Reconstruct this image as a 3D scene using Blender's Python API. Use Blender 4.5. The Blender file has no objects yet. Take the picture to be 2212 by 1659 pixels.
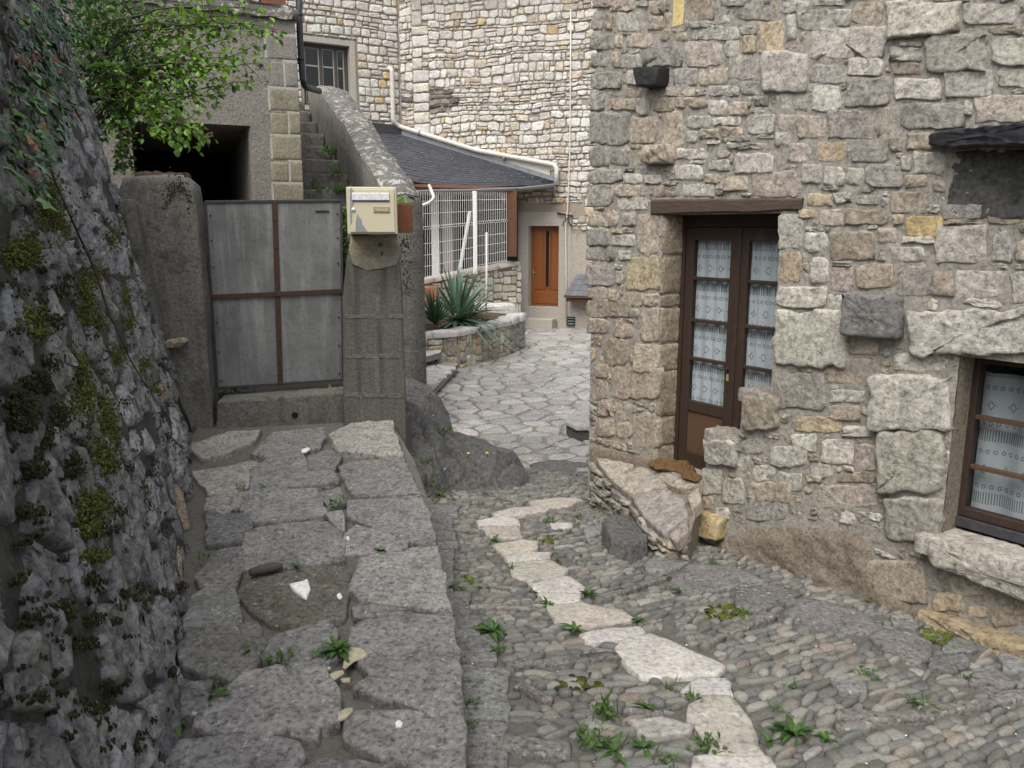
import bpy, bmesh, math, random
import numpy as np
from mathutils import Vector, noise
R = math.radians
C = bpy.context.scene.collection
SC = bpy.context.scene

# ------------------------------------------------------------------ camera, sky, sun, exposure
PITCH = R(11.0); FPX = 1736.0; IW, IH = 2212.0, 1659.0
cam = bpy.data.cameras.new('camera'); camo = bpy.data.objects.new('camera', cam); C.objects.link(camo)
camo.location = (0, 0, 0); camo.rotation_euler = (R(90) - PITCH, 0, 0)
cam.sensor_width = 36; cam.lens = 36 * FPX / IW; cam.clip_start = .05; cam.clip_end = 300
SC.camera = camo
W = bpy.data.worlds.new('World'); SC.world = W; W.use_nodes = True
wn = W.node_tree.nodes; wl = W.node_tree.links; wn.clear()
sky = wn.new('ShaderNodeTexSky'); sky.sky_type = 'NISHITA'; sky.sun_disc = False
SUN_EL, SUN_AZ = R(58), R(205)          # azimuth clockwise from +Y
sky.sun_elevation = SUN_EL; sky.sun_rotation = SUN_AZ
sky.air_density = 1.0; sky.dust_density = 3.0; sky.ozone_density = .6
bg = wn.new('ShaderNodeBackground'); bg.inputs['Strength'].default_value = .15
wo = wn.new('ShaderNodeOutputWorld'); hs = wn.new('ShaderNodeHueSaturation'); hs.inputs['Saturation'].default_value = .38; wl.new(sky.outputs[0], hs.inputs['Color']); wl.new(hs.outputs[0], bg.inputs[0]); wl.new(bg.outputs[0], wo.inputs[0])
sl = bpy.data.lights.new('sun', 'SUN'); sl.energy = 1.4; sl.angle = R(50); sl.color = (1, .982, .935)
so = bpy.data.objects.new('sun', sl); C.objects.link(so)
sd = Vector((math.sin(SUN_AZ) * math.cos(SUN_EL), math.cos(SUN_AZ) * math.cos(SUN_EL), math.sin(SUN_EL)))
so.rotation_euler = sd.to_track_quat('Z', 'Y').to_euler(); so.location = (0, -3, 12)
vs = SC.view_settings
SC.display_settings.display_device = 'sRGB'
vs.view_transform = 'Standard'; vs.look = 'None'; vs.gamma = 1; vs.use_curve_mapping = False; vs.exposure = 1.0

# ------------------------------------------------------------------ camera rays (the survey of the place: pixel of the photo -> ray)
CP, SP = math.cos(PITCH), math.sin(PITCH)
def ray(px, py):
    u = (px - IW / 2) / FPX; v = (py - IH / 2) / FPX
    return Vector((u, CP - v * SP, -SP - v * CP))
def P(px, py, Y):
    d = ray(px, py); return d * (Y / d.y)
class Plane:
    def __init__(s, o, e1, e2, n=None):
        s.o = Vector(o); s.e1 = Vector(e1); s.e2 = Vector(e2)
        s.n = Vector(n) if n else s.e1.cross(s.e2).normalized()
        s.M = None
    def at(s, a, b, h=0.0): return s.o + s.e1 * a + s.e2 * b + s.n * h
    def hit(s, px, py):
        d = ray(px, py); t = s.n.dot(s.o) / s.n.dot(d); p = d * t - s.o
        a11 = s.e1.dot(s.e1); a12 = s.e1.dot(s.e2); a22 = s.e2.dot(s.e2)
        b1 = p.dot(s.e1); b2 = p.dot(s.e2); D = a11 * a22 - a12 * a12
        return ((b1 * a22 - b2 * a12) / D, (b2 * a11 - b1 * a12) / D)
    def hit3(s, px, py): return s.at(*s.hit(px, py))
    def off(s, h): return Plane(s.o + s.n * h, s.e1, s.e2, s.n)

# ------------------------------------------------------------------ objects
WL = {}                                   # world location of every object (no rotations are used)
def _link(o, loc, parent):
    C.objects.link(o)
    if parent is not None:
        o.parent = parent; o.location = Vector(loc) - WL[parent]
    else: o.location = loc
    WL[o] = Vector(loc)
def props(o, label=None, cat=None, group=None, kind=None):
    if label: o['label'] = label
    if cat: o['category'] = cat
    if group: o['group'] = group
    if kind: o['kind'] = kind
    return o
def thing(name, label, cat, loc, group=None, kind=None):
    o = bpy.data.objects.new(name, None); o.empty_display_size = .2
    _link(o, Vector(loc), None); return props(o, label, cat, group, kind)
def obj(name, verts, faces, mat, parent=None, smooth=True, tint=None, bevel=0, loc=None, seg=2, recalc=False):
    V = np.array([tuple(v) for v in verts], dtype=float)
    c = Vector(loc) if loc is not None else Vector(((V.min(0) + V.max(0)) / 2).tolist())
    V = V - np.array(c)
    me = bpy.data.meshes.new(name); me.from_pydata(V.tolist(), [], faces); me.update()
    if smooth: me.polygons.foreach_set('use_smooth', [True] * len(me.polygons))
    if tint is not None:
        at = me.color_attributes.new('tint', 'FLOAT_COLOR', 'POINT')
        if len(tint) in (3, 4) and not hasattr(tint[0], '__len__'):
            arr = np.tile(np.array([tint[0], tint[1], tint[2], 1.0], dtype=np.float32), len(V))
        else:
            arr = np.array([(t[0], t[1], t[2], 1.0) for t in tint], dtype=np.float32).ravel()
        at.data.foreach_set('color', arr)
    if mat is not None: me.materials.append(mat)
    if recalc:
        bm = bmesh.new(); bm.from_mesh(me); bmesh.ops.recalc_face_normals(bm, faces=bm.faces); bm.to_mesh(me); bm.free()
    o = bpy.data.objects.new(name, me); _link(o, c, parent)
    if bevel:
        m = o.modifiers.new('bevel', 'BEVEL'); m.width = bevel; m.segments = seg; m.limit_method = 'ANGLE'; m.angle_limit = R(35)
    return o
class MB:
    """collects shapes for one mesh"""
    def __init__(s): s.v = []; s.f = []; s.t = []
    def add(s, verts, faces, tint=None):
        k = len(s.v); s.v += [Vector(q) for q in verts]; s.f += [tuple(i + k for i in f) for f in faces]
        if tint is not None: s.t += [tint] * len(verts)
    def box(s, c, h, e1=(1, 0, 0), e2=(0, 1, 0), e3=(0, 0, 1)):
        c = Vector(c); a, b, d = Vector(e1) * h[0], Vector(e2) * h[1], Vector(e3) * h[2]
        s.add([c + a * i + b * j + d * k for i in (-1, 1) for j in (-1, 1) for k in (-1, 1)],
              [(0, 1, 3, 2), (4, 6, 7, 5), (0, 4, 5, 1), (2, 3, 7, 6), (0, 2, 6, 4), (1, 5, 7, 3)])
        return s
    def pbox(s, pl, a0, a1, b0, b1, h0, h1):
        s.add([pl.at(a, b, h) for a in (a0, a1) for b in (b0, b1) for h in (h0, h1)],
              [(0, 1, 3, 2), (4, 6, 7, 5), (0, 4, 5, 1), (2, 3, 7, 6), (0, 2, 6, 4), (1, 5, 7, 3)])
        return s
    def prism(s, bottom, top):
        n = len(bottom); s.add(list(bottom) + list(top),
            [tuple(range(n - 1, -1, -1)), tuple(range(n, 2 * n))] + [(i, (i + 1) % n, n + (i + 1) % n, n + i) for i in range(n)])
        return s
    def tube(s, path, r, n=8, cap=True):
        path = [Vector(p) for p in path]; rr = r if hasattr(r, '__len__') else [r] * len(path); vs_ = []; fs = []
        for i, p in enumerate(path):
            d = (path[min(i + 1, len(path) - 1)] - path[max(i - 1, 0)]).normalized()
            x = d.cross(Vector((0, 0, 1)) if abs(d.z) < .9 else Vector((1, 0, 0))).normalized(); y = d.cross(x)
            vs_ += [p + (x * math.cos(2 * math.pi * k / n) + y * math.sin(2 * math.pi * k / n)) * rr[i] for k in range(n)]
        for i in range(len(path) - 1):
            for k in range(n):
                fs.append((i * n + k, i * n + (k + 1) % n, (i + 1) * n + (k + 1) % n, (i + 1) * n + k))
        if cap: fs += [tuple(range(n - 1, -1, -1)), tuple((len(path) - 1) * n + k for k in range(n))]
        s.add(vs_, fs); return s
    def build(s, name, mat, parent=None, smooth=False, bevel=0, tint=None, loc=None):
        return obj(name, s.v, s.f, mat, parent, smooth, tint if tint is not None else (s.t if len(s.t) == len(s.v) and s.t else None), bevel, loc)
def fillet(path, r, k=5):
    path = [Vector(p) for p in path]; out = [path[0]]
    for i in range(1, len(path) - 1):
        a, b, c = path[i - 1], path[i], path[i + 1]; ra = min(r, (a - b).length * .45, (c - b).length * .45)
        p0 = b + (a - b).normalized() * ra; p1 = b + (c - b).normalized() * ra
        for j in range(k + 1):
            t = j / k; out.append(p0 * (1 - t) ** 2 + b * 2 * t * (1 - t) + p1 * t * t)
    return out + [path[-1]]

# ------------------------------------------------------------------ materials
def newmat(name):
    m = bpy.data.materials.new(name); m.use_nodes = True; nt = m.node_tree; nt.nodes.clear()
    out = nt.nodes.new('ShaderNodeOutputMaterial'); b = nt.nodes.new('ShaderNodeBsdfPrincipled'); nt.links.new(b.outputs[0], out.inputs[0])
    return m, nt, b
class NT:
    def __init__(s, nt): s.n = nt.nodes; s.l = nt.links
    def link(s, a, b): s.l.new(a, b)
    def geo(s): return s.n.new('ShaderNodeNewGeometry').outputs['Position']
    def objc(s): return s.n.new('ShaderNodeTexCoord').outputs['Object']
    def map(s, vec, scale=(1, 1, 1), rot=(0, 0, 0), loc=(0, 0, 0)):
        m = s.n.new('ShaderNodeMapping'); m.inputs['Scale'].default_value = scale; m.inputs['Rotation'].default_value = rot
        m.inputs['Location'].default_value = loc; s.link(vec, m.inputs[0]); return m.outputs[0]
    def noise(s, vec, scale, detail=6, rough=.6, dist=0):
        t = s.n.new('ShaderNodeTexNoise'); t.inputs['Scale'].default_value = scale; t.inputs['Detail'].default_value = detail
        t.inputs['Roughness'].default_value = rough; t.inputs['Distortion'].default_value = dist; s.link(vec, t.inputs['Vector']); return t.outputs['Fac']
    def vor(s, vec, scale, feat='F1', rand=1):
        t = s.n.new('ShaderNodeTexVoronoi'); t.feature = feat; t.inputs['Scale'].default_value = scale; t.inputs['Randomness'].default_value = rand
        s.link(vec, t.inputs['Vector']); return t.outputs['Distance']
    def ramp(s, fac, stops):
        r = s.n.new('ShaderNodeValToRGB'); e = r.color_ramp.elements
        while len(e) < len(stops): e.new(.5)
        for el, (p, c) in zip(e, stops):
            el.position = p; el.color = (c, c, c, 1) if not hasattr(c, '__len__') else (*c, 1)
        s.link(fac, r.inputs[0]); return r.outputs[0]
    def mix(s, fac, a, b, mode='MIX'):
        m = s.n.new('ShaderNodeMix'); m.data_type = 'RGBA'; m.blend_type = mode; m.clamp_factor = True
        for sock, v in ((m.inputs[0], fac), (m.inputs[6], a), (m.inputs[7], b)):
            if hasattr(v, 'is_output'): s.link(v, sock)
            elif hasattr(v, '__len__'): sock.default_value = (*v[:3], 1)
            else: sock.default_value = v
        return m.outputs[2]
    def math(s, op, a, b=0.0, c=0.0):
        m = s.n.new('ShaderNodeMath'); m.operation = op
        for i, v in enumerate((a, b, c)):
            if hasattr(v, 'is_output'): s.link(v, m.inputs[i])
            else: m.inputs[i].default_value = v
        return m.outputs[0]
    def bump(s, h, strength, dist, normal=None):
        b = s.n.new('ShaderNodeBump'); b.inputs['Strength'].default_value = strength; b.inputs['Distance'].default_value = dist
        s.link(h, b.inputs['Height'])
        if normal is not None: s.link(normal, b.inputs['Normal'])
        return b.outputs[0]
    def attr(s, name='tint'):
        a = s.n.new('ShaderNodeVertexColor'); a.layer_name = name; return a.outputs[0]
    def up(s):
        g = s.n.new('ShaderNodeNewGeometry'); x = s.n.new('ShaderNodeSeparateXYZ'); s.link(g.outputs['Normal'], x.inputs[0]); return x.outputs[2]

def m_surface(name, c=None, var=.35, vscale=3, fine=40, bump=.5, bdist=.01, rough=.9, spots=None, spots2=None, tint=False, c2=None, grain=.25, stretch=(1, 1, 1), spec=.3, streak=None, coords='geo', dots=None):
    """mottled mineral surface: broad mottling, fine grain, optional lichen or dirt blotches, relief"""
    m, nt, b = newmat(name); k = NT(nt); g0 = k.geo() if coords == 'geo' else k.objc()
    g = k.map(g0, stretch) if stretch != (1, 1, 1) else g0
    base = k.attr() if tint else None
    n1 = k.noise(g, vscale, 8, .65, .3); n2 = k.noise(g, fine, 5, .7)
    if base is None: base = k.mix(k.ramp(n1, [(.3, 0), (.7, 1)]), c, c2 if c2 else [x * .6 for x in c])
    f1 = k.ramp(n1, [(.25, 1 - var), (.5, 1), (.78, 1 + var * .8)])
    col = k.mix(1.0, base, f1, 'MULTIPLY')
    f2 = k.ramp(n2, [(.28, 1 - grain * 1.6), (.5, 1), (.75, 1 + grain)])
    col = k.mix(1.0, col, f2, 'MULTIPLY')
    for sp in (spots, spots2):
        if sp:
            sc, lo, hi, colr, amt = sp
            nn = k.noise(k.map(g0, (1, 1, 1), loc=(sc * 3.1, 7, 1)), sc, 6, .75, .5)
            col = k.mix(k.math('MULTIPLY', k.ramp(nn, [(lo, 0), (hi, 1)]), amt), col, colr)
    if dots:
        wob = k.n.new('ShaderNodeVectorMath'); wob.operation = 'ADD'; k.link(g0, wob.inputs[0]); sc_ = k.n.new('ShaderNodeVectorMath'); sc_.operation = 'SCALE'; sc_.inputs['Scale'].default_value = .035
        tn = k.n.new('ShaderNodeTexNoise'); tn.inputs['Scale'].default_value = 22; k.link(g0, tn.inputs['Vector']); k.link(tn.outputs['Color'], sc_.inputs[0]); k.link(sc_.outputs[0], wob.inputs[1])
        vd = k.vor(wob.outputs[0], dots[0]); gate_ = k.ramp(k.noise(g0, dots[0] * .3, 3), [(.48, 0), (.56, 1)])
        col = k.mix(k.math('MULTIPLY', k.math('MULTIPLY', k.ramp(vd, [(dots[1], 1), (dots[1] + .06, 0)]), gate_), dots[3]), col, dots[2])
    if streak:
        ns = k.noise(k.map(g0, (streak[0], streak[0], streak[0] * .06)), 1, 5, .6)
        col = k.mix(k.math('MULTIPLY', k.ramp(ns, [(streak[1], 0), (streak[1] + .2, 1)]), streak[3]), col, streak[2])
    k.link(col, b.inputs['Base Color'])
    b.inputs['Roughness'].default_value = rough; b.inputs['Specular IOR Level'].default_value = spec
    h = k.math('ADD', k.math('MULTIPLY', k.noise(g, fine * .45, 10, .72), 1.0), k.math('MULTIPLY', n1, .6))
    k.link(k.bump(h, bump, bdist), b.inputs['Normal'])
    return m
DK = (.035, .033, .028)
M = {}
M['stone'] = m_surface('stone_warm', tint=True, var=.36, vscale=9, fine=34, bump=1, bdist=.03, grain=.42, spots=(13, .54, .68, (.15, .13, .105), .6), spots2=(7, .56, .7, (.47, .42, .35), .55))
M['pale'] = m_surface('stone_pale', tint=True, var=.2, vscale=6, fine=25, bump=.9, bdist=.03, grain=.24, spots=(7, .6, .72, (.3, .26, .21), .5))
M['grey'] = m_surface('stone_grey', tint=True, var=.45, vscale=8, fine=36, bump=1.0, bdist=.03, grain=.5, dots=(16, .2, (.42, .425, .42), .5), spots=(11, .57, .66, (.03, .031, .026), .75), spots2=(15, .56, .66, (.36, .365, .37), .6))
M['slab'] = m_surface('slab_stone', tint=True, var=.34, vscale=6, fine=42, bump=1, bdist=.018, grain=.55, dots=(22, .15, (.40, .395, .375), .5), spots=(9, .53, .66, (.075, .068, .056), .65), spots2=(24, .6, .66, (.40, .39, .37), .7))
M['flag'] = m_surface('flagstone', tint=True, var=.28, vscale=6, fine=36, bump=.8, bdist=.012, grain=.36, spots2=(15, .59, .66, (.55, .53, .5), .6), spots=(6, .56, .72, (.17, .155, .135), .5))
M['pebble'] = m_surface('pebble', tint=True, var=.28, vscale=12, fine=90, bump=.5, bdist=.006, grain=.25, rough=.75)
M['mortar'] = m_surface('lime_mortar', (.335, .308, .265), c2=(.235, .212, .175), var=.3, vscale=5, fine=40, bump=1, bdist=.02, grain=.35, spots=(6, .56, .72, (.15, .132, .105), .55), spots2=(11, .6, .72, (.46, .43, .38), .4))
M['mortar_dark'] = m_surface('old_mortar', (.10, .097, .088), c2=(.05, .048, .042), var=.4, vscale=6, fine=40, bump=1, bdist=.03, spots=(9, .52, .66, (.028, .03, .018), .75), spots2=(17, .6, .7, (.24, .24, .23), .45))
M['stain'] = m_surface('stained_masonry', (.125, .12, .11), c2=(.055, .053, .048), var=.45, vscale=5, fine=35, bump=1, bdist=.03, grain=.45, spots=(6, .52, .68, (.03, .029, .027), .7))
M['mortar_pale'] = m_surface('pale_joint', (.34, .285, .225), c2=(.22, .18, .14), var=.25, vscale=2, fine=50, bump=.8, bdist=.012)
M['soil'] = m_surface('joint_soil', (.15, .14, .12), c2=(.075, .069, .058), var=.4, vscale=7, fine=45, bump=1, bdist=.015, spots=(7, .6, .75, (.05, .055, .025), .5), spots2=(45, .66, .72, (.4, .37, .33), .6))
M['joint'] = m_surface('courtyard_joint', (.19, .175, .155), c2=(.14, .125, .11), var=.3, vscale=5, fine=60, bump=.8, bdist=.01, spots2=(40, .66, .72, (.5, .48, .45), .6))
M['concrete'] = m_surface('old_concrete', (.185, .175, .153), c2=(.085, .08, .07), var=.4, vscale=3.5, fine=45, bump=1, bdist=.015, grain=.4, spots=(4.5, .52, .66, (.045, .043, .034), .75), spots2=(9, .6, .7, (.27, .26, .235), .5), streak=(11, .52, (.06, .056, .046), .65))
M['roughcast'] = m_surface('roughcast', (.25, .225, .195), c2=(.17, .155, .135), var=.25, vscale=1.2, fine=55, bump=1, bdist=.02, grain=.4, spots=(1.1, .58, .75, (.09, .083, .07), .6))
M['quoin'] = m_surface('quoin_block', tint=True, var=.3, vscale=3, fine=45, bump=.9, bdist=.012, grain=.35, spots=(4, .58, .72, (.13, .115, .085), .6))
M['block'] = m_surface('concrete_block', (.135, .125, .108), c2=(.085, .08, .07), var=.35, vscale=3, fine=75, bump=1, bdist=.012, grain=.4, streak=(16, .5, (.045, .042, .036), .75))
M['render'] = m_surface('eroded_render', (.27, .222, .168), c2=(.17, .142, .11), var=.4, vscale=3.5, fine=50, bump=1, bdist=.03, grain=.4, spots=(5, .58, .72, (.12, .1, .075), .5))
M['rock'] = m_surface('bedrock', (.20, .192, .18), c2=(.08, .077, .072), var=.5, vscale=5, fine=28, bump=1, bdist=.06, grain=.45, spots=(6, .58, .7, (.03, .03, .027), .6), spots2=(18, .66, .72, (.3, .29, .27), .5))
M['lichen'] = m_surface('lichened_coping', (.17, .16, .14), c2=(.10, .095, .085), var=.4, vscale=5, fine=40, bump=1, bdist=.03, spots=(11, .52, .60, (.50, .475, .43), .75), spots2=(10, .56, .63, (.06, .045, .035), .85))
M['cement'] = m_surface('cement_render', (.39, .36, .31), c2=(.30, .275, .235), var=.2, vscale=1.5, fine=50, bump=.5, bdist=.006, spots=(2.2, .6, .75, (.15, .135, .115), .5))
M['whitewash'] = m_surface('white_render', (.62, .59, .52), c2=(.5, .46, .4), var=.15, vscale=3, fine=50, bump=.4, bdist=.006, spots=(6, .62, .75, (.2, .18, .16), .5))
M['slate'] = m_surface('roof_slate', tint=True, var=.3, vscale=6, fine=30, bump=.4, bdist=.006, rough=.55, grain=.25, spec=.5)
M['dark_slate'] = m_surface('dark_schist', (.05, .051, .055), c2=(.03, .03, .034), var=.5, vscale=6, fine=40, bump=.9, bdist=.015, rough=.75, spots=(20, .62, .7, (.14, .14, .14), .5))
M['black'] = m_surface('sooty_stone', (.022, .021, .02), c2=(.013, .012, .012), var=.4, vscale=14, fine=60, bump=.8, bdist=.01, rough=.6, spots2=(30, .66, .7, (.12, .11, .1), .6))
M['moss'] = m_surface('moss', tint=True, var=.5, vscale=14, fine=110, bump=1, bdist=.01, grain=.5, rough=1, spec=.1)
M['earth'] = m_surface('planting_soil', (.085, .065, .045), c2=(.05, .04, .03), var=.4, vscale=8, fine=60, bump=1, bdist=.02)
M['litter'] = m_surface('leaf_litter', (.10, .062, .036), c2=(.05, .035, .025), var=.5, vscale=20, fine=90, bump=1, bdist=.02, spots2=(40, .6, .68, (.26, .2, .13), .7))
M['rust'] = m_surface('rusty_iron', (.062, .03, .02), c2=(.034, .019, .014), var=.4, vscale=12, fine=90, bump=.5, bdist=.003, rough=.85, spots=(20, .58, .7, (.022, .014, .011), .6))
M['rust2'] = m_surface('rusty_sheet', (.20, .075, .035), c2=(.12, .048, .026), var=.3, vscale=5, fine=60, bump=.3, bdist=.003, rough=.8, spots=(9, .58, .72, (.06, .03, .02), .6))
M['terracotta'] = m_surface('terracotta', (.33, .13, .07), c2=(.27, .105, .06), var=.2, vscale=6, fine=60, bump=.3, bdist=.003)
M['zinc'] = m_surface('zinc_sheet', (.22, .228, .235), c2=(.165, .17, .175), var=.25, vscale=4, fine=30, bump=.15, bdist=.003, rough=.45, spec=.6)
M['pvc'] = m_surface('pvc_pipe', (.56, .53, .47), c2=(.47, .44, .38), var=.15, vscale=3, fine=30, bump=.1, bdist=.002, rough=.5)
M['iron_pipe'] = m_surface('dark_pipe', (.045, .045, .052), c2=(.03, .03, .034), var=.3, vscale=5, fine=30, bump=.2, bdist=.002, rough=.5)
M['white'] = m_surface('white_paint', (.72, .71, .68), c2=(.62, .60, .56), var=.1, vscale=5, fine=40, bump=.1, bdist=.002, rough=.5)
M['cable'] = m_surface('white_cable', (.60, .56, .5), c2=(.55, .5, .44), var=.1, vscale=5, fine=40, bump=.1, bdist=.002, rough=.6)
M['oldwood'] = m_surface('weathered_beam', (.105, .072, .052), c2=(.05, .034, .026), var=.4, vscale=6, fine=35, bump=1, bdist=.012, stretch=(1, 1, 9), rough=.85, spots=(18, .62, .7, (.02, .013, .01), .7))
M['doorwood'] = m_surface('dark_door_wood', (.05, .031, .022), c2=(.028, .018, .013), var=.4, vscale=5, fine=30, bump=.4, bdist=.004, stretch=(6, 6, .7), rough=.55, spots=(5, .58, .75, (.13, .075, .035), .6))
M['panelwood'] = m_surface('worn_door_panel', (.125, .068, .036), c2=(.05, .028, .017), var=.5, vscale=4, fine=40, bump=.6, bdist=.004, stretch=(7, 7, .6), rough=.7)
M['orangewood'] = m_surface('varnished_door', (.27, .092, .022), c2=(.19, .062, .016), var=.35, vscale=3, fine=30, bump=.3, bdist=.003, stretch=(8, 8, .5), rough=.4, spec=.5)
M['postwood'] = m_surface('stained_post', (.15, .062, .03), c2=(.075, .034, .02), var=.45, vscale=4, fine=30, bump=.7, bdist=.008, stretch=(6, 6, .5), rough=.7)
M['greywood'] = m_surface('grey_frame', (.075, .065, .058), c2=(.05, .044, .04), var=.35, vscale=6, fine=40, bump=.5, bdist=.004, rough=.8)
M['putty'] = m_surface('pale_putty', (.40, .37, .32), c2=(.3, .27, .23), var=.3, vscale=12, fine=60, bump=.4, bdist=.002)
M['yellowstone'] = m_surface('ochre_plaster', (.56, .44, .2), c2=(.48, .37, .17), var=.2, vscale=6, fine=50, bump=.5, bdist=.005)
M['mailbox'] = m_surface('cream_enamel', (.50, .455, .32), c2=(.45, .405, .28), var=.08, vscale=5, fine=120, bump=.08, bdist=.001, rough=.45, spec=.5, grain=.06)
M['peeled'] = m_surface('bare_metal', (.23, .25, .255), c2=(.19, .2, .2), var=.12, vscale=9, fine=60, bump=.1, bdist=.001, rough=.55)
M['alu'] = m_surface('aluminium', (.60, .60, .61), c2=(.54, .54, .55), var=.08, vscale=5, fine=40, bump=.05, bdist=.001, rough=.4)
M['brass'] = m_surface('dull_brass', (.33, .27, .14), c2=(.25, .2, .1), var=.2, vscale=9, fine=60, bump=.2, bdist=.001, rough=.45)
M['cloth'] = m_surface('brown_cloth', (.125, .074, .034), c2=(.08, .047, .022), var=.2, vscale=9, fine=180, bump=.5, bdist=.003, rough=1, spec=.1)
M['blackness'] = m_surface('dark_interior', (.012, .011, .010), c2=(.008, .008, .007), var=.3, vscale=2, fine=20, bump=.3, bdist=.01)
M['dimwall'] = m_surface('dim_interior', (.05, .045, .038), c2=(.03, .028, .024), var=.3, vscale=2, fine=20, bump=.3, bdist=.01)
M['white_chip'] = m_surface('white_shard', (.68, .67, .64), c2=(.6, .59, .56), var=.1, vscale=9, fine=60, bump=.2, bdist=.003)
M['flake'] = m_surface('yellow_flake', (.38, .335, .24), c2=(.30, .265, .19), var=.25, vscale=14, fine=60, bump=.3, bdist=.003)
M['bark'] = m_surface('twig_bark', (.075, .062, .05), c2=(.04, .034, .028), var=.4, vscale=20, fine=90, bump=.6, bdist=.004)
M['vent'] = m_surface('green_grille', (.035, .06, .05), c2=(.025, .045, .038), var=.2, vscale=9, fine=60, bump=.1, bdist=.001)
def m_gate():
    m, nt, b = newmat('galvanised_sheet'); k = NT(nt); g = k.geo()
    n = k.noise(g, 2.2, 6, .6, .4); s = k.noise(k.map(g, (9, 9, .8)), 1, 6, .65); e = k.noise(g, 30, 5, .7)
    c = k.mix(k.ramp(n, [(.3, 0), (.72, 1)]), (.085, .086, .084), (.185, .185, .18))
    c = k.mix(k.math('MULTIPLY', k.ramp(s, [(.48, 0), (.66, 1)]), .5), c, (.29, .29, .28))
    c = k.mix(k.math('MULTIPLY', k.ramp(e, [(.35, 1), (.5, 0)]), .35), c, (.05, .05, .048))
    k.link(c, b.inputs['Base Color']); b.inputs['Metallic'].default_value = .25; b.inputs['Roughness'].default_value = .6
    k.link(k.bump(k.math('ADD', n, k.math('MULTIPLY', e, .15)), .25, .01), b.inputs['Normal']); return m
M['sheet'] = m_gate()
def m_leaf(name, trans=.35, rough=.5):
    m, nt, b = newmat(name); k = NT(nt); col = k.attr(); g = k.geo()
    f = k.ramp(k.noise(g, 60, 3), [(.3, .75), (.7, 1.2)]); c = k.mix(1, col, f, 'MULTIPLY')
    k.link(c, b.inputs['Base Color']); b.inputs['Roughness'].default_value = rough; b.inputs['Specular IOR Level'].default_value = .35
    t = k.n.new('ShaderNodeBsdfTranslucent'); k.link(k.mix(1, c, (1.1, 1.25, .6), 'MULTIPLY'), t.inputs[0])
    mx = k.n.new('ShaderNodeMixShader'); mx.inputs[0].default_value = trans
    out = [x for x in k.n if x.type == 'OUTPUT_MATERIAL'][0]
    k.link(b.outputs[0], mx.inputs[1]); k.link(t.outputs[0], mx.inputs[2]); k.link(mx.outputs[0], out.inputs[0]); return m
M['leaf'] = m_leaf('green_leaf'); M['leaf_stiff'] = m_leaf('stiff_leaf', .1, .4)
def m_glass():
    m, nt, b = newmat('window_glass'); k = NT(nt); nt.nodes.remove(b)
    out = [x for x in k.n if x.type == 'OUTPUT_MATERIAL'][0]
    tr = k.n.new('ShaderNodeBsdfTransparent'); tr.inputs[0].default_value = (.93, .95, .95, 1)
    gl = k.n.new('ShaderNodeBsdfGlossy'); gl.inputs['Roughness'].default_value = .04
    fr = k.n.new('ShaderNodeFresnel'); fr.inputs[0].default_value = 1.45
    mx = k.n.new('ShaderNodeMixShader'); gm_ = k.n.new('ShaderNodeNewGeometry'); k.link(k.math('MULTIPLY', fr.outputs[0], k.math('SUBTRACT', 1.0, gm_.outputs['Backfacing'])), mx.inputs[0]); k.link(tr.outputs[0], mx.inputs[1]); k.link(gl.outputs[0], mx.inputs[2])
    k.link(mx.outputs[0], out.inputs[0]); return m
M['glass'] = m_glass()
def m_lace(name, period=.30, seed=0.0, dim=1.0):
    """lace: bands of slits, rows of rings and diamonds, woven into white cotton. local x = across, z = up"""
    m, nt, b = newmat(name); k = NT(nt)
    sx = k.n.new('ShaderNodeSeparateXYZ'); k.link(k.objc(), sx.inputs[0]); x, z = sx.outputs[0], sx.outputs[2]
    zz = k.math('FRACT', k.math('DIVIDE', k.math('ADD', z, 10 + seed), period))
    def band(lo, hi): return k.math('MULTIPLY', k.math('GREATER_THAN', zz, lo), k.math('LESS_THAN', zz, hi))
    def cell(w): return k.math('SUBTRACT', k.math('FRACT', k.math('DIVIDE', k.math('ADD', x, 10), w)), .5)
    slit = k.math('MULTIPLY', k.math('GREATER_THAN', k.math('ABSOLUTE', cell(.0125)), .27), band(.08, .27))
    def rings(zc, w, r0, r1):
        dx = k.math('MULTIPLY', cell(w), w); dz = k.math('MULTIPLY', k.math('SUBTRACT', zz, zc), period)
        d = k.math('SQRT', k.math('ADD', k.math('MULTIPLY', dx, dx), k.math('MULTIPLY', k.math('MULTIPLY', dz, dz), .7)))
        return k.math('MULTIPLY', k.math('GREATER_THAN', d, r0), k.math('LESS_THAN', d, r1))
    def dia(zc, w, r0, r1):
        dx = k.math('ABSOLUTE', k.math('MULTIPLY', cell(w), w)); dz = k.math('ABSOLUTE', k.math('MULTIPLY', k.math('SUBTRACT', zz, zc), period))
        d = k.math('ADD', k.math('MULTIPLY', dx, 1.6), dz)
        return k.math('MULTIPLY', k.math('GREATER_THAN', d, r0), k.math('LESS_THAN', d, r1))
    pat = slit
    for q in (rings(.36, .036, .006, .0105), rings(.92, .036, .006, .0105), dia(.64, .10, .021, .030), rings(.64, .05, .0, .003)):
        pat = k.math('MAXIMUM', pat, q)
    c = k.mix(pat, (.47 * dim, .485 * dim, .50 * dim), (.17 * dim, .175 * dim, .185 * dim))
    weave = k.ramp(k.noise(k.objc(), 260, 2), [(.35, .82), (.65, 1.05)]); c = k.mix(1, c, weave, 'MULTIPLY')
    k.link(c, b.inputs['Base Color']); b.inputs['Roughness'].default_value = 1; b.inputs['Specular IOR Level'].default_value = .1
    return m
M['lace'] = m_lace('lace_curtain'); M['lace2'] = m_lace('lace_curtain_dim', .36, .1, .75)

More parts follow.
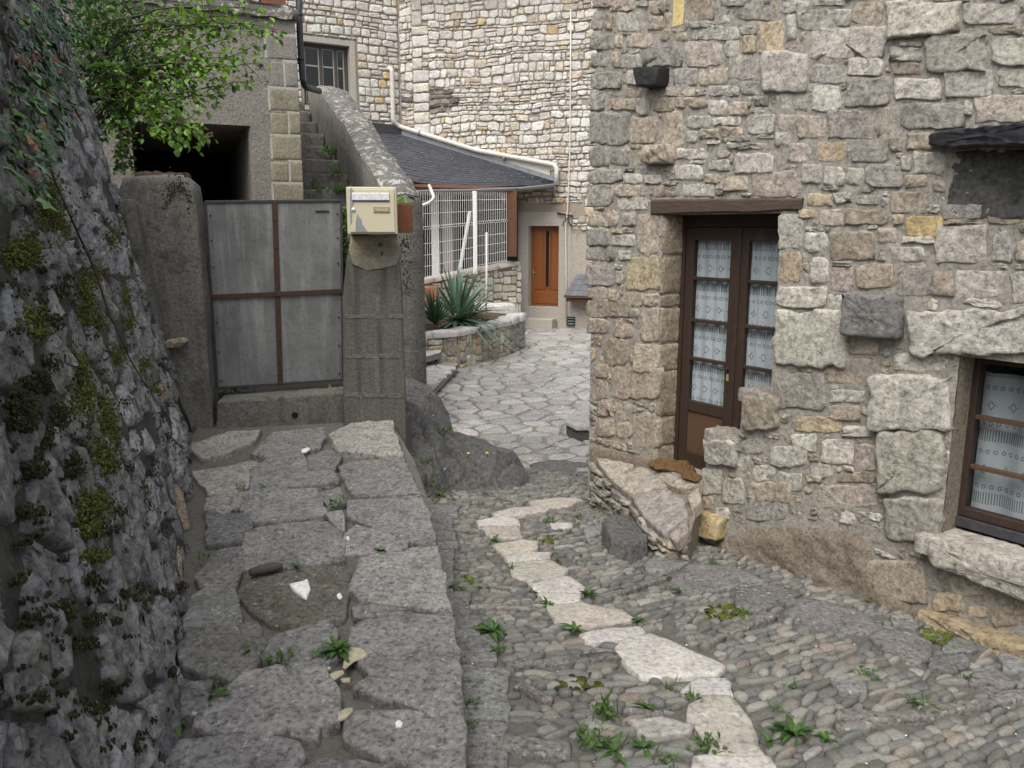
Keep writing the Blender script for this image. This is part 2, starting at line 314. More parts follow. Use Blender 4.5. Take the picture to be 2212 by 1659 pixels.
# ------------------------------------------------------------------ stones
TINT = dict(g=(.36, .336, .287), t=(.37, .315, .245), w=(.45, .418, .355), o=(.41, .33, .22), d=(.28, .258, .222), b=(.305, .26, .2),
            p=(.385, .334, .275), k=(.05, .05, .052), y=(.46, .35, .17))
def vary(c, rng, s=.10, h=.018):
    f = 1 + rng.uniform(-s, s); return tuple(max(.01, x * f * (1 + rng.uniform(-h, h))) for x in c)
def chaikin(p, n=1):
    for _ in range(n):
        q = []
        for i in range(len(p)):
            a, b = p[i], p[(i + 1) % len(p)]
            q += [(a[0] * .75 + b[0] * .25, a[1] * .75 + b[1] * .25), (a[0] * .25 + b[0] * .75, a[1] * .25 + b[1] * .75)]
        p = q
    return p
def unit_rubble(rng, cut=.16, jit=.055):
    """a rough stone outline in the unit square"""
    def c(): return rng.uniform(cut * .25, cut * 1.25)
    p = [(c(), 0), (rng.uniform(.4, .6), 0), (1 - c(), 0), (1, c()), (1, rng.uniform(.4, .6)), (1, 1 - c()), (1 - c(), 1), (rng.uniform(.4, .6), 1), (c(), 1), (0, 1 - c()), (0, rng.uniform(.4, .6)), (0, c())]
    return [(x + rng.uniform(-jit, jit) * (.6 + (0 < x < 1)), y + rng.uniform(-jit, jit) * (.6 + (0 < y < 1))) for x, y in p]
def quad_poly(q, rng, cut=.16, jit=.055, gap=0.0):
    """rubble outline inside a quad (a0b0, a1b0, a1b1, a0b1)"""
    cx = sum(p[0] for p in q) / 4; cy = sum(p[1] for p in q) / 4
    q = [(x + (cx - x) * gap, y + (cy - y) * gap) for x, y in q]
    return [(q[0][0] * (1 - u) * (1 - v) + q[1][0] * u * (1 - v) + q[2][0] * u * v + q[3][0] * (1 - u) * v,
             q[0][1] * (1 - u) * (1 - v) + q[1][1] * u * (1 - v) + q[2][1] * u * v + q[3][1] * (1 - u) * v) for u, v in unit_rubble(rng, cut, jit)]
def geo_stone(poly, pl, h, rng, base=-.03, rough=.5, smooth=1, prof=((1, None), (1.0, .45), (.95, .86), (.78, 1.0), (.42, 1.03)), freq=None, flat=False, jag=.045):
    poly = chaikin(poly, smooth); n = len(poly); js = rng.uniform(0, 500)
    if jag and not flat:
        mx = sum(p[0] for p in poly) / n; my = sum(p[1] for p in poly) / n; rr_ = sum(math.hypot(x - mx, y - my) for x, y in poly) / n; f_ = 2.2 / max(rr_, .01)
        def _j(x, y, o): return noise.noise(Vector((x * f_ + js, y * f_, o))) + .6 * noise.noise(Vector((x * f_ * 3 + js, y * f_ * 3, o + 5)))
        poly = [(x + rr_ * jag * 1.7 * _j(x, y, 1), y + rr_ * jag * 1.7 * _j(x, y, 7)) for x, y in poly]
    cx = sum(p[0] for p in poly) / n; cy = sum(p[1] for p in poly) / n
    sz = math.sqrt(max(1e-6, abs(sum(poly[i][0] * poly[(i + 1) % n][1] - poly[(i + 1) % n][0] * poly[i][1] for i in range(n)) / 2)))
    fr = freq or 2.6 / max(.03, sz); sd_ = rng.uniform(0, 900); V = []; F = []
    tx = rng.uniform(-.55, .55) * (0 if flat else 1); ty = rng.uniform(-.55, .55) * (0 if flat else 1)
    amp = rough * min(h, sz * .35)
    for k, hh in prof:
        for (x, y) in poly:
            a = cx + (x - cx) * k; b = cy + (y - cy) * k
            if hh is None: V.append(pl.at(a, b, base)); continue
            q = Vector((a * fr + sd_, b * fr, sd_ * .3))
            nz = noise.noise(q) * .55 + (.32 - abs(noise.noise(q * 1.7))) * .9 + (.25 - abs(noise.noise(q * 3.9))) * .55 + noise.noise(q * 7.1) * .22
            z = h * hh + amp * nz * (.5 + .5 * (k < .97)) + h * (tx * (a - cx) + ty * (b - cy)) / max(sz, .02)
            V.append(pl.at(a, b, max(z, base + .004)))
    for r in range(len(prof) - 1):
        for i in range(n):
            j = (i + 1) % n; F.append((r * n + i, r * n + j, (r + 1) * n + j, (r + 1) * n + i))
    q = Vector((cx * fr + sd_, cy * fr, sd_ * .3)); V.append(pl.at(cx, cy, h * 1.05 + amp * noise.noise(q) * .8)); c = len(V) - 1
    r = len(prof) - 1
    for i in range(n): F.append((r * n + i, r * n + (i + 1) % n, c))
    return V, F
class Pieces:
    """alike pieces of one surface: the 300 that show largest become parts, the rest one joined part"""
    def __init__(s, parent, name, mat): s.parent, s.name, s.mat, s.L = parent, name, mat, []
    def add(s, VF, tint, mat=None, vis=1.0, label=None):
        V, F = VF; c = sum(V, Vector()) / len(V); sz = max((v - c).length for v in V[::3])
        s.L.append((vis * sz / max(.5, c.length) * (1 if in_view(c) else .02), V, F, tint, mat or s.mat, label))
    def finish(s, limit=298, smooth=True):
        s.L.sort(key=lambda q: -q[0]); rest = {}
        for i, (sc, V, F, t, m, lb) in enumerate(s.L):
            if (i < limit and sc > .003) or lb:
                o = obj(s.name, V, F, m, s.parent, smooth, t)
                if lb: o['label'] = lb
            else: rest.setdefault(m, MB()).add(V, F, t)
        for m, mb in rest.items():
            o = mb.build(s.name + '_mass', m, s.parent, smooth); o['kind'] = 'stuff'
def in_view(c, mg=60):
    if c.y < .2: return False
    d = c.y * CP - c.z * SP                   # depth along the view axis
    if d <= .1: return False
    u = c.x / d * FPX + IW / 2; v = -(c.y * SP + c.z * CP) / d * FPX + IH / 2
    return -mg < u < IW + mg and -mg < v < IH + mg
def inpoly(poly, x, y):
    r = False; n = len(poly); j = n - 1
    for i in range(n):
        if (poly[i][1] > y) != (poly[j][1] > y) and x < (poly[j][0] - poly[i][0]) * (y - poly[i][1]) / (poly[j][1] - poly[i][1]) + poly[i][0]: r = not r
        j = i
    return r
class Raster:
    """occupancy of a wall or floor, in plane coordinates"""
    def __init__(s, a0, a1, b0, b1, res):
        s.a0, s.b0, s.res = a0, b0, res; s.na = int((a1 - a0) / res); s.nb = int((b1 - b0) / res)
        s.g = np.zeros((s.nb, s.na), bool)
        s.A, s.B = np.meshgrid(a0 + (np.arange(s.na) + .5) * res, b0 + (np.arange(s.nb) + .5) * res)
    def fill(s, poly, grow=0.0):
        n = len(poly); cx = sum(p[0] for p in poly) / n; cy = sum(p[1] for p in poly) / n
        if grow:
            poly = [(x + (x - cx) * grow / max(.02, math.hypot(x - cx, y - cy)), y + (y - cy) * grow / max(.02, math.hypot(x - cx, y - cy))) for x, y in poly]
        r = np.zeros_like(s.g); j = n - 1
        for i in range(n):
            (xi, yi), (xj, yj) = poly[i], poly[j]
            if yi != yj:
                r ^= ((yi > s.B) != (yj > s.B)) & (s.A < (xj - xi) * (s.B - yi) / (yj - yi) + xi)
            j = i
        s.g |= r
    def rect(s, a0, a1, b0, b1): s.g |= (s.A > a0) & (s.A < a1) & (s.B > b0) & (s.B < b1)
    def courses(s, rng, wr, hr, minw):
        """wandering courses of stones between the occupied cells"""
        out = []; g = s.g; res = s.res; mw = max(1, int(minw / res)); j = 0
        while j < s.nb:
            h = max(2, int(round(hr() / res))); h = min(h, s.nb - j)
            if h < 1: break
            fr = ~g[j:j + h].any(0); i = 0
            while i < s.na:
                if not fr[i]: i += 1; continue
                e = i
                while e < s.na and fr[e]: e += 1
                while e - i >= mw:
                    w = max(mw, int(wr() / res))
                    if e - i - w < mw: w = e - i
                    if w > 3 * h and rng.random() < .5: w = max(mw, w // 2)
                    a0, a1, b0, b1 = s.a0 + i * res, s.a0 + (i + w) * res, s.b0 + j * res, s.b0 + (j + h) * res
                    q = rng.random()
                    if q < .13 and h * res > .11: m = b0 + (b1 - b0) * rng.uniform(.35, .65); out += [(a0, a1, b0, m), (a0, a1, m, b1)]
                    elif q < .2 and h * res > .1 and (a1 - a0) > .2: m = a0 + (a1 - a0) * rng.uniform(.4, .6); k = b0 + (b1 - b0) * .5; out += [(a0, m, b0, b1), (m, a1, b0, k), (m, a1, k, b1)]
                    else: out.append((a0, a1, b0, b1))
                    g[j:j + h, i:i + w] = True; i += w
                i = max(i, e) if e > i else i + 1
            j += h
        return out
    def pack(s, rng, wr, hr, minw, minh):
        """coursed rubble: greedy rectangles into the free cells; returns (a0,a1,b0,b1)"""
        out = []; g = s.g; res = s.res; mw = max(1, int(minw / res)); mh = max(1, int(minh / res))
        for j in range(s.nb):
            i = 0; row = g[j]
            while i < s.na:
                if row[i]: i += 1; continue
                w = max(mw, int(wr() / res)); h = max(mh, int(hr() / res))
                run = row[i:i + w + mw]; nz = np.flatnonzero(run); L = nz[0] if len(nz) else len(run)
                if L <= w + mw - 1 and len(nz): w = L if L <= w * 1.35 else L // 2
                w = min(w, L)
                if w < 1: i += 1; continue
                blk = g[j:j + h + mh, i:i + w].any(1); nz = np.flatnonzero(blk); H = nz[0] if len(nz) else len(blk)
                if len(nz) and H < h * 1.35: h = H
                h = min(h, H)
                g[j:j + h, i:i + w] = True
                if w >= mw and h >= mh: out.append((s.a0 + i * res, s.a0 + (i + w) * res, s.b0 + j * res, s.b0 + (j + h) * res))
                elif w * h * res * res > minw * minh * .45 and min(w, h) * res > .012: out.append((s.a0 + i * res, s.a0 + (i + w) * res, s.b0 + j * res, s.b0 + (j + h) * res))
                i += w
        return out
def rubble_fill(ras, pl, pieces, rng, wr, hr, minw, minh, colour, h=(.012, .03), gap=.012, rough=.5, cut=.18, jit=.06, base=-.03, skew=0.0, smooth=1, keep=None, coursed=False, warp=0.0, jag=.045):
    L = ras.courses(rng, wr, hr, minw) if coursed else []
    nc = len(L); L = L + ras.pack(rng, wr, hr, minw, minh)
    for kk, (a0, a1, b0, b1) in enumerate(L):
        if keep and not keep((a0 + a1) / 2, (b0 + b1) / 2): continue
        g = gap * rng.uniform(.6, 1.4)
        if a1 - a0 < g * 2.2 or b1 - b0 < g * 2.2: continue
        k = rng.uniform(-skew, skew) * (b1 - b0); k2 = rng.uniform(-skew, skew) * (b1 - b0)
        q = [(a0 + g / 2, b0 + g / 2 + k * .5), (a1 - g / 2, b0 + g / 2 - k * .5), (a1 - g / 2, b1 - g / 2 - k2 * .5), (a0 + g / 2, b1 - g / 2 + k2 * .5)]
        pp = quad_poly(q, rng, cut, jit)
        if warp and kk < nc: pp = [(x, y + warp * noise.noise(Vector((x * .8, y * .8, 4))) + warp * .5 * noise.noise(Vector((x * 2.5, y * 2, 8)))) for x, y in pp]
        pieces.add(geo_stone(pp, pl, rng.uniform(*h), rng, base, rough, smooth, jag=jag), colour((a0 + a1) / 2, (b0 + b1) / 2))
def grid_sheet(pl, a0, a1, b0, b1, step, holes=(), amp=.006, freq=6, hfun=None):
    """relief sheet with openings cut exactly along their edges"""
    def lines(lo, hi, cuts):
        base = sorted(set([lo, hi] + [c for c in cuts if lo < c < hi])); out = []
        for x, y in zip(base[:-1], base[1:]):
            n = max(1, int(round((y - x) / step))); out += [x + (y - x) * i / n for i in range(n)]
        return out + [hi]
    A = lines(a0, a1, [c for q in holes for c in q[:2]]); B = lines(b0, b1, [c for q in holes for c in q[2:4]]); V = []; F = []
    for b in B:
        for a in A:
            z = noise.noise(Vector((a * freq, b * freq, 3.3))) * amp + noise.noise(Vector((a * freq * 3, b * freq * 3, 9.3))) * amp * .5
            V.append(pl.at(a, b, z + (hfun(a, b) if hfun else 0)))
    n = len(A)
    for j in range(len(B) - 1):
        for i in range(n - 1):
            am = (A[i] + A[i + 1]) / 2; bm = (B[j] + B[j + 1]) / 2
            if any(q[0] < am < q[1] and q[2] < bm < q[3] for q in holes): continue
            F.append((j * n + i, j * n + i + 1, (j + 1) * n + i + 1, (j + 1) * n + i))
    return V, F
def voronoi(pts, k=22):
    """cells of a point set, clipped against the nearest neighbours"""
    P_ = np.array(pts); out = []
    for i, p in enumerate(P_):
        d = ((P_ - p) ** 2).sum(1); idx = np.argsort(d)[1:k + 1]; r = math.sqrt(d[idx[-1]]) * .8
        poly = [(p[0] + r * math.cos(t), p[1] + r * math.sin(t)) for t in [math.pi / 4 + q * math.pi / 2 for q in range(4)]]
        for j in idx:
            m = (P_[j] + p) / 2; nn = P_[j] - p; q = []
            for a in range(len(poly)):
                s0, s1 = poly[a], poly[(a + 1) % len(poly)]
                d0 = (s0[0] - m[0]) * nn[0] + (s0[1] - m[1]) * nn[1]; d1 = (s1[0] - m[0]) * nn[0] + (s1[1] - m[1]) * nn[1]
                if d0 <= 0: q.append(s0)
                if (d0 < 0 < d1) or (d1 < 0 < d0):
                    t = d0 / (d0 - d1); q.append((s0[0] + (s1[0] - s0[0]) * t, s0[1] + (s1[1] - s0[1]) * t))
            poly = q
            if len(poly) < 3: break
        out.append(poly)
    return out
def shrink(poly, d):
    n = len(poly); cx = sum(p[0] for p in poly) / n; cy = sum(p[1] for p in poly) / n; out = []
    for x, y in poly:
        l = math.hypot(x - cx, y - cy); k = max(.3, 1 - d / max(l, .001)); out.append((cx + (x - cx) * k, cy + (y - cy) * k))
    return out
def densify(poly, L):
    out = []
    for i in range(len(poly)):
        a, b = poly[i], poly[(i + 1) % len(poly)]; n = max(1, int(math.hypot(b[0] - a[0], b[1] - a[1]) / L))
        out += [(a[0] + (b[0] - a[0]) * t / n, a[1] + (b[1] - a[1]) * t / n) for t in range(n)]
    return out
# ================================================================== THE GROUND
STREET = Plane((0, 0, -1.83), (1, 0, -.03), (0, 1, -.068)); STREET.n = Vector((0, 0, 1)); STREETN = Plane(STREET.o, STREET.e1, STREET.e2)
WALK = Plane((0, 0, -2.03), (1, 0, 0), (0, 1, .0725))
ZC = -2.36
COURT = Plane((0, 0, ZC), (1, 0, 0), (0, 1, 0))
RW = Plane((2.34, 4.28, 0), (.588, -.809, 0), (0, 0, 1))               # street face of the right-hand house
def street_z(x, y): return -1.83 - .068 * y - .03 * x
def walk_z(y): return -2.03 + .0725 * y
def pg(pl, pts): return [STREETN.hit(*p) if pl is None else pl.hit(*p) for p in pts]

rng = random.Random(7)
ground = thing('terrain', 'bare ground below the lane and the houses', None, (0, 8, -2.9), kind='structure'); del ground['label']
obj('bedding', [(-30, -12, -2.8), (30, -12, -2.8), (30, 45, -2.8), (-30, 45, -2.8)], [(0, 1, 2, 3)], M['soil'], ground)

# ---- cobbled street
street = thing('cobbled_street', 'cobbled lane with a pale slab spine between the walkway and the house', None, (0.4, 4, street_z(.4, 4)), kind='structure')
V, F = grid_sheet(STREETN.off(-.006), -1.2, 6, -3, 7.75, .09, amp=.010, freq=5)
obj('street_bed', V, F, M['soil'], street)
def z7(pts): return [(884.7 + .4332 * x, 940 + .4332 * y) for x, y in pts]
def z8(pts): return [(1437.8 + .5001 * x, 829.5 + .5001 * y) for x, y in pts]
def z6(pts): return [(331.8 + .5001 * x, 829.5 + .5001 * y) for x, y in pts]
def bx(x0, y0, x1, y1): return [(x0, y1), (x1, y1), (x1, y0), (x0, y0)]
SPC = (.345, .312, .268); SWC = (.41, .385, .35); GS = (.165, .16, .15)
spine = [([(600, 345), (700, 330), (830, 320), (860, 340), (780, 368), (640, 375)], SPC), ([(420, 400), (520, 375), (630, 365), (700, 385), (560, 410), (440, 420)], SPC),
 ([(340, 440), (430, 420), (530, 425), (540, 460), (350, 465)], SWC), ([(360, 470), (540, 465), (555, 520), (410, 530)], SPC),
 ([(420, 560), (560, 535), (635, 545), (630, 585), (470, 605)], SPC), ([(480, 620), (600, 597), (700, 600), (690, 630), (500, 645)], SWC),
 ([(500, 655), (690, 635), (790, 685), (760, 715), (600, 740), (530, 720)], SPC), ([(610, 760), (680, 730), (800, 722), (870, 770), (860, 800), (760, 790), (640, 797)], SWC),
 ([(640, 805), (850, 805), (830, 850), (700, 852)], SWC), ([(690, 865), (860, 855), (1050, 890), (1110, 930), (960, 960), (880, 970), (740, 950)], SPC),
 ([(850, 1010), (1000, 985), (1150, 975), (1170, 1000), (1050, 1030), (900, 1045)], SWC),
 ([(1030, 1070), (1080, 1030), (1200, 1005), (1330, 1060), (1430, 1110), (1565, 1170), (1500, 1210), (1170, 1225), (1100, 1170)], SWC),
 ([(1365, 1290), (1440, 1240), (1580, 1235), (1590, 1310), (1400, 1310)], (.36, .34, .31)),
 ([(1395, 1370), (1440, 1325), (1590, 1325), (1640, 1380), (1700, 1450), (1740, 1590), (1770, 1610), (1500, 1610), (1450, 1500), (1400, 1440)], SPC),
 ([(1420, 1622), (1790, 1628), (1830, 1720), (1400, 1720)], SWC), ([(1100, 1440), (1250, 1430), (1400, 1470), (1380, 1500), (1170, 1520)], (.27, .255, .235)), ([(870, 470), (960, 455), (960, 500), (880, 520)], (.2, .195, .185)),
 ([(700, 455), (810, 448), (800, 470), (720, 475)], SWC)]
gutter = [bx(1195, 530, 1310, 568), bx(1200, 575, 1290, 630), bx(1215, 640, 1300, 682), bx(1222, 690, 1310, 716), bx(1230, 724, 1292, 812), bx(1245, 820, 1292, 900), bx(1257, 912, 1365, 1008), bx(1285, 1016, 1410, 1098), bx(1302, 1106, 1480, 1205), bx(1330, 1240, 1530, 1465), bx(1345, 1475, 1522, 1655)]
wallside = [[(10, 880), (110, 790), (300, 800), (315, 880), (150, 920)], [(308, 812), (430, 862), (440, 885), (325, 885)], [(300, 930), (320, 900), (470, 875), (575, 920), (500, 960), (400, 990), (310, 975)],
 [(510, 1000), (590, 940), (720, 960), (860, 1000), (935, 1040), (880, 1085), (700, 1065), (600, 1040)], [(890, 1110), (940, 1070), (1070, 1090), (1140, 1130), (1130, 1190), (1080, 1215), (950, 1160)],
 [(975, 1020), (1050, 1010), (1080, 1060), (1000, 1055)], [(1140, 1200), (1290, 1180), (1310, 1220), (1240, 1255), (1150, 1240)], [(1310, 1280), (1420, 1250), (1500, 1310), (1440, 1340), (1320, 1310)],
 [(710, 1290), (860, 1310), (855, 1350), (760, 1340)], [(1450, 1180), (1560, 1150), (1560, 1250), (1460, 1240)], [(1200, 1150), (1250, 1110), (1320, 1130), (1340, 1160), (1210, 1175)]]
slabs_px = [(z7(p), c, 'spine_slab') for p, c in spine] + [(z6(p), GS, 'gutter_slab') for p in gutter] + [(z8(p), vary(GS, rng, .2), 'border_slab') for p in wallside]
slabs_px.append((z7([(1180, 660), (1230, 600), (1340, 590), (1395, 635), (1300, 690), (1200, 690)]), GS, 'border_slab'))
ras_blocked = []
for pts, c, nm in slabs_px:
    poly = pg(None, pts); ras_blocked.append(poly)
    poly = shrink(poly, -.016); poly = densify(poly, .05); poly = [(x + rng.uniform(-.009, .009), y + rng.uniform(-.009, .009)) for x, y in poly]
    V, F = geo_stone(poly, STREETN, .022 if nm != 'gutter_slab' else .018, rng, -.05, .55, 0, prof=((1, None), (1, .5), (.965, .95), (.8, 1), (.5, 1)), freq=6, flat=True)
    obj(nm, V, F, M['slab'] if nm != 'spine_slab' else M['flag'], street, True, vary(c, rng, .1))
ribs = [((480, 1165), (1055, 1118), 38), ((300, 862), (690, 885), 22), ((940, 835), (1290, 712), 20), ((1560, 1005), (1800, 905), 34), ((1340, 962), (1410, 908), 22), ((385, 288), (560, 352), 14), ((690, 388), (850, 408), 14), ((210, 480), (370, 492), 14), ((1455, 1075), (1560, 1010), 20), ((520, 1265), (715, 1340), 30), ((455, 1560), (800, 1590), 90), ((1060, 1395), (1270, 1410), 26)]
ribs = [(z7([a])[0], z7([b])[0], w * .4332) for a, b, w in ribs] + [(z8([a])[0], z8([b])[0], w * .5) for a, b, w in [((760, 1450), (1125, 1452), 42), ((1130, 1438), (1420, 1385), 34), ((1425, 1384), (1600, 1350), 34), ((740, 1500), (900, 1488), 24)]]
for a, b, w in ribs:
    p0 = Vector(STREETN.hit(*a)); p1 = Vector(STREETN.hit(*b)); d = (p1 - p0).normalized(); q = Vector((-d.y, d.x)); m = (a[0] + b[0]) / 2, (a[1] + b[1]) / 2
    hw = max(.018, (Vector(STREETN.hit(m[0], m[1] - w / 2)) - Vector(STREETN.hit(m[0], m[1] + w / 2))).length / 2)
    poly = [p0 - q * hw * .7, p1 - q * hw, p1 + q * hw * .8, p0 + q * hw]; poly = [(v.x, v.y) for v in poly]; ras_blocked.append(poly)
    poly = [(x + rng.uniform(-.006, .006), y + rng.uniform(-.008, .008)) for x, y in densify(poly, .07)]
    V, F = geo_stone(poly, STREETN, .026, rng, -.05, .7, 0, freq=9, flat=True)
    obj('edge_stone', V, F, M['slab'], street, True, vary((.17, .155, .14), rng, .15))
# cobbles: rows of river pebbles set on edge; the direction of the rows turns at the spine
pebvar = []
for i in range(26):
    rr = random.Random(900 + i); n = 9; V = []; F = []; tx = rr.uniform(.8, 1.25); sd_ = rr.uniform(0, 99)
    lev = ((1.0, -.35), (1.02, .12), (.86, .62), (.5, .93))
    for kk, z in lev:
        for j in range(n):
            t = 2 * math.pi * j / n; e = .78
            x = math.copysign(abs(math.cos(t)) ** e, math.cos(t)); y = math.copysign(abs(math.sin(t)) ** e, math.sin(t))
            q = 1 + .16 * noise.noise(Vector((x * 1.3 + sd_, y * 1.3, z)))
            V.append((x * kk * q, y * kk * q, z * (1 + .1 * noise.noise(Vector((x + sd_, y, 4))))))
    V.append((0, 0, 1.0))
    for r in range(3):
        for j in range(n): F.append((r * n + j, r * n + (j + 1) % n, (r + 1) * n + (j + 1) % n, (r + 1) * n + j))
    for j in range(n): F.append((3 * n + j, 3 * n + (j + 1) % n, 4 * n))
    c = rr.choice([(.17, .157, .135), (.14, .131, .116), (.195, .178, .15), (.185, .155, .128), (.115, .111, .103), (.165, .156, .14), (.23, .213, .183), (.145, .135, .12), (.17, .148, .125), (.12, .11, .094)])
    me = bpy.data.meshes.new('cobble'); me.from_pydata(V, [], F); me.polygons.foreach_set('use_smooth', [True] * len(F)); me.materials.append(M['pebble'])
    at = me.color_attributes.new('tint', 'FLOAT_COLOR', 'POINT'); c = vary((c[0] * .93, c[1] * .97, c[2] * .97), rr, .14)
    at.data.foreach_set('color', np.tile(np.array([*c, 1], dtype=np.float32), len(V)))
    pebvar.append((me, np.array(V), F, c))
sr = Raster(-1.0, 4.2, 1.25, 7.75, .02)
for p in ras_blocked: sr.fill(p, .012)
spine_line = [STREETN.hit(*q) for q in z7([(850, 330), (520, 400), (470, 500), (560, 620), (700, 760), (900, 900), (1150, 1050), (1400, 1250), (1600, 1450), (1800, 1700)])]
def right_of_spine(x, y):
    for (x0, y0), (x1, y1) in zip(spine_line[:-1], spine_line[1:]):
        if min(y0, y1) <= y <= max(y0, y1): return x > x0 + (x1 - x0) * (y - y0) / (y1 - y0 + 1e-9)
    return x > (spine_line[0][0] if y > spine_line[0][1] else spine_line[-1][0])
cob = []
def free(x, y):
    i = int((x - sr.a0) / sr.res); j = int((y - sr.b0) / sr.res)
    return 0 <= i < sr.na and 0 <= j < sr.nb and not sr.g[j, i]
for side, ang in ((0, R(8)), (1, R(30))):
    ca, sa = math.cos(ang), math.sin(ang); v = -1.0
    while v < 8.5:
        near = max(0, min(1, (5.2 - v) / 3.0)); rh = rng.uniform(.032, .050) * (1 + .5 * near * rng.random()); u = -6 + rng.uniform(0, .1)
        while u < 7:
            L = rng.uniform(.045, .105) * rng.choice((.65, .9, 1, 1, 1.5)) * (1 + .35 * near); hgt = rh * rng.uniform(.62, 1.15)
            x = ca * (u + L / 2) - sa * v; y = sa * (u + L / 2) + ca * v; u += L * .97
            if not (-1.0 < x < 4.1 and 1.3 < y < 7.7) or bool(right_of_spine(x, y)) != bool(side): continue
            if not free(x, y) or not free(x + ca * L * .36, y + sa * L * .36) or not free(x - ca * L * .36, y - sa * L * .36): continue
            d = (Vector((x, y)) - Vector((2.34, 4.28))).dot(Vector((-.809, -.588)))
            if d < .05 and y < 6.6: continue
            if noise.noise(Vector((x * 1.7, y * 1.7, 2))) < -.52 or rng.random() < .015: continue
            c = STREETN.at(x, y, -.004)
            if not in_view(c, 700): continue
            cob.append(((1 if in_view(c, 10) else .05) / c.length * L, c, L * .52, hgt * .56, rng.uniform(.010, .030), ang + rng.gauss(0, .26)))
        v += rh
cob.sort(key=lambda q: -q[0])
rest = MB(); nrest = []
for i, (_, c, a, b, h, an) in enumerate(cob):
    me, V, F, col = rng.choice(pebvar)
    if i < 298:
        o = bpy.data.objects.new('cobble', me); C.objects.link(o); o.parent = street; o.location = c - WL[street]
        o.scale = (a, b, h); o.rotation_euler = (R(-3.9), 0, an)
    else:
        q = V * np.array((a, b, h)); ca, sa = math.cos(an), math.sin(an)
        x = q[:, 0] * ca - q[:, 1] * sa; y = q[:, 0] * sa + q[:, 1] * ca
        rest.add(np.stack([x + c.x, y + c.y, q[:, 2] + c.z - .068 * y], 1).tolist(), F, col)
o = rest.build('cobble_mass', M['pebble'], street, True); o['kind'] = 'stuff'

# ---- raised walkway of slabs up to the gate
walk = thing('paved_walkway', 'raised walkway of large grey slabs leading up to the metal gate', None, (-1, 4, walk_z(4)), kind='structure')
edge = [pg(WALK, [q])[0] for q in ((1003, 1659), (990, 1480), (975, 1340), (945, 1190), (925, 1075), (895, 990), (850, 915))]
edge = [(edge[0][0] + .25, .2), (edge[0][0] + .03, 2.2)] + edge + [(-.86, 6.7)]
left = [(-2.9, 6.7), (-2.6, 5.96), (-2.05, 4.67), (-1.4, 2.5), (-.6, .2)]
top = [Vector((x, y, walk_z(y) - .02)) for x, y in edge + left]; bot = [Vector((x, y, -2.75)) for x, y in edge + left]
mb = MB(); mb.prism([Vector((v.x, v.y, -2.75)) for v in top], top); mb.build('walkway_bed', M['soil'], walk)
slabs = [[(760, 235), (860, 180), (1025, 155), (1050, 250), (1075, 325), (905, 310), (800, 300)], [(440, 310), (520, 225), (720, 205), (730, 245), (700, 290), (520, 325)], [(160, 280), (330, 222), (450, 215), (420, 260), (330, 300), (220, 332)],
 [(185, 392), (425, 347), (440, 362), (395, 450), (350, 495), (250, 480)], [(435, 385), (500, 337), (630, 312), (660, 347), (672, 385), (785, 405), (785, 432), (560, 462), (430, 476)], [(675, 332), (760, 302), (795, 332), (780, 393), (685, 378)],
 [(805, 368), (860, 345), (1080, 332), (1152, 480), (1000, 488), (865, 488), (825, 425)], [(372, 502), (420, 487), (695, 474), (715, 530), (738, 578), (560, 606), (460, 606), (392, 558)], [(722, 490), (793, 464), (812, 520), (762, 540)],
 [(237, 517), (362, 502), (357, 545), (300, 570), (242, 560)], [(838, 515), (1152, 496), (1185, 560), (1222, 708), (1130, 698), (960, 632), (842, 580)], [(240, 582), (390, 577), (413, 625), (393, 683), (245, 690)],
 [(404, 662), (560, 624), (737, 619), (797, 672), (810, 768), (560, 797), (397, 817)], [(755, 590), (818, 578), (822, 650), (792, 640)], [(828, 662), (880, 618), (1100, 692), (1088, 720), (950, 742), (822, 748)],
 [(888, 772), (1120, 728), (1222, 722), (1252, 850), (1282, 1000), (1100, 977), (900, 947), (852, 900)], [(200, 850), (290, 742), (372, 724), (377, 800), (338, 888), (217, 880)],
 [(150, 1068), (182, 950), (270, 892), (338, 922), (348, 980), (377, 1043), (230, 1063)], [(868, 985), (900, 964), (1190, 1010), (872, 1028)],
 [(862, 1072), (900, 1037), (1285, 1012), (1312, 1180), (1334, 1398), (1200, 1436), (1000, 1378), (862, 1338), (930, 1290), (842, 1130)], [(127, 1160), (172, 1088), (428, 1068), (462, 1150), (428, 1228), (330, 1298), (162, 1240)],
 [(468, 1190), (532, 1118), (748, 1048), (767, 1100), (772, 1198), (700, 1232), (540, 1208)], [(152, 1322), (248, 1322), (200, 1448), (133, 1450)], [(213, 1440), (302, 1373), (420, 1284), (718, 1244), (737, 1300), (786, 1360), (766, 1478), (480, 1532), (218, 1498)],
 [(833, 1492), (872, 1440), (1200, 1444), (1334, 1412), (1340, 1740), (1060, 1662), (822, 1562)], [(72, 1660), (142, 1563), (400, 1553), (606, 1572), (616, 1630), (560, 1740), (60, 1740)], [(640, 1690), (760, 1650), (1000, 1664), (1030, 1760), (640, 1760)], [(620, 1500), (700, 1505), (690, 1545), (625, 1540)], [(1015, 1680), (1330, 1745), (1340, 1850), (1040, 1850)]]
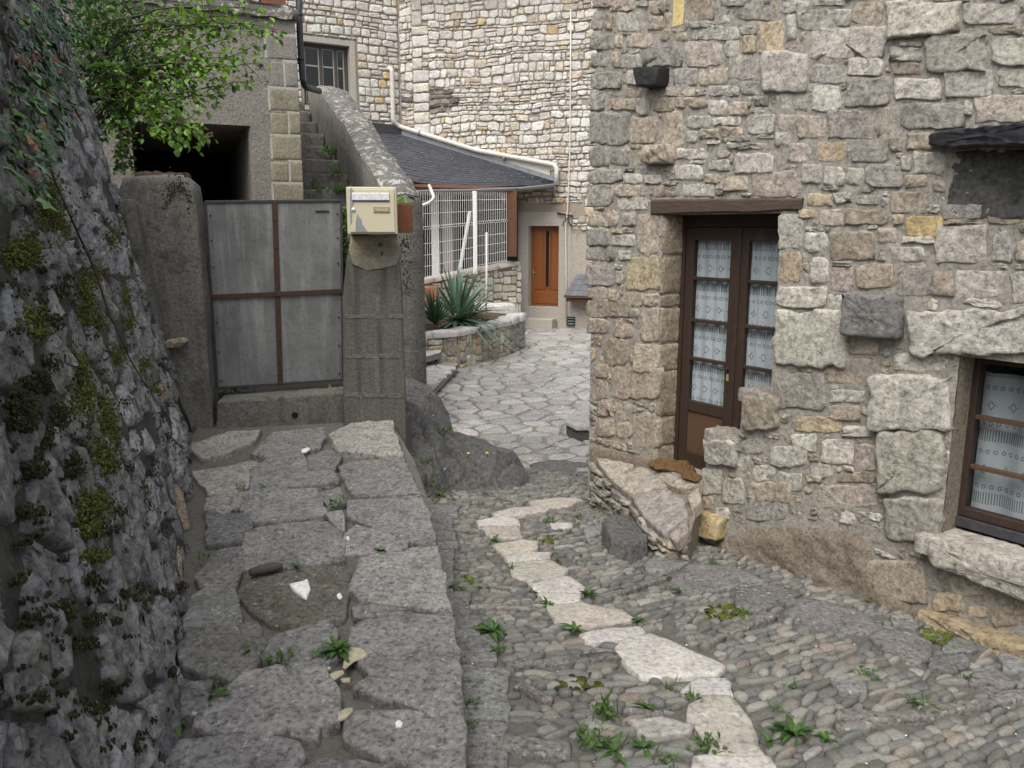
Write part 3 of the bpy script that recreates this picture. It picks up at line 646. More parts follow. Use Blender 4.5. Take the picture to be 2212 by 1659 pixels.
for i, p in enumerate(slabs):
    poly = WALK_poly = [WALK.hit(*q) for q in z6(p)]
    poly = [(x + rng.uniform(-.009, .009), y + rng.uniform(-.011, .011)) for x, y in densify(shrink(poly, -.012 if sum(q[0] for q in p) / len(p) > 835 else -.034), .06)]
    c = vary((.18, .174, .164), rng, .26)
    if i in (0, 2, 3): c = (.27, .255, .225)
    V, F = geo_stone(poly, WALK, .024 + rng.uniform(-.008, .010), rng, -.05, .75, 0, prof=((1, None), (1, .45), (.985, .93), (.95, 1), (.85, 1), (.72, 1), (.58, 1), (.44, 1), (.3, 1), (.15, 1)), freq=6, flat=True)
    obj('paving_slab', V, F, M['slab'], walk, True, c)
poly = [WALK.hit(*q) for q in z6([(387, 910), (430, 852), (560, 802), (815, 803), (822, 900), (798, 1018), (650, 1038), (500, 1028), (440, 960)])]
V, F = geo_stone([(x + rng.uniform(-.01, .01), y + rng.uniform(-.01, .01)) for x, y in densify(shrink(poly, -.04), .06)], WALK, .014, rng, -.05, .6, 1, prof=((1, None), (1, .4), (.97, .95), (.7, 1), (.35, 1)), freq=7, flat=True)
obj('paving_slab', V, F, M['slab'], walk, True, (.115, .105, .085))['label'] = 'brown worn slab with flaking edges'
# near slabs beyond the frame, so the walkway goes on
for k, y in enumerate((.6, 1.15, 1.75)):
    for x0, x1 in ((-1.1, -.55), (-.5, .0)):
        poly = densify([(x0 - .12, y), (x1 - .1, y), (x1 - .12, y + .5), (x0 - .22, y + .5)], .1)
        V, F = geo_stone(poly, WALK, .02, rng, -.05, .6, 1, freq=5, flat=True); obj('paving_slab', V, F, M['slab'], walk, True, vary((.2, .195, .19), rng, .15))

# ---- flagged courtyard
court = thing('flagged_courtyard', 'pale courtyard of irregular flagstones below the far houses', None, (0, 13, ZC), kind='structure')
V, F = grid_sheet(COURT, -7, 8, 7.55, 23, .35, amp=.006, freq=3)
obj('courtyard_bed', V, F, M['joint'], court)
pts = []; rc = random.Random(21); y = 7.3
while y < 20:
    s = .30 + .012 * (y - 7); x = -2.6
    while x < 2.7:
        pts.append((x + rc.uniform(-.42, .42) * s, y + rc.uniform(-.42, .42) * s)); x += s * rc.uniform(.85, 1.25)
    y += s * .82
fl = Pieces(court, 'flagstone', M['flag'])
for (px_, py_), poly in zip(pts, voronoi(pts)):
    if len(poly) < 3 or py_ < 7.62 or py_ > 19.6: continue
    if px_ < -1.3 and py_ < 9.5: continue
    fr_ = .08 if py_ < 7.95 else 0
    poly = shrink(poly, rc.uniform(.018, .03)); poly = [(x, max(y, 7.6)) for x, y in poly]
    wv = max(0, min(1, (11 - py_) / 3)); c = rc.choice([(.285, .275, .257), (.245, .236, .22), (.31, .295, .272), (.27, .253, .228), (.225, .218, .206)])
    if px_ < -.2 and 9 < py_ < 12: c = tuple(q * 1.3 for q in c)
    fl.add(geo_stone(densify(poly, .12), COURT, rc.uniform(.012, .02), rc, -.03, .4, 1, prof=((1, None), (1, .4), (.96, .95), (.6, 1)), freq=6, flat=True), vary(c, rc, .12))
fl.finish()
# ================================================================== THE RIGHT-HAND HOUSE
rng = random.Random(11)
house = thing('stone_house', 'rubble stone house on the right with a brown glazed door and timber lintel', 'house', (2.0, 6.0, -2.2))
wall = obj('wall', *grid_sheet(RW.off(-.012), -2.86, 3.2, -2.6, 2.9, .06,
    holes=[], amp=.01, freq=7), M['mortar'], house) if False else None
def ra(px, py): return RW.hit(px, py)[0]
def rz(px, py): return RW.hit(px, py)[1]
aL = ra(1427, 700); aR = ra(1682, 600); zT = rz(1570, 462); zA = rz(1640, 856); zB = rz(1560, 946)
aA = ra(1602, 900); aB = ra(1526, 1010); zF = rz(1426, 1003) - .02
wL = ra(2056, 950); wR = wL + 1.02; wT = rz(2075, 768); wB = rz(2040, 1158)
HOLES = [(aL, aR, zA, zT), (aL, aA, zB, zA + 1e-4), (aL, aB, zF, zB + 1e-4), (wL, wR, wB, wT)]
A0, A1, ZTOP = -2.86, 3.4, 2.7
V, F = grid_sheet(RW.off(.0075), A0, A1, -2.7, ZTOP, .028, HOLES, .010, 15)
wall = obj('wall', V, F, M['mortar'], house)
# returns and roof slab so that the house is a body
mb = MB(); mb.pbox(RW, A0 + .02, A1, ZTOP, ZTOP + .2, -5, .35); mb.build('eaves', M['oldwood'], house)
mb = MB(); e = RW
mb.add([e.at(A0, -2.7, 0), e.at(A0, ZTOP, 0), e.at(A0, ZTOP, -5), e.at(A0, -2.7, -5)], [(0, 1, 2, 3)])
mb.add([e.at(A1, -2.7, 0), e.at(A1, ZTOP, 0), e.at(A1, ZTOP, -5), e.at(A1, -2.7, -5)], [(0, 1, 2, 3)])
mb.add([e.at(A0, -2.7, -5), e.at(A0, ZTOP, -5), e.at(A1, ZTOP, -5), e.at(A1, -2.7, -5)], [(0, 1, 2, 3)])
mb.build('side_wall', M['mortar'], house)
stones = Pieces(wall, 'stone', M['stone'])
hr_ = Raster(A0, A1, -2.65, 2.65, .02)
for q in HOLES: hr_.rect(*q)
def zz1(x, y): return (1238.7 + .25 * x, .25 * y)
ZO = {1: (1238.7, 0), 2: (1659, 0), 3: (1238.7, 414.75), 4: (1659, 414.75), 5: (1238.7, 774.2), 6: (1659, 774.2), 7: (1659, 1078.4)}
T = {1: """170,0,330,65,b 350,0,540,100,t 545,10,650,60,g 660,10,810,125,t 980,0,1220,180,b 1280,0,1500,60,g 1420,40,1710,180,d 1770,0,2040,120,w 2080,0,2330,50,w
170,100,265,265,d 275,120,345,260,t 380,100,640,280,w 430,282,510,305,g 660,140,790,265,t 800,110,860,270,b 1020,190,1250,240,g 1290,130,1370,205,w
160,290,355,435,d 365,310,430,415,t 460,290,690,415,t 770,255,995,360,b 1030,235,1450,345,g 1450,225,1590,300,g 1470,307,1590,465,o 1320,350,1435,505,w 1610,190,1825,465,o 985,360,1295,580,p
1845,125,1935,350,w 1945,90,2330,270,g 160,460,300,580,d 345,455,412,585,t 417,470,580,595,g 600,400,950,585,d 1350,470,1620,690,g 1650,450,2035,795,w
155,620,430,770,d 460,610,595,735,g 865,590,1075,740,g 1085,590,1330,735,t 150,785,280,960,d 310,755,600,850,b 800,750,1050,840,p 1180,740,1440,830,g 1455,700,1625,815,d
890,845,1160,935,t 1170,870,1330,1000,w 1340,880,1510,1000,t 1560,830,1700,920,d 1755,810,2040,950,w 2080,740,2310,965,w 300,855,560,950,b 700,850,880,970,b
150,970,490,1250,d 495,1010,740,1240,t 770,970,960,1270,t 990,1000,1200,1120,g 1210,1010,1460,1090,w 1500,990,1750,1160,g 1780,980,1940,1130,p 1945,1000,2185,1200,p
985,1130,1075,1235,g 1100,1115,1265,1200,t 1280,1095,1470,1195,t 1170,1210,1280,1250,w 1340,1175,1540,1225,g 1560,1165,1730,1200,w 1350,1235,1700,1285,g 1750,1145,1880,1265,g 1860,1240,2060,1410,p
140,1270,310,1440,d 330,1280,500,1435,d 640,1255,880,1420,t 900,1280,1250,1380,w 1060,1385,1160,1420,g 1175,1380,1360,1475,w 1400,1330,1740,1500,w 880,1425,1130,1560,w
130,1460,430,1585,d 440,1500,610,1590,w 630,1510,770,1590,w 1145,1500,1250,1580,t 1310,1520,1510,1650,t 1560,1480,1940,1700,p 370,1600,670,1700,t 940,1590,1220,1700,w 700,1605,920,1700,b 130,1600,355,1780,d""",
2: """570,80,720,230,g 740,20,1000,210,t 1030,0,1350,90,w 1020,100,1110,150,w 1060,60,1660,330,w,-40 1700,30,2160,215,g 1430,-40,1740,20,d 380,250,1030,520,w,-30 370,560,690,720,g 705,500,1000,650,w
1060,410,1340,530,w 1150,360,1340,405,g 1075,545,1340,650,b 1380,320,1890,630,d,-20 1910,220,2200,300,t 1940,330,2300,570,g 690,670,1060,920,d 395,745,635,960,w 1100,680,1490,865,w 1535,610,1950,845,g 2000,600,2300,760,g
530,950,905,1200,d 950,920,1080,1180,t 1140,890,1700,1110,d 1710,870,1770,1000,w 1800,820,2250,1060,p 730,1210,1050,1400,d 1060,1190,1160,1310,t 1200,1150,1430,1300,b 1160,1350,1250,1480,g 1270,1310,1540,1500,w
490,1440,665,1600,w 670,1450,840,1600,g 850,1430,1170,1620,d 1200,1510,1390,1620,t 1430,1560,1540,1659,p 430,1230,680,1400,o 290,1420,480,1590,g""",
3: """130,15,310,125,d 380,20,650,160,w 130,170,400,300,t 430,180,540,290,g 560,190,745,535,t 345,325,430,362,o 340,370,540,470,w 125,310,330,465,d 125,475,220,590,d 230,490,380,600,d 385,505,510,590,w 460,550,745,850,o 120,625,360,810,d
380,680,440,800,p 120,815,290,920,t 315,840,410,945,b 455,860,610,990,t 625,880,745,990,t 110,930,490,1085,b 500,1010,575,1090,g 585,1010,745,1290,t 130,1090,310,1220,b 350,1140,530,1260,t 190,1240,250,1330,b 265,1265,490,1500,b 530,1310,740,1560,t 200,1490,310,1610,b
345,1525,740,1790,t 205,1620,310,1800,b 1780,190,1985,490,w 1790,515,1970,785,o""",
4: """340,10,570,120,o 575,0,730,100,g 760,20,960,110,g 990,50,1050,130,w 1060,0,1380,180,b 280,150,440,225,o 445,150,660,295,p 690,150,1050,280,b 860,285,950,320,g 1090,190,1180,280,t 1200,200,1520,380,y 955,310,1120,440,t 330,350,520,530,w 540,340,930,590,b 1165,385,1445,440,w 1070,470,1350,605,w 1455,290,1890,610,w 1510,110,1850,235,d 1900,80,2300,270,b 1950,340,2110,600,g
370,570,530,790,w 545,650,740,860,p 780,620,1085,830,t 1105,640,1420,900,d 1430,680,1610,900,t 1625,680,2050,910,w 2110,700,2300,960,w 90,820,515,1000,w 525,890,700,1050,w 65,1015,690,1500,w 720,1225,960,1410,t 1230,1030,2330,1410,w 1090,1400,1600,1545,w 1110,1310,1230,1360,g""",
6: """400,0,940,225,t 905,150,1580,615,w 975,625,1520,1150,g 1035,1185,1490,1570,g 60,120,500,430,d 540,270,850,380,w 545,400,800,540,b 250,500,640,640,o 660,580,900,670,w 220,670,430,800,w 480,700,745,910,w 760,740,950,960,p 40,760,340,930,w 370,900,590,1030,w 340,1010,470,1070,t 100,980,300,1150,g 430,1085,960,1290,p 600,980,1000,1075,b""",
5: """215,350,340,500,t 370,390,500,540,t 200,520,360,670,t 380,550,510,690,t 520,470,738,780,t 1145,690,1430,920,g 1440,690,1650,830,g 1490,320,1800,610,b 1395,850,1530,980,w 1120,950,1285,1170,g 1305,1030,1490,1260,g 1515,1070,1880,1240,t 1505,1185,1850,1400,g 1555,920,1750,1060,w 1715,760,2030,930,w 1895,650,2110,800,w 1235,1285,1350,1390,w 1120,1190,1220,1300,t""",
7: """880,520,1370,880,t 1580,650,2000,830,p 1430,800,1680,960,o 1720,920,1890,1020,o 1930,900,2300,1090,b 1490,560,1760,700,g 2120,840,2330,1000,b"""}
PROUD = {(4, 1230, 1030): .05, (6, 905, 150): .05, (6, 975, 625): .05, (6, 1035, 1185): .045, (4, 65, 1015): .035, (1, 1650, 450): .045, (2, 1060, 60): .05, (2, 1380, 320): .035, (5, 1145, 690): .05, (5, 1490, 320): .05, (1, 640, 1255): .07, (7, 880, 520): .03}
for z, txt in T.items():
    ox, oy = ZO[z]
    for w_ in txt.split():
        f = w_.split(','); x0, y0, x1, y1 = map(float, f[:4]); col = f[4]; sl_ = float(f[5]) if len(f) > 5 else 0
        pts = [(ox + .25 * x, oy + .25 * y) for x, y in ((x0, y1 - sl_ * .0), (x1, y1 + sl_), (x1, y0 + sl_), (x0, y0 - sl_ * .0))]
        q = [RW.hit(*p) for p in pts]; big = (x1 - x0) * (y1 - y0)
        hr_.fill(q, .004)
        cut = .09 if big > 90000 else .15
        poly = densify(quad_poly(q, rng, cut, .04 if big > 60000 else .06, -.015), .035)
        h = PROUD.get((z, int(x0), int(y0)), rng.uniform(.010, .021))
        pr = ((1, None), (1.0, .35), (.97, .85), (.91, .96), (.82, 1), (.71, 1.0), (.59, 1), (.46, 1), (.32, 1.0), (.17, 1)) if big > 40000 else ((1, None), (1.0, .4), (.94, .85), (.74, 1.0), (.4, 1.03))
        stones.add(geo_stone(poly, RW, h, rng, -.03, (.5 if h < .03 else .3) if big > 40000 else .9, 0, jag=.07, prof=pr, freq=(13 if big > 40000 else None)), vary(TINT[col], rng, .1))
# blocked areas: special stones, eroded render at the foot, dark niche
special = {'gargoyle': bx(1392, 148, 1447, 192), 'niche': bx(2045, 322, 2260, 470), 'shelf': bx(2018, 277, 2260, 322), 'dark': bx(1836, 624, 1960, 732), 'slot': bx(1452, -30, 1482, 62), 'chip': bx(1382, 210, 1406, 252),
           'yellow': [(1513, 1164), (1571, 1164), (1571, 1100), (1515, 1100)], 'lintel': bx(1411, 430, 1736, 466), 'sill': bx(2020, 1150, 2300, 1262), 'base': bx(1980, 1300, 2300, 1420)}
for q in special.values(): hr_.fill([RW.hit(*p) for p in q], .005)
foot = [(1520, 1172), (1600, 1135), (1720, 1120), (1870, 1140), (1900, 1215), (1985, 1310), (2000, 1400), (1900, 1420), (1500, 1300)]
hr_.fill([RW.hit(*p) for p in foot])
hr_.rect(A0, aL, -2.65, rz(1340, 975))
def colh(a, z):
    f = max(0, min(1, (a - A0) / 2.4))
    ch = rng.choices('gtwodbp', weights=(20, 18, 24 * f + 4, 5, 18 - 10 * f, 16 - 8 * f, 9))[0]
    return vary(TINT[ch], rng, .12)
rubble_fill(hr_, RW, stones, rng, lambda: rng.uniform(.07, .24), lambda: rng.choice((.035, .05, .07, .09, .12)), .035, .022, colh, (.006, .020), .016, 1.0, .2, .08, skew=.16, jag=.10, smooth=1)
# jamb stones: the door reveal on the left, window reveal
REV = .24
DP = RW.off(-.20)
JL = Plane(RW.at(aL, 0, -.34), -RW.n * -1.0, (0, 0, 1)); JL.n = RW.e1.copy()      # left jamb, looks right; a runs from the frame outwards
zs = [zF - .1, rz(1427, 968), rz(1427, 905), rz(1427, 805), rz(1427, 744), rz(1427, 664), rz(1427, 636), rz(1427, 552), rz(1427, 463)]
V, F = grid_sheet(JL, 0, .34, zF - .2, zT + .04, .05, (), .004, 9); obj('door_reveal', V, F, M['mortar'], wall)
for z0, z1 in zip(zs[:-1], zs[1:]):
    if z1 - z0 < .05: continue
    q = [(.12, z0 + .008), (.345, z0 + .008), (.345, z1 - .008), (.12, z1 - .008)]
    stones.add(geo_stone(quad_poly(q, rng, .06, .03), JL, .012, rng, -.02, .8, 1, freq=9), vary((.30, .245, .175), rng, .14), vis=2)
mb = MB()
JR = [(aR, zA, zT), (aA, zB, zA), (aB, zF, zB)]
for a, z0, z1 in JR: mb.add([RW.at(a, z0, 0), RW.at(a, z1, 0), RW.at(a, z1, -.32), RW.at(a, z0, -.32)], [(0, 1, 2, 3)])
mb.add([RW.at(aA, zA, 0), RW.at(aR, zA, 0), RW.at(aR, zA, -.32), RW.at(aA, zA, -.32)], [(0, 1, 2, 3)])
mb.add([RW.at(aB, zB, 0), RW.at(aA, zB, 0), RW.at(aA, zB, -.32), RW.at(aB, zB, -.32)], [(0, 1, 2, 3)])
mb.add([RW.at(aL, zT, -.0), RW.at(aR, zT, -.0), RW.at(aR, zT, -.34), RW.at(aL, zT, -.34)], [(0, 1, 2, 3)])
mb.add([RW.at(aL - .1, zF, .0), RW.at(aR, zF, .0), RW.at(aR, zF, -.34), RW.at(aL - .1, zF, -.34)], [(0, 1, 2, 3)])
mb.build('door_opening', M['mortar'], wall)
# cap stones on the stepped right jamb
for (a0, a1, z) in ((aA - .015, aR + .03, zA), (aB - .015, aA + .02, zB)):
    tp = Plane(RW.at(0, z, -.02), RW.e1, -RW.n); tp.n = Vector((0, 0, 1))
    poly = densify([(a0, -.06), (a1, -.06), (a1, .22), (a0, .22)], .06)
    stones.add(geo_stone([(x + rng.uniform(-.012, .012), y + rng.uniform(-.012, .012)) for x, y in poly], tp, .035, rng, -.05, .7, 1, freq=9), vary((.24, .215, .18), rng), vis=2, label=None)
# projecting stones
def special_stone(name, px, h, tint, mat='stone', base=-.05, label=None, cut=.05, rough=.22, jit=.02):
    q = [RW.hit(*p) for p in px]; poly = densify(quad_poly(q, rng, cut, jit), .045)
    V, F = geo_stone(poly, RW, h, rng, base, rough, 1, prof=((1, None), (1.0, .5), (.97, .88), (.90, 1.0), (.78, 1), (.64, 1), (.5, 1), (.35, 1), (.18, 1)), freq=8)
    o = obj(name, V, F, M[mat], wall, True, tint)
    if label: o['label'] = label
    return o
special_stone('gargoyle_stone', [(1402, 190), (1443, 190), (1448, 148), (1392, 148)], .13, None, 'black', label='black sooty spout stone jutting from the wall')
special_stone('shelf_slab', [(2018, 322), (2330, 318), (2330, 266), (2020, 290)], .20, None, 'dark_slate', label='dark schist shelf slab')
special_stone('stained_block', [(2046, 470), (2330, 470), (2330, 320), (2048, 322)], .016, None, 'stain', -.06, label='black stained block below the shelf slab', rough=.8)
special_stone('projecting_block', [(1838, 722), (1955, 732), (1957, 640), (1840, 628)], .11, (.175, .168, .158), 'stone', label='dark grey block jutting out above the window')
special_stone('ochre_stone', [(1515, 1150), (1568, 1164), (1572, 1118), (1518, 1100)], .09, (.40, .31, .16), 'stone', label='broken ochre stone jutting out beside the doorstep')
special_stone('white_stone', [(1382, 250), (1402, 250), (1406, 211), (1384, 211)], .05, TINT['w'], 'pale', jit=.1)
special_stone('window_sill', [(2022, 1205), (2320, 1330), (2320, 1270), (2022, 1160)], .10, (.36, .33, .28), 'stone', label='thick pale stone sill')
special_stone('footing_stone', [(1982, 1357), (2330, 1480), (2330, 1410), (1986, 1306)], .13, (.31, .24, .15), 'stone', label='long rusty footing stone')
# sill top, ochre slot
tp = Plane(RW.at(0, rz(2022, 1160) + .004, 0), RW.e1, -RW.n); tp.n = Vector((0, 0, 1))
V, F = geo_stone(densify([(wL - .10, -.11), (wR + .1, -.11), (wR + .1, .16), (wL - .10, .16)], .07), tp, .03, rng, -.08, .5, 1, freq=8, flat=True)
obj('sill_top', V, F, M['stone'], wall, True, (.38, .35, .3))
mb = MB(); q0 = RW.hit(1454, 60); q1 = RW.hit(1481, -40); mb.pbox(RW, q0[0], q1[0], q0[1], q1[1] + .1, -.2, .012); mb.build('ochre_slot', M['yellowstone'], wall, bevel=.006)
# eroded render at the foot of the wall
fp = [RW.hit(*p) for p in foot]
V, F = [], []
fpd = densify(fp, .07)
A_ = [p[0] for p in fp]; B_ = [p[1] for p in fp]; V = []; F = []; st_ = .022; na = int((max(A_) - min(A_)) / st_); nb = int((max(B_) - min(B_)) / st_); ok = {}
cxf, cyf = sum(A_) / len(A_), sum(B_) / len(B_)
def edge_d(a, b):
    return min(math.hypot(a - (p[0] + (q[0] - p[0]) * t), b - (p[1] + (q[1] - p[1]) * t)) for p, q in zip(fp, fp[1:] + fp[:1]) for t in [max(0, min(1, ((a - p[0]) * (q[0] - p[0]) + (b - p[1]) * (q[1] - p[1])) / max(1e-6, (q[0] - p[0]) ** 2 + (q[1] - p[1]) ** 2)))])
for j in range(nb + 1):
    for i in range(na + 1):
        a, b = min(A_) + i * st_, min(B_) + j * st_
        if not inpoly(fp, a, b): continue
        e = min(1, edge_d(a, b) / .10); v3 = Vector((a, b, 2.2))
        lump = .5 * noise.noise(v3 * 3.2) + .42 * abs(noise.noise(v3 * 6.5)) + .28 * noise.noise(v3 * 14) + .2 * noise.noise(v3 * 30)
        ok[(i, j)] = len(V); V.append(RW.at(a, b, -.012 + e * (.045 + .05 * lump)))
for (i, j), k in ok.items():
    if (i + 1, j) in ok and (i, j + 1) in ok and (i + 1, j + 1) in ok: F.append((k, ok[(i + 1, j)], ok[(i + 1, j + 1)], ok[(i, j + 1)]))
obj('eroded_render', V, F, M['render'], wall)
# render strip at the foot by the corner
V, F = geo_stone(densify([(A0 + .02, -2.45), (aL - .02, -2.45), (aL - .02, rz(1400, 985)), (A0 + .02, rz(1300, 968))], .09), RW, .02, rng, -.02, .9, 1, freq=8, flat=True)
obj('eroded_render', V, F, M['render'], wall)
stones.finish(300)

# lintel
q = [RW.hit(*p) for p in ((1411, 464), (1736, 456), (1736, 428), (1411, 431))]
mb = MB(); n = 18
V = []; F = []
for i in range(n + 1):
    t = i / n; a = q[0][0] + (q[1][0] - q[0][0]) * t; zb = q[0][1] + (q[1][1] - q[0][1]) * t + .008 * noise.noise(Vector((t * 5, 1, 2))); zt = q[3][1] + (q[2][1] - q[3][1]) * t + .012 * noise.noise(Vector((t * 6, 4, 2)))
    hh = .03 + .008 * noise.noise(Vector((t * 7, 8, 2)))
    V += [RW.at(a, zb, -.33), RW.at(a, zb, hh - .01), RW.at(a, zb + .012, hh), RW.at(a, zt - .012, hh), RW.at(a, zt, hh - .012), RW.at(a, zt, -.33)]
for i in range(n):
    for k in range(6): F.append((i * 6 + k, i * 6 + (k + 1) % 6, (i + 1) * 6 + (k + 1) % 6, (i + 1) * 6 + k))
F += [tuple(range(5, -1, -1)), tuple(n * 6 + k for k in range(6))]
obj('lintel_beam', V, F, M['oldwood'], house, False)
# ---- the glazed double door, recessed
def da(px, py): return DP.hit(px, py)[0]
def dz(px, py): return DP.hit(px, py)[1]
door = obj('double_door', *(lambda m: (m.v, m.f))(MB().pbox(DP, aL, aR + .3, zT - .085, zT + .02, -.05, .02)), M['doorwood'], house, False, bevel=.005)
dxl = da(1466, 700); dxr = dxl + 1.06
mid = da(1590, 700); zb0 = dz(1462, 1008); zgl = [dz(1500, y) for y in (866, 775, 692, 601, 519)]
zpan0, zpan1 = dz(1500, 978), dz(1500, 890)
dtop = zT - .085
mb = MB(); mb.pbox(DP, dxl, dxl + .045, zb0, dtop, -.05, .015); mb.build('door_frame', M['doorwood'], door, bevel=.004)
mb = MB(); mb.pbox(DP, dxl, dxr, zb0 - .09, zb0, -.06, .02); mb.build('threshold', M['dark_slate'], door, bevel=.004)
leafs = [(dxl + .048, mid - .002, 0), (mid + .002, dxr - .02, 1)]
sw = .075
for l0, l1, k in leafs:
    mb = MB()
    mb.pbox(DP, l0, l0 + sw, zb0 + .004, dtop - .003, -.035, .006); mb.pbox(DP, l1 - sw, l1, zb0 + .004, dtop - .003, -.035, .006)
    mb.pbox(DP, l0 + sw, l1 - sw, zgl[-1], dtop - .003, -.035, .005); mb.pbox(DP, l0 + sw, l1 - sw, zpan1, zgl[0], -.035, .005); mb.pbox(DP, l0 + sw, l1 - sw, zb0 + .004, zpan0, -.035, .005)
    mb.build('door_leaf', M['doorwood'], door, bevel=.006)
    for z in zgl[1:-1]:
        mb = MB(); mb.pbox(DP, l0 + sw, l1 - sw, z - .013, z + .013, -.03, .003); mb.build('glazing_bar', M['doorwood'], door, bevel=.005)
    for z0, z1 in zip(zgl[:-1], zgl[1:]):
        mb = MB(); mb.pbox(DP, l0 + sw, l1 - sw, z0 + .013, z1 - .013, -.016, -.012); mb.build('pane', M['glass'], door)
    mb = MB(); mb.pbox(DP, l0 + sw, l1 - sw, zpan0, zpan1, -.03, -.006); mb.build('door_panel', M['panelwood'], door, bevel=.003)
    # curtain behind the panes, gently folded
    n = 26; V = []; F = []; lb = RW.e1
    for z in (zgl[0] - .02, zgl[-1] + .03):
        for i in range(n + 1):
            a = l0 + sw - .01 + (l1 - l0 - 2 * sw + .02) * i / n
            hgt = -.050 + .016 * math.sin(i * .9 + k * 2) * (.35 + .65 * (i / n)) + .006 * math.sin(i * 2.3)
            V.append(DP.at(a, z, hgt))
    for i in range(n): F.append((i, i + 1, n + 2 + i, n + 1 + i))
    c = sum((Vector(v) for v in V), Vector()) / len(V)
    loc = [Vector((((Vector(v) - c).dot(RW.e1)), -(Vector(v) - c).dot(RW.n), (Vector(v) - c).z)) for v in V]
    me = bpy.data.meshes.new('curtain'); me.from_pydata([tuple(v) for v in loc], [], F); me.polygons.foreach_set('use_smooth', [True] * len(F)); me.materials.append(M['lace'])
    o = bpy.data.objects.new('curtain', me); C.objects.link(o); o.parent = door; o.location = c - WL[door]; o.rotation_euler = (0, 0, math.atan2(RW.e1.y, RW.e1.x)); WL[o] = c
mb = MB(); mb.pbox(DP, mid - .022, mid + .02, zb0 + .01, dtop - .005, .006, .018); mb.build('cover_strip', M['doorwood'], door, bevel=.005)
hz = dz(1566, 796)
mb = MB(); mb.tube([DP.at(mid - .045, hz, .006), DP.at(mid - .045, hz, .05), DP.at(mid - .15, hz + .012, .055)], .009, 8); mb.build('handle', M['iron_pipe'], door)
mb = MB(); mb.pbox(DP, mid - .056, mid - .034, hz - .085, hz - .035, .006, .011); mb.build('keyhole_plate', M['brass'], door, bevel=.004)
mb = MB(); mb.pbox(RW, aL - .1, aR + .4, zF - .3, zT + .3, -1.4, -1.35); mb.pbox(RW, aL - .12, aL - .1, zF - .3, zT + .3, -1.35, -.34); mb.pbox(RW, aR + .4, aR + .42, zF - .3, zT + .3, -1.35, -.34); mb.build('room_behind_door', M['dimwall'], house)
# ---- window on the right
WP = RW.off(-.17)
def wa(px, py): return WP.hit(px, py)[0]
mbr = MB()
mbr.add([RW.at(wL, wB, .0), RW.at(wL, wT, .0), RW.at(wL, wT, -.3), RW.at(wL, wB, -.3)], [(0, 1, 2, 3)])
mbr.add([RW.at(wR, wB, .0), RW.at(wR, wT, .0), RW.at(wR, wT, -.3), RW.at(wR, wB, -.3)], [(0, 1, 2, 3)])
mbr.add([RW.at(wL, wT, .0), RW.at(wR, wT, .0), RW.at(wR, wT, -.3), RW.at(wL, wT, -.3)], [(0, 1, 2, 3)])
mbr.add([RW.at(wL, wB, .0), RW.at(wR, wB, .0), RW.at(wR, wB, -.3), RW.at(wL, wB, -.3)], [(0, 1, 2, 3)])
mbr.build('window_reveal', M['render'], wall)
f0 = wa(2080, 950); f1 = wR + .05; fz0 = WP.hit(2075, 1112)[1]; fz1 = wT + .01
window = MB().pbox(WP, f0, f0 + .05, fz0, fz1, -.05, .012).pbox(WP, f1 - .05, f1, fz0, fz1, -.05, .012).pbox(WP, f0 + .05, f1 - .05, fz0, fz0 + .05, -.05, .012).pbox(WP, f0 + .05, f1 - .05, fz1 - .06, fz1, -.05, .012).build('window', M['doorwood'], house, bevel=.004)
mb = MB(); mb.pbox(WP, f0 - .05, f1, fz0 - .06, fz0 - .004, -.06, .03); mb.build('bottom_rail', M['dark_slate'], window, bevel=.004)
g0 = f0 + .06; gm = (f0 + f1) / 2; bars = [fz0 + .05, WP.hit(2100, 1008)[1], WP.hit(2105, 900)[1], fz1 - .06]
mb = MB(); mb.pbox(WP, gm - .035, gm + .035, fz0 + .05, fz1 - .06, -.04, .016); mb.build('meeting_stile', M['doorwood'], window, bevel=.004)
for z in bars[1:-1]:
    for x0, x1 in ((f0 + .05, gm - .035), (gm + .035, f1 - .05)):
        mb = MB(); mb.pbox(WP, x0, x1, z - .012, z + .012, -.03, .002); mb.build('glazing_bar', M['panelwood'], window, bevel=.003)
for z0, z1 in zip(bars[:-1], bars[1:]):
    for x0, x1 in ((f0 + .05, gm - .035), (gm + .035, f1 - .05)):
        mb = MB(); mb.pbox(WP, x0, x1, z0, z1, -.016, -.012); mb.build('pane', M['glass'], window)
n = 34; V = []; F = []
for z in (fz0 + .03, fz1 - .12):
    for i in range(n + 1): V.append(WP.at(f0 + .04 + (f1 - f0 - .08) * i / n, z, -.09 + .018 * math.sin(i * .95)))
for i in range(n): F.append((i, i + 1, n + 2 + i, n + 1 + i))
c = sum((Vector(v) for v in V), Vector()) / len(V)
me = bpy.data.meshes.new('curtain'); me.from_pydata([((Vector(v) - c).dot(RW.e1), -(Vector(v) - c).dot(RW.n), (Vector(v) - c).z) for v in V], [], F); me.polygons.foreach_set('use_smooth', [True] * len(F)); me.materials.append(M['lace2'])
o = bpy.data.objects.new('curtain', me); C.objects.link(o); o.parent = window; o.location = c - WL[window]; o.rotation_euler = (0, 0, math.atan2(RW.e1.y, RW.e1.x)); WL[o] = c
mb = MB(); mb.pbox(RW, wL - .2, wR + .2, wB - .2, wT + .2, -1.4, -1.35); mb.build('room_behind_window', M['dimwall'], house)

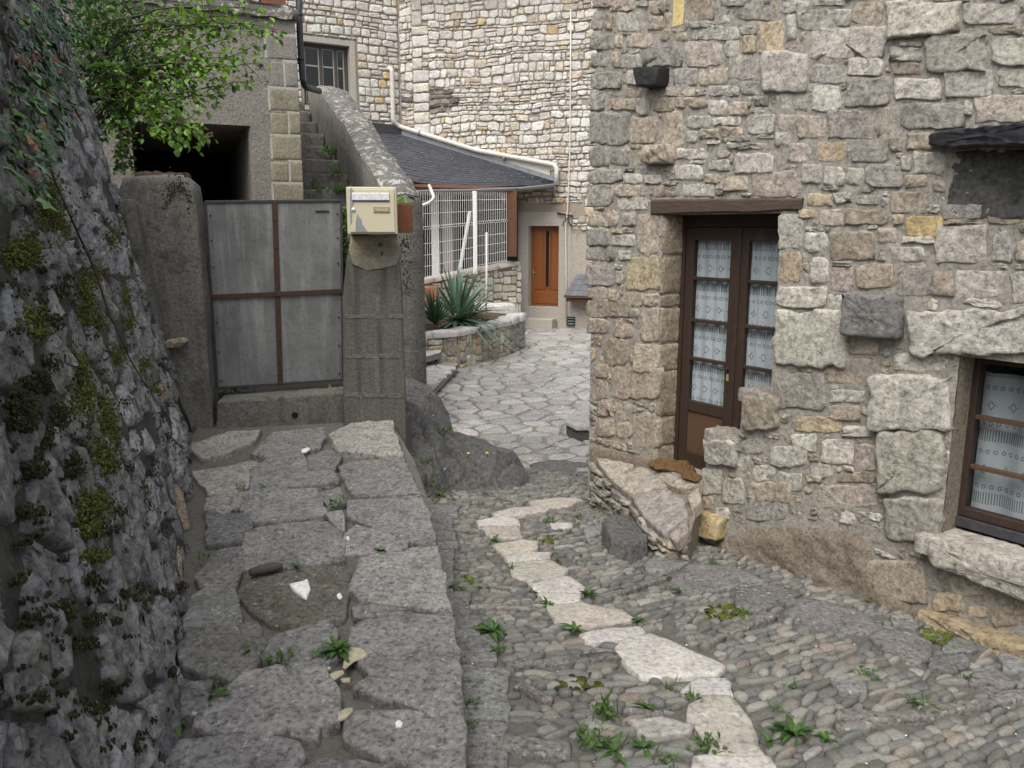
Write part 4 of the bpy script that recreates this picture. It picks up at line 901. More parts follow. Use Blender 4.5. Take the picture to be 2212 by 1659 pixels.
# ---- sloping doorstep ledge
ledge = thing('doorstep_ledge', 'sloping stone ledge with pale edge slabs below the brown glazed door', 'doorstep', (1.1, 5.6, -2.2))
pA = P(1284, 990, 6.45); pB = P(1439, 1164, 5.09); pC = P(1490, 1150, 5.10); pD = RW.off(-.05).hit3(1522, 1040); pE = RW.off(-.05).hit3(1418, 1000); pE2 = RW.off(-.2).at(aL, zF + .005, 0)
pF = RW.off(-.05).hit3(1290, 985)
ring = [pA, pB, pC, pD, pE, pF]
foot_ = [Vector((v.x, v.y, -2.6)) for v in ring]
out = Vector((-.75, -.3, 0)) * .06
foot_[0] += out; foot_[1] += out
mb = MB(); mb.prism(foot_, [v - Vector((0, 0, .03)) for v in ring]); mb.build('ledge_core', M['render'], ledge)
ex = (pB - pA).normalized(); LN = Plane(pA, ex, (pD - pA) - ex * (pD - pA).dot(ex))
LN.e2.normalize(); LN.n = LN.e1.cross(LN.e2)
if LN.n.z < 0: LN.n = -LN.n
def lp(p): return LN.hit(*p)
lslabs = [([(1288, 992), (1330, 1000), (1372, 1008), (1345, 1030), (1322, 1038), (1300, 1012)], (.33, .295, .24)), ([(1322, 1040), (1350, 1024), (1385, 1012), (1420, 1030), (1440, 1055), (1370, 1070), (1350, 1062)], (.30, .268, .22)),
  ([(1362, 1075), (1440, 1058), (1480, 1085), (1485, 1120), (1436, 1158), (1400, 1125)], (.26, .24, .21)), ([(1390, 1012), (1420, 1005), (1515, 1038), (1510, 1052), (1470, 1060), (1440, 1048)], (.29, .245, .195)), ([(1446, 1160), (1484, 1126), (1490, 1150), (1462, 1175)], (.24, .21, .17)), ([(1486, 1078), (1512, 1056), (1516, 1085), (1494, 1108)], (.3, .26, .2))]
for p, c in lslabs:
    poly = densify(shrink([lp(q) for q in p], -.006), .05); poly = [(x + rng.uniform(-.008, .008), y + rng.uniform(-.008, .008)) for x, y in poly]; c = tuple(q * .8 + w * .2 for q, w in zip(c, (.31, .28, .235)))
    V, F = geo_stone(poly, LN, .022, rng, -.06, .6, 1, prof=((1, None), (1, .4), (.96, .92), (.75, 1), (.4, 1)), freq=8, flat=True)
    obj('ledge_slab', V, F, M['stone'], ledge, True, c)
fx = (foot_[1] - foot_[0]).normalized(); LF = Plane(Vector((pA.x, pA.y, 0)) + out * .3, Vector((ex.x, ex.y, 0)).normalized(), (0, 0, 1))
lf = Pieces(ledge, 'stone', M['stone']); L_ = (Vector((pB.x - pA.x, pB.y - pA.y, 0))).length
lr = Raster(-.05, L_ + .02, -2.45, -1.85, .015)
lr.fill([(-.05, pA.z - .02), (L_, pB.z - .02), (L_, -1.7), (-.05, -1.7)])
rubble_fill(lr, LF, lf, rng, lambda: rng.uniform(.12, .34), lambda: rng.uniform(.04, .10), .07, .03, lambda a, z: vary(tuple(q * .85 for q in TINT[rng.choice('twgbbd')]), rng), (.004, .03), .016, 1.1, .22, .1, skew=.3, jag=.1)
fc = (pC - pB); fc.z = 0; LE = Plane(Vector((pB.x, pB.y, 0)), fc.normalized(), (0, 0, 1)); lr = Raster(.0, fc.length, -2.45, -1.95, .015); lr.fill([(0, pB.z - .02), (fc.length, pC.z - .02), (fc.length, -1.7), (0, -1.7)])
rubble_fill(lr, LE, lf, rng, lambda: rng.uniform(.08, .2), lambda: rng.uniform(.05, .1), .05, .03, lambda a, z: vary(TINT[rng.choice('tgb')], rng), (.015, .04), .012, .8, .2, .08)
lf.finish()
# ================================================================== LEFT RETAINING WALL
rng = random.Random(5)
dL = Vector((-1.285, 3.47, .25)).normalized(); nh = Vector((.938, .347, 0)).normalized()
upL = (Vector((0, 0, 1)) - nh * .215).normalized()
LO = Vector((-1.20, 2.49, -1.86))
LWP = Plane(LO, dL, upL); LWP.n = upL.cross(dL).normalized()
if LWP.n.x < 0: LWP.n = -LWP.n
rwall = thing('retaining_wall', 'leaning mossy rubble retaining wall along the left of the walkway', 'wall', (-1.6, 4, -1.8))
S0, S1, H0, H1 = -3.2, LWP.hit(412, 935)[0] + .02, -.25, 3.1
V, F = grid_sheet(LWP.off(.004), S0, S1, H0, H1, .04, (), .022, 8); obj('wall_core', V, F, M['mortar_dark'], rwall)
back = MB(); back.add([LWP.at(S1, H0, 0), LWP.at(S1, H1, 0), LWP.at(S1, H1, -1.5), LWP.at(S1, H0, -1.5)], [(0, 1, 2, 3)]); back.add([LWP.at(S0, H1, 0), LWP.at(S1, H1, 0), LWP.at(S1, H1, -2.5), LWP.at(S0, H1, -2.5)], [(0, 1, 2, 3)])
back.build('wall_back', M['mortar_dark'], rwall)
pts = []
def lsz(s): return .15
b = H0
while b < H1:
    s = S0
    while s < S1 + .1:
        big = noise.noise(Vector((s * .9, b * .9, 5.5)))
        pts.append((s + rng.uniform(-.45, .45) * .17, b + rng.uniform(-.45, .45) * .15)); s += rng.choice((.10, .16, .26, .36, .48)) * (1 + .4 * big)
    b += .175
ls = Pieces(rwall, 'stone', M['grey'])
anis = [(x, y * 1.25) for x, y in pts]
for (s, b), poly in zip(pts, voronoi(anis)):
    if len(poly) < 3: continue
    poly = [(x, y / 1.25) for x, y in poly]
    if rng.random() < .10: continue
    poly = shrink(poly, rng.uniform(.012, .045)); poly = [(min(x, S1 + .02), y) for x, y in poly]
    poly = [(x + rng.uniform(-.016, .016), y + rng.uniform(-.016, .016)) for x, y in densify(poly, .05)]
    c = rng.choice([(.255, .252, .25), (.21, .208, .206), (.31, .307, .303), (.165, .163, .16), (.24, .232, .218), (.28, .278, .277)])
    if b < .7 and rng.random() < .05: c = (.33, .26, .185)
    ls.add(geo_stone(poly, LWP, rng.uniform(.010, .034), rng, -.05, 1.4, 0, prof=((1, None), (1.0, .35), (.95, .85), (.85, 1.0), (.7, 1), (.52, 1.0), (.34, 1), (.17, 1.0)), jag=.1), vary(c, rng, .2))
ls.finish(300)
# moss cushions, painted by where they grow in the photograph
ico = []
for z, r, n in ((0, 1, 7), (.55, .8, 7)):
    for i in range(n): ico.append((r * math.cos(2 * math.pi * i / n), r * math.sin(2 * math.pi * i / n), z))
ico.append((0, 0, 1.0)); icf = [(i, (i + 1) % 7, 7 + (i + 1) % 7, 7 + i) for i in range(7)] + [(7 + i, 7 + (i + 1) % 7, 14) for i in range(7)]
moss = MB(); dark = MB()
def cushion(mb, pl, a, b, r, h, lift, col):
    rot = rng.uniform(0, 6.28); k = rng.uniform(.7, 1.3)
    mb.add([pl.at(a + r * k * (x * math.cos(rot) - y * math.sin(rot)), b + r / k * (x * math.sin(rot) + y * math.cos(rot)), lift + h * z * rng.uniform(.75, 1.25)) for x, y, z in ico], icf, col)
spots_ = [(45, 535, 45, 30), (30, 560, 40, 25), (90, 460, 30, 35), (110, 490, 25, 35), (170, 640, 24, 60), (190, 600, 18, 30), (150, 800, 22, 40), (165, 850, 20, 45), (205, 900, 26, 50), (220, 950, 24, 45), (200, 985, 28, 30), (150, 880, 28, 25), (185, 1100, 34, 40), (170, 1145, 26, 30), (45, 690, 30, 25), (60, 720, 26, 22), (240, 770, 20, 30), (300, 790, 22, 25), (260, 640, 18, 30), (230, 520, 16, 30), (330, 845, 16, 14), (95, 410, 22, 30), (215, 1010, 26, 22), (180, 1210, 26, 18), (260, 470, 14, 25), (195, 700, 20, 25), (270, 700, 15, 20)]
GR = [(.07, .085, .02), (.095, .11, .025), (.05, .06, .018), (.11, .115, .03), (.06, .05, .022)]
for x, y, rx, ry in spots_:
    for _ in range(int(rx * ry / 1.3)):
        t = rng.uniform(0, 6.28); q = abs(rng.gauss(0, .62)); a, b = LWP.hit(x + rx * q * math.cos(t), y + ry * q * math.sin(t))
        cushion(moss, LWP, a, b, rng.uniform(.0025, .007), rng.uniform(.004, .010), rng.uniform(.008, .046), vary(rng.choice(GR), rng, .3))
dspots = [(30, 900, 34, 40), (15, 870, 24, 24), (110, 905, 24, 30), (120, 620, 22, 26), (140, 1010, 18, 30), (350, 950, 14, 12), (375, 965, 10, 16), (340, 905, 12, 12), (70, 1340, 34, 24), (110, 1330, 24, 26), (180, 1345, 20, 14), (200, 1150, 22, 20), (250, 1290, 16, 12), (55, 1020, 22, 24), (100, 700, 20, 20), (60, 830, 26, 26), (240, 1110, 14, 14), (160, 1400, 26, 12), (330, 1150, 14, 14), (40, 1110, 24, 16), (210, 770, 14, 14), (260, 870, 12, 10), (85, 950, 14, 26), (300, 1060, 10, 12), (180, 1540, 26, 16), (280, 1610, 24, 24), (95, 780, 20, 18)]
for _ in range(230): dspots.append((rng.uniform(0, 420), rng.uniform(420, 1650), rng.uniform(4, 12), rng.uniform(4, 12)))
for x, y, rx, ry in dspots:
    for _ in range(max(5, int(rx * ry / 3))):
        t = rng.uniform(0, 6.28); q = math.sqrt(rng.random()); a, b = LWP.hit(x + rx * q * math.cos(t), y + ry * q * math.sin(t))
        if a > S1 - .02: continue
        cushion(dark, LWP, a, b, rng.uniform(.003, .008), rng.uniform(.003, .008), rng.uniform(.006, .044), vary(rng.choice([(.03, .033, .014), (.045, .042, .02), (.022, .024, .012)]), rng, .3))
o = moss.build('moss', M['moss'], rwall, True); o['kind'] = 'stuff'; o = dark.build('dark_moss', M['moss'], rwall, True); o['kind'] = 'stuff'
# bare briar stem trailing down the wall
stem = MB(); pth = []
for x, y in ((5, 300), (38, 400), (85, 500), (135, 600), (165, 690), (215, 790), (255, 850), (320, 930)): a, b = LWP.hit(x, y); pth.append(LWP.at(a, b, .13))
stem.tube(pth, [.005, .005, .0045, .0045, .004, .0035, .003, .002], 6); o = stem.build('bare_stem', M['rust'], None, True); props(o, 'bare reddish stem trailing down the mossy wall', 'stem')

# ================================================================== GATE, PILLARS
e1B = Vector((math.cos(R(9)), math.sin(R(9)), 0))
GP = Plane(P(600, 640, 6.6), e1B, (0, 0, 1))
gate = thing('metal_gate', 'galvanised sheet metal gate with a rusty cross bar', 'gate', GP.hit3(600, 838))
ga = [GP.hit(443, 436), GP.hit(737, 433), GP.hit(741, 820), GP.hit(470, 838)]
def gq(u, v):           # bilinear position on the gate
    p = [ga[3][k] * (1 - u) * (1 - v) + ga[2][k] * u * (1 - v) + ga[1][k] * u * v + ga[0][k] * (1 - u) * v for k in (0, 1)]; return p
um, vm = .50, .505
for (u0, u1) in ((.0, um), (um, 1.)):
    for (v0, v1) in ((0., vm), (vm, 1.)):
        c = [gq(u0, v0), gq(u1, v0), gq(u1, v1), gq(u0, v1)]; V = []; F = []; n = 8
        for h in (0.0, -.004):
            for j in range(n + 1):
                for i in range(n + 1):
                    u = u0 + (u1 - u0) * i / n; v = v0 + (v1 - v0) * j / n; p = gq(u, v)
                    bl = .006 * noise.noise(Vector((u * 4, v * 4, 1))) * math.sin(math.pi * i / n) * math.sin(math.pi * j / n) * 2
                    V.append(GP.at(p[0], p[1], h + bl))
        N_ = (n + 1) ** 2
        for j in range(n):
            for i in range(n):
                a = j * (n + 1) + i; F.append((a, a + 1, a + n + 2, a + n + 1)); F.append((N_ + a, N_ + a + n + 1, N_ + a + n + 2, N_ + a + 1))
        obj('sheet_panel', V, F, M['sheet'], gate)
def gbar(u0, v0, u1, v1, w, h0, h1, name, mat):
    p0, p1 = Vector(gq(u0, v0)), Vector(gq(u1, v1)); d = (p1 - p0).normalized(); q = Vector((-d.y, d.x)) * w
    pts = [p0 - q, p1 - q, p1 + q, p0 + q]
    return MB().prism([GP.at(v.x, v.y, h0) for v in pts], [GP.at(v.x, v.y, h1) for v in pts]).build(name, mat, gate, bevel=.002)
gbar(um - .005, -.01, um + .005, 1.0, .021, .006, .014, 'rusty_bar', M['rust']); gbar(0, vm - .005, 1.0, vm + .0, .019, .0145, .021, 'rusty_bar', M['rust'])
gbar(0, 1.0, 1, 1.0, .010, -.02, .012, 'frame_bar', M['iron_pipe']); gbar(0, 0, 1, 0.0, .010, -.02, .012, 'frame_bar', M['iron_pipe']); gbar(.0, 0, .0, 1, .010, -.02, .010, 'frame_bar', M['iron_pipe']); gbar(1, 0, 1, 1, .010, -.02, .010, 'frame_bar', M['iron_pipe'])
for u in (.03, .97):
    for v in (.04, .2, .36, .66, .8, .93):
        p = gq(u, v); MB().tube([GP.at(p[0], p[1], 0), GP.at(p[0], p[1], .012)], [.008, .005], 7).build('rivet', M['iron_pipe'], gate, True)
for v in (.06, .25, .42, .6, .75, .9):
    p = gq(um, v); MB().tube([GP.at(p[0], p[1], .012), GP.at(p[0], p[1], .024)], [.007, .004], 7).build('rivet', M['rust'], gate, True)
p = gq(.855, .945); MB().pbox(GP, p[0] - .055, p[0] + .055, p[1] - .008, p[1] + .008, -.001, .012).build('handle_slot', M['iron_pipe'], gate, bevel=.004)
# sill step below the gate
SPn = Plane(P(605, 900, 6.38), e1B, (0, 0, 1))
c = [SPn.hit(459, 934), SPn.hit(744, 908), SPn.hit(744, 846), SPn.hit(468, 868)]
tb = [SPn.at(*q) for q in c]; bk = Vector((-e1B.y, e1B.x, 0)) * .34
sill = MB().prism([tb[0] - Vector((0, 0, .3)), tb[1] - Vector((0, 0, .3)), tb[2] - Vector((0, 0, .0)), tb[3]], [tb[0] + bk - Vector((0, 0, .3)), tb[1] + bk - Vector((0, 0, .3)), tb[2] + bk, tb[3] + bk]).build('gate_sill', M['concrete'], None, bevel=.018)
props(sill, 'dark concrete sill with a drain hole under the metal gate', 'sill')
hc = SPn.hit3(637, 897); nB = SPn.n
MB().tube([hc + nB * .003, hc - nB * .1], .028, 14).build('drain_hole', M['blackness'], sill)
# shaped masses: outline in a plane, extruded back, roughened
def rough_mass(name, pl, outline, depth, mat, parent, step=.07, amp=.012, freq=5, chamf=.03, label=None):
    o2 = densify(outline, step); n = len(o2); cx = sum(p[0] for p in o2) / n; cy = sum(p[1] for p in o2) / n; V = []; F = []
    lay = [(0, .93), (0, .97), (-chamf * .35, .99), (-chamf, 1.0)] + [(-chamf - (depth - chamf) * i / 6, 1.0) for i in range(1, 7)]
    for h, k in lay:
        for x, y in o2:
            q = pl.at(cx + (x - cx) * k if k < .98 else x + (cx - x) * (1 - k) , cy + (y - cy) * k if k < .98 else y + (cy - y) * (1 - k), h)
            w = Vector((noise.noise(q * freq), noise.noise(q * freq + Vector((7, 3, 1))), noise.noise(q * freq + Vector((1, 9, 4)))))
            V.append(q + w * amp + Vector((noise.noise(q * freq * 4), noise.noise(q * freq * 4.1 + Vector((2, 2, 2))), 0)) * amp * .4)
    for r in range(len(lay) - 1):
        for i in range(n): F.append((r * n + i, r * n + (i + 1) % n, (r + 1) * n + (i + 1) % n, (r + 1) * n + i))
    # front face: rings shrinking to the centre
    k0 = .93; base = len(V); prev = 0
    for k in (.75, .5, .25, .08):
        for x, y in o2:
            q = pl.at(cx + (x - cx) * k, cy + (y - cy) * k, 0); V.append(q + pl.n * (noise.noise(q * freq) + .5 * noise.noise(q * freq * 3)) * amp)
        st = len(V) - n
        for i in range(n): F.append((prev + i, st + i, st + (i + 1) % n, prev + (i + 1) % n))
        prev = st
    F.append(tuple(prev + i for i in range(n)))
    o = obj(name, V, F, mat, parent, recalc=True)
    if label: o['label'] = label
    return o
PL = Plane(P(360, 640, 6.28), e1B, (0, 0, 1))
lp_ = [PL.hit(*q) for q in ((225, 960), (464, 955), (452, 800), (442, 640), (430, 500), (414, 397), (388, 376), (350, 377), (262, 381), (250, 420))]
lpil = thing('gate_post', 'squat concrete gate post with leaf litter on top beside the mossy wall', 'gate post', (PL.at(sum(p[0] for p in lp_) / 10, lp_[0][1])))
rough_mass('post_body', PL, lp_, .30, M['concrete'], lpil, chamf=.06)
a0, b0 = PL.hit(300, 376); a1, _ = PL.hit(405, 376)
lit = MB(); lt = Plane(PL.at(0, PL.hit(330, 392)[1] + .035, 0), PL.e1, -PL.n); lt.n = Vector((0, 0, 1))
V, F = geo_stone(densify([(a0 - .05, .04), (a1 - .04, .05), (a1 - .06, .42), (a0 - .05, .45)], .05), lt, .035, rng, -.06, 1.2, 1, freq=14); obj('leaf_litter', V, F, M['litter'], lpil)
# smooth mortar fillet between wall and post
FP = Plane(P(330, 640, 6.12), e1B, (0, 0, 1)); f = [FP.hit(*q) for q in ((250, 430), (282, 430), (300, 500), (322, 600), (350, 740), (385, 860), (420, 945), (395, 945), (350, 800), (310, 640), (275, 540))]
rough_mass('mortar_fillet', FP, f, .3, M['concrete'], lpil, amp=.006, chamf=.015)
q = P(378, 742, 6.2); V, F = geo_stone(densify([PL.hit(*p) for p in ((350, 752), (395, 748), (408, 735), (400, 728), (362, 734))], .02), PL, .07, rng, -.05, .5, 1, flat=True); obj('embedded_pebble', V, F, M['stone'], lpil, True, (.34, .29, .21))
mm = MB()
for _ in range(520):
    x, y = 382 + rng.gauss(0, 14), 432 + rng.gauss(0, 26)
    if x > 412: continue
    a, b = PL.hit(x, y); cushion(mm, PL, a, b, rng.uniform(.004, .010), .004, -.004, vary((.035, .036, .02), rng, .3))
o = mm.build('moss', M['moss'], lpil, True); o['kind'] = 'stuff'
# right pillar
PR = Plane(P(810, 800, 6.34), e1B, (0, 0, 1))
rpil = thing('gate_pillar', 'tall weathered block gate pillar standing under the cream mailbox', 'gate pillar', PR.hit3(820, 1080))
body = [PR.hit(*q) for q in ((742, 1120), (880, 1120), (878, 900), (872, 700), (868, 600), (862, 545), (845, 520), (800, 512), (762, 515), (748, 560), (740, 640))]
rough_mass('pillar_body', PR, body, .95, M['block'], rpil, amp=.004, chamf=.045)
jm = MB()
for pts in (((745, 683), (870, 683), 4.5), ((745, 770), (870, 768), 5), ((745, 852), (872, 855), 5), ((815, 610), (818, 683), 5), ((812, 770), (816, 850), 5.5), ((780, 855), (782, 905), 4)):
    p0, p1 = Vector(PR.hit(*pts[0])), Vector(PR.hit(*pts[1])); d = (p1 - p0).normalized(); qv = Vector((-d.y, d.x)) * (pts[2] / FPX * 6.3)
    for i in range(6):
        s0 = p0 + (p1 - p0) * i / 6; s1 = p0 + (p1 - p0) * (i + 1) / 6; w = rng.uniform(.7, 1.2)
        jm.prism([PR.at(v.x, v.y, -.03) for v in (s0 - qv * w, s1 - qv * w, s1 + qv * w, s0 + qv * w)], [PR.at(v.x, v.y, .0035 + rng.uniform(0, .001)) for v in (s0 - qv * w, s1 - qv * w, s1 + qv * w, s0 + qv * w)])
jm.build('block_joint', M['concrete'], rpil)
hd = [PR.hit(*q) for q in ((758, 572), (790, 584), (830, 580), (858, 574), (864, 550), (864, 530), (856, 505), (758, 505), (752, 540))]
rough_mass('pillar_head', PR.off(.008), hd, .35, m_surface('ochre_cement', (.25, .225, .175), c2=(.16, .145, .12), var=.3, vscale=4, fine=50, bump=1, bdist=.015, spots2=(3.5, .52, .66, (.36, .31, .17), .7)), rpil, amp=.02, freq=7, chamf=.05)
ms = MB()
for _ in range(240):
    x, y = rng.uniform(862, 893), rng.uniform(510, 640); k = (y - 510) / 130
    if rng.random() < k * .6: continue
    q = P(x, y, 6.42 + (x - 862) / 31 * .75); cushion(ms, Plane(q, (0, 1, 0), (0, 0, 1)), 0, 0, rng.uniform(.005, .011), .012, 0, vary(rng.choice([(.085, .078, .06), (.07, .064, .045), (.11, .098, .075), (.13, .12, .1)]), rng))
o = ms.build('moss', M['moss'], rpil, True); o['kind'] = 'stuff'
# ---- mailbox
e1m = Vector((math.cos(R(7)), math.sin(R(7)), 0)); MP = Plane(P(800, 455, 6.12), e1m, (0, 0, 1))
def mq(px, py): return MP.hit(px, py)
m0, m1 = mq(751, 506), mq(856, 404)
mbx = thing('mailbox', 'cream metal mailbox with peeling paint on top of the gate pillar', 'mailbox', MP.at((m0[0] + m1[0]) / 2, m0[1]))
MB().pbox(MP, m0[0], m1[0], m0[1], m1[1], -.27, 0).build('mailbox_case', M['mailbox'], mbx, bevel=.008)
d0, d1 = mq(757, 502), mq(851, 409)
MB().pbox(MP, d0[0], d1[0], d0[1], d1[1], .001, .012).build('mailbox_door', M['mailbox'], mbx, bevel=.004)
s0, s1 = mq(761, 433), mq(841, 417); MB().pbox(MP, s0[0], s1[0], s0[1], s1[1], .012, .024).build('letter_flap', M['alu'], mbx, bevel=.005)
MB().pbox(MP, s0[0] + .002, s1[0], s0[1] - .007, s0[1] - .001, .013, .019).build('flap_lip', M['iron_pipe'], mbx)
s0, s1 = mq(807, 459), mq(842, 447); fr_ = MB().pbox(MP, s0[0], s1[0], s0[1], s1[1], .0125, .019).build('name_plate', M['brass'], mbx, bevel=.002)
MB().pbox(MP, s0[0] + .012, s1[0] - .012, s0[1] + .010, s1[1] - .010, .0195, .021).build('name_card', M['flake'], fr_)
lk = MP.at(*mq(764, 453)); MB().tube([lk + MP.n * .012, lk + MP.n * .02], [.017, .015], 14).build('lock', M['alu'], mbx, True)
def patch(px, name):
    pts = [mq(*p) for p in px]; return MB().prism([MP.at(a, b, .0122) for a, b in pts], [MP.at(a, b, .0134) for a, b in pts]).build(name, M['peeled'], mbx)
patch([(756, 410), (759, 405), (764, 412), (765, 440), (761, 450), (761, 480), (757, 488)], 'peeled_patch')
patch([(768, 500), (770, 470), (773, 462), (777, 470), (781, 473), (783, 485), (792, 497), (795, 501)], 'peeled_patch')
# rusty planter box behind the mailbox
fbx = thing('rusty_flower_box', 'rusty sheet metal flower box beside the cream mailbox', 'flower box', P(874, 504, 6.55))
q = Plane(P(874, 470, 6.5), Vector((math.cos(R(35)), math.sin(R(35)), 0)), (0, 0, 1)); x0, y0 = q.hit(853, 503); x1, y1 = q.hit(891, 441)
MB().pbox(q, x0, x1, y0, y1, -.26, 0).build('box_body', M['rust2'], fbx, bevel=.006); MB().pbox(q, x0 + .01, x1 - .01, y1 - .02, y1 + .006, -.25, -.01).build('soil', M['earth'], fbx)
FBX = (q, x0, x1, y1)

# ================================================================== ROUGHCAST BUILDING WITH PASSAGE
a24 = R(24); eB1 = Vector((math.cos(a24), math.sin(a24), 0)); eB2 = Vector((-math.sin(a24), math.cos(a24), 0))
OB = P(655, 420, 9.5); OB.z = 0
BP = Plane(OB, eB1, (0, 0, 1))
bld = thing('roughcast_building', 'grey roughcast outbuilding with quoin blocks and a dark passage behind the gate', 'building', (OB.x - 1.2, OB.y, -1.4))
topz = BP.hit(600, 28)[1]; oR = BP.hit(546, 350)[0]; oL = BP.hit(289, 350)[0]; oT0 = BP.hit(435, 250)[1]; oT1 = BP.hit(546, 272)[1]
hole = [(oL, oR, -2.5, oT1)]
V, F = grid_sheet(BP, -6.5, 0, -2.2, topz, .09, hole, .012, 4); obj('front_wall', V, F, M['roughcast'], bld)
ch = .10; tun = MB(); D = 3.2; oRi = oR - .24
tun.add([BP.at(oR, -2.2, 0), BP.at(oR, oT1, 0), BP.at(oR - .02, oT1 - .01, -.06), BP.at(oR - .02, -2.2, -.06)], [(0, 1, 2, 3)])
tun.add([BP.at(oR - .02, -2.2, -.06), BP.at(oR - .02, oT1 - .01, -.06), BP.at(oR - .05, oT1 - .12, -2.2), BP.at(oR - .05, -2.2, -2.2)], [(0, 1, 2, 3)])
tun.add([BP.at(oL, oT1, 0), BP.at(oR, oT1, 0), BP.at(oR - .02, oT1 - .01, -.06), BP.at(oL, oT1 - .01, -.06)], [(0, 1, 2, 3)])
tun.add([BP.at(oL, oT1 - .01, -.06), BP.at(oR - .02, oT1 - .01, -.06), BP.at(oR - .05, oT1 - .12, -2.2), BP.at(oL, oT1 - .12, -2.2)], [(0, 1, 2, 3)])
tun.build('passage_reveal', M['roughcast'], bld)
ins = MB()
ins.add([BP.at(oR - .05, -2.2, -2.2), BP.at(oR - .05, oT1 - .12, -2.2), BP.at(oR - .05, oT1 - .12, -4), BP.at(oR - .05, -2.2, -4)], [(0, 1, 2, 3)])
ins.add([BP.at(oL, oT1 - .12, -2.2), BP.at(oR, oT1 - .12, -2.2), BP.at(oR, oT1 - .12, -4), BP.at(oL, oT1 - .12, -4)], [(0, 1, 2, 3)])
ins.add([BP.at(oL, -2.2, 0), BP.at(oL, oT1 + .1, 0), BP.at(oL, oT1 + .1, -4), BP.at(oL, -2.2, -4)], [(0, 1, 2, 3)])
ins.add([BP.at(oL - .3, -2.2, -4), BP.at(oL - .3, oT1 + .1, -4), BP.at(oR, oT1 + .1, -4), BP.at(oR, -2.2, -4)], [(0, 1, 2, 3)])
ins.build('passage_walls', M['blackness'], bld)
side = MB(); side.add([BP.at(0, -2.2, 0), BP.at(0, topz, 0), BP.at(0, topz, -4.5), BP.at(0, -2.2, -4.5)], [(0, 1, 2, 3)]); side.add([BP.at(0, topz, 0), BP.at(-6.5, topz, 0), BP.at(-6.5, topz, -4.5), BP.at(0, topz, -4.5)], [(0, 1, 2, 3)]); side.build('side_wall', M['roughcast'], bld)
cop = [BP.hit(*p) for p in ((566, 32), (645, 38), (648, 22), (640, 14), (600, 10), (568, 12))]
rough_mass('coping', BP.off(.05), [(-3.2, topz - .03), (0.04, topz - .06), (.04, topz + .05), (-.1, topz + .09), (-3.2, topz + .09)], .5, M['lichen'], bld, step=.08, amp=.025, chamf=.05)
# quoin blocks down the corner, alternately long and short, with pale joints
ys = [75, 131, 190, 242, 292, 347, 395, 437, 490, 545]
for i, (y0, y1) in enumerate(zip(ys[:-1], ys[1:])):
    xl = (572, 612, 580, 622, 585, 624, 588, 624, 590)[i]; xs = [(xl, 650)] if i % 2 == 0 else [(582, xl), (xl, 652)]
    if i % 2 == 0: xs = [(xl, 652)]
    for x0, x1 in xs:
        z1 = BP.hit((x0 + x1) / 2, y0 + 3)[1]; z0 = BP.hit((x0 + x1) / 2, y1 - 3)[1]; u0 = BP.hit(x0 + 2, y0)[0]; u1 = min(.004, BP.hit(x1 - (1 if x1 < 640 else -8), y0)[0])
        V, F = geo_stone(densify(quad_poly([(u0, z0), (u1, z0), (u1, z1), (u0, z1)], rng, .04, .008), .08), BP, .009, rng, -.02, .4, 0, flat=True, freq=6)
        obj('quoin', V, F, M['quoin'], bld, True, vary((.225, .195, .14) if rng.random() < .6 else (.2, .185, .16), rng, .08))
    jz = BP.hit(610, y0)[1]; MB().pbox(BP, BP.hit(xl - 2, y0)[0], 0, jz - .016, jz + .012, -.01, .008).build('pale_joint', M['cement'], bld)
    jx = BP.hit(xl, y0)[0]; MB().pbox(BP, jx - .014, jx + .012, BP.hit(610, y1)[1] + .014, jz - .018, -.01, .0075).build('pale_joint', M['cement'], bld)
# rusted planters on the terrace edge
for k, (x0, x1, y1_) in enumerate(((480, 545, 18), (566, 618, 24))):
    pl = BP.off(-.18); a0, _ = pl.hit(x0, 10); a1, _ = pl.hit(x1, 10); z0 = topz + .06
    t = thing('rusted_planter', ('rusted sheet planter on the roughcast wall top, nearer the hanging branches', 'rusted sheet planter on the roughcast wall top, next to the dark downpipe')[k], 'planter', pl.at((a0 + a1) / 2, z0, -.1), 'rusted planters on the terrace edge')
    MB().pbox(pl, a0, a1, z0, z0 + .45, -.25, 0).build('planter_body', M['rust2'], t, bevel=.006); MB().pbox(pl, a0 - .01, a1 + .01, z0 + .45, z0 + .475, -.26, .01).build('rim', M['rust'], t, bevel=.004)

# ---- outside stairs with lichened parapet
stairs = thing('stone_stairs', 'weedy stone stairs climbing between the roughcast wall and the lichened parapet', 'stairs', OB + eB1 * .37 + Vector((0, 0, -1.4)))
ST = Plane(OB, eB1, (0, 0, 1)); zst = [.465 + (i - 7) * .215 for i in range(18)]
for i in range(4, 15):
    d = .6 + (i - 7) * .47; z = zst[i]
    cut_ = rng.uniform(.2, .5); parts_ = [(0.01, cut_), (cut_ + .008, .76)] if i % 3 == 0 else [(0.01, .76)]
    for u0, u1 in parts_:
        f = Plane(ST.o + eB2 * d, eB1, (0, 0, 1)); V, F = geo_stone(densify([(u0, z - .2), (u1, z - .2), (u1, z), (u0, z)], .06), f, .02, rng, -.52, .5, 0, flat=True, freq=7); obj('step', V, F, M['concrete'], stairs)
par = thing('stair_parapet', 'dark stair parapet wall with pale lichen along its sloping top', 'parapet', OB + eB1 * .95 + Vector((0, 0, -1)))
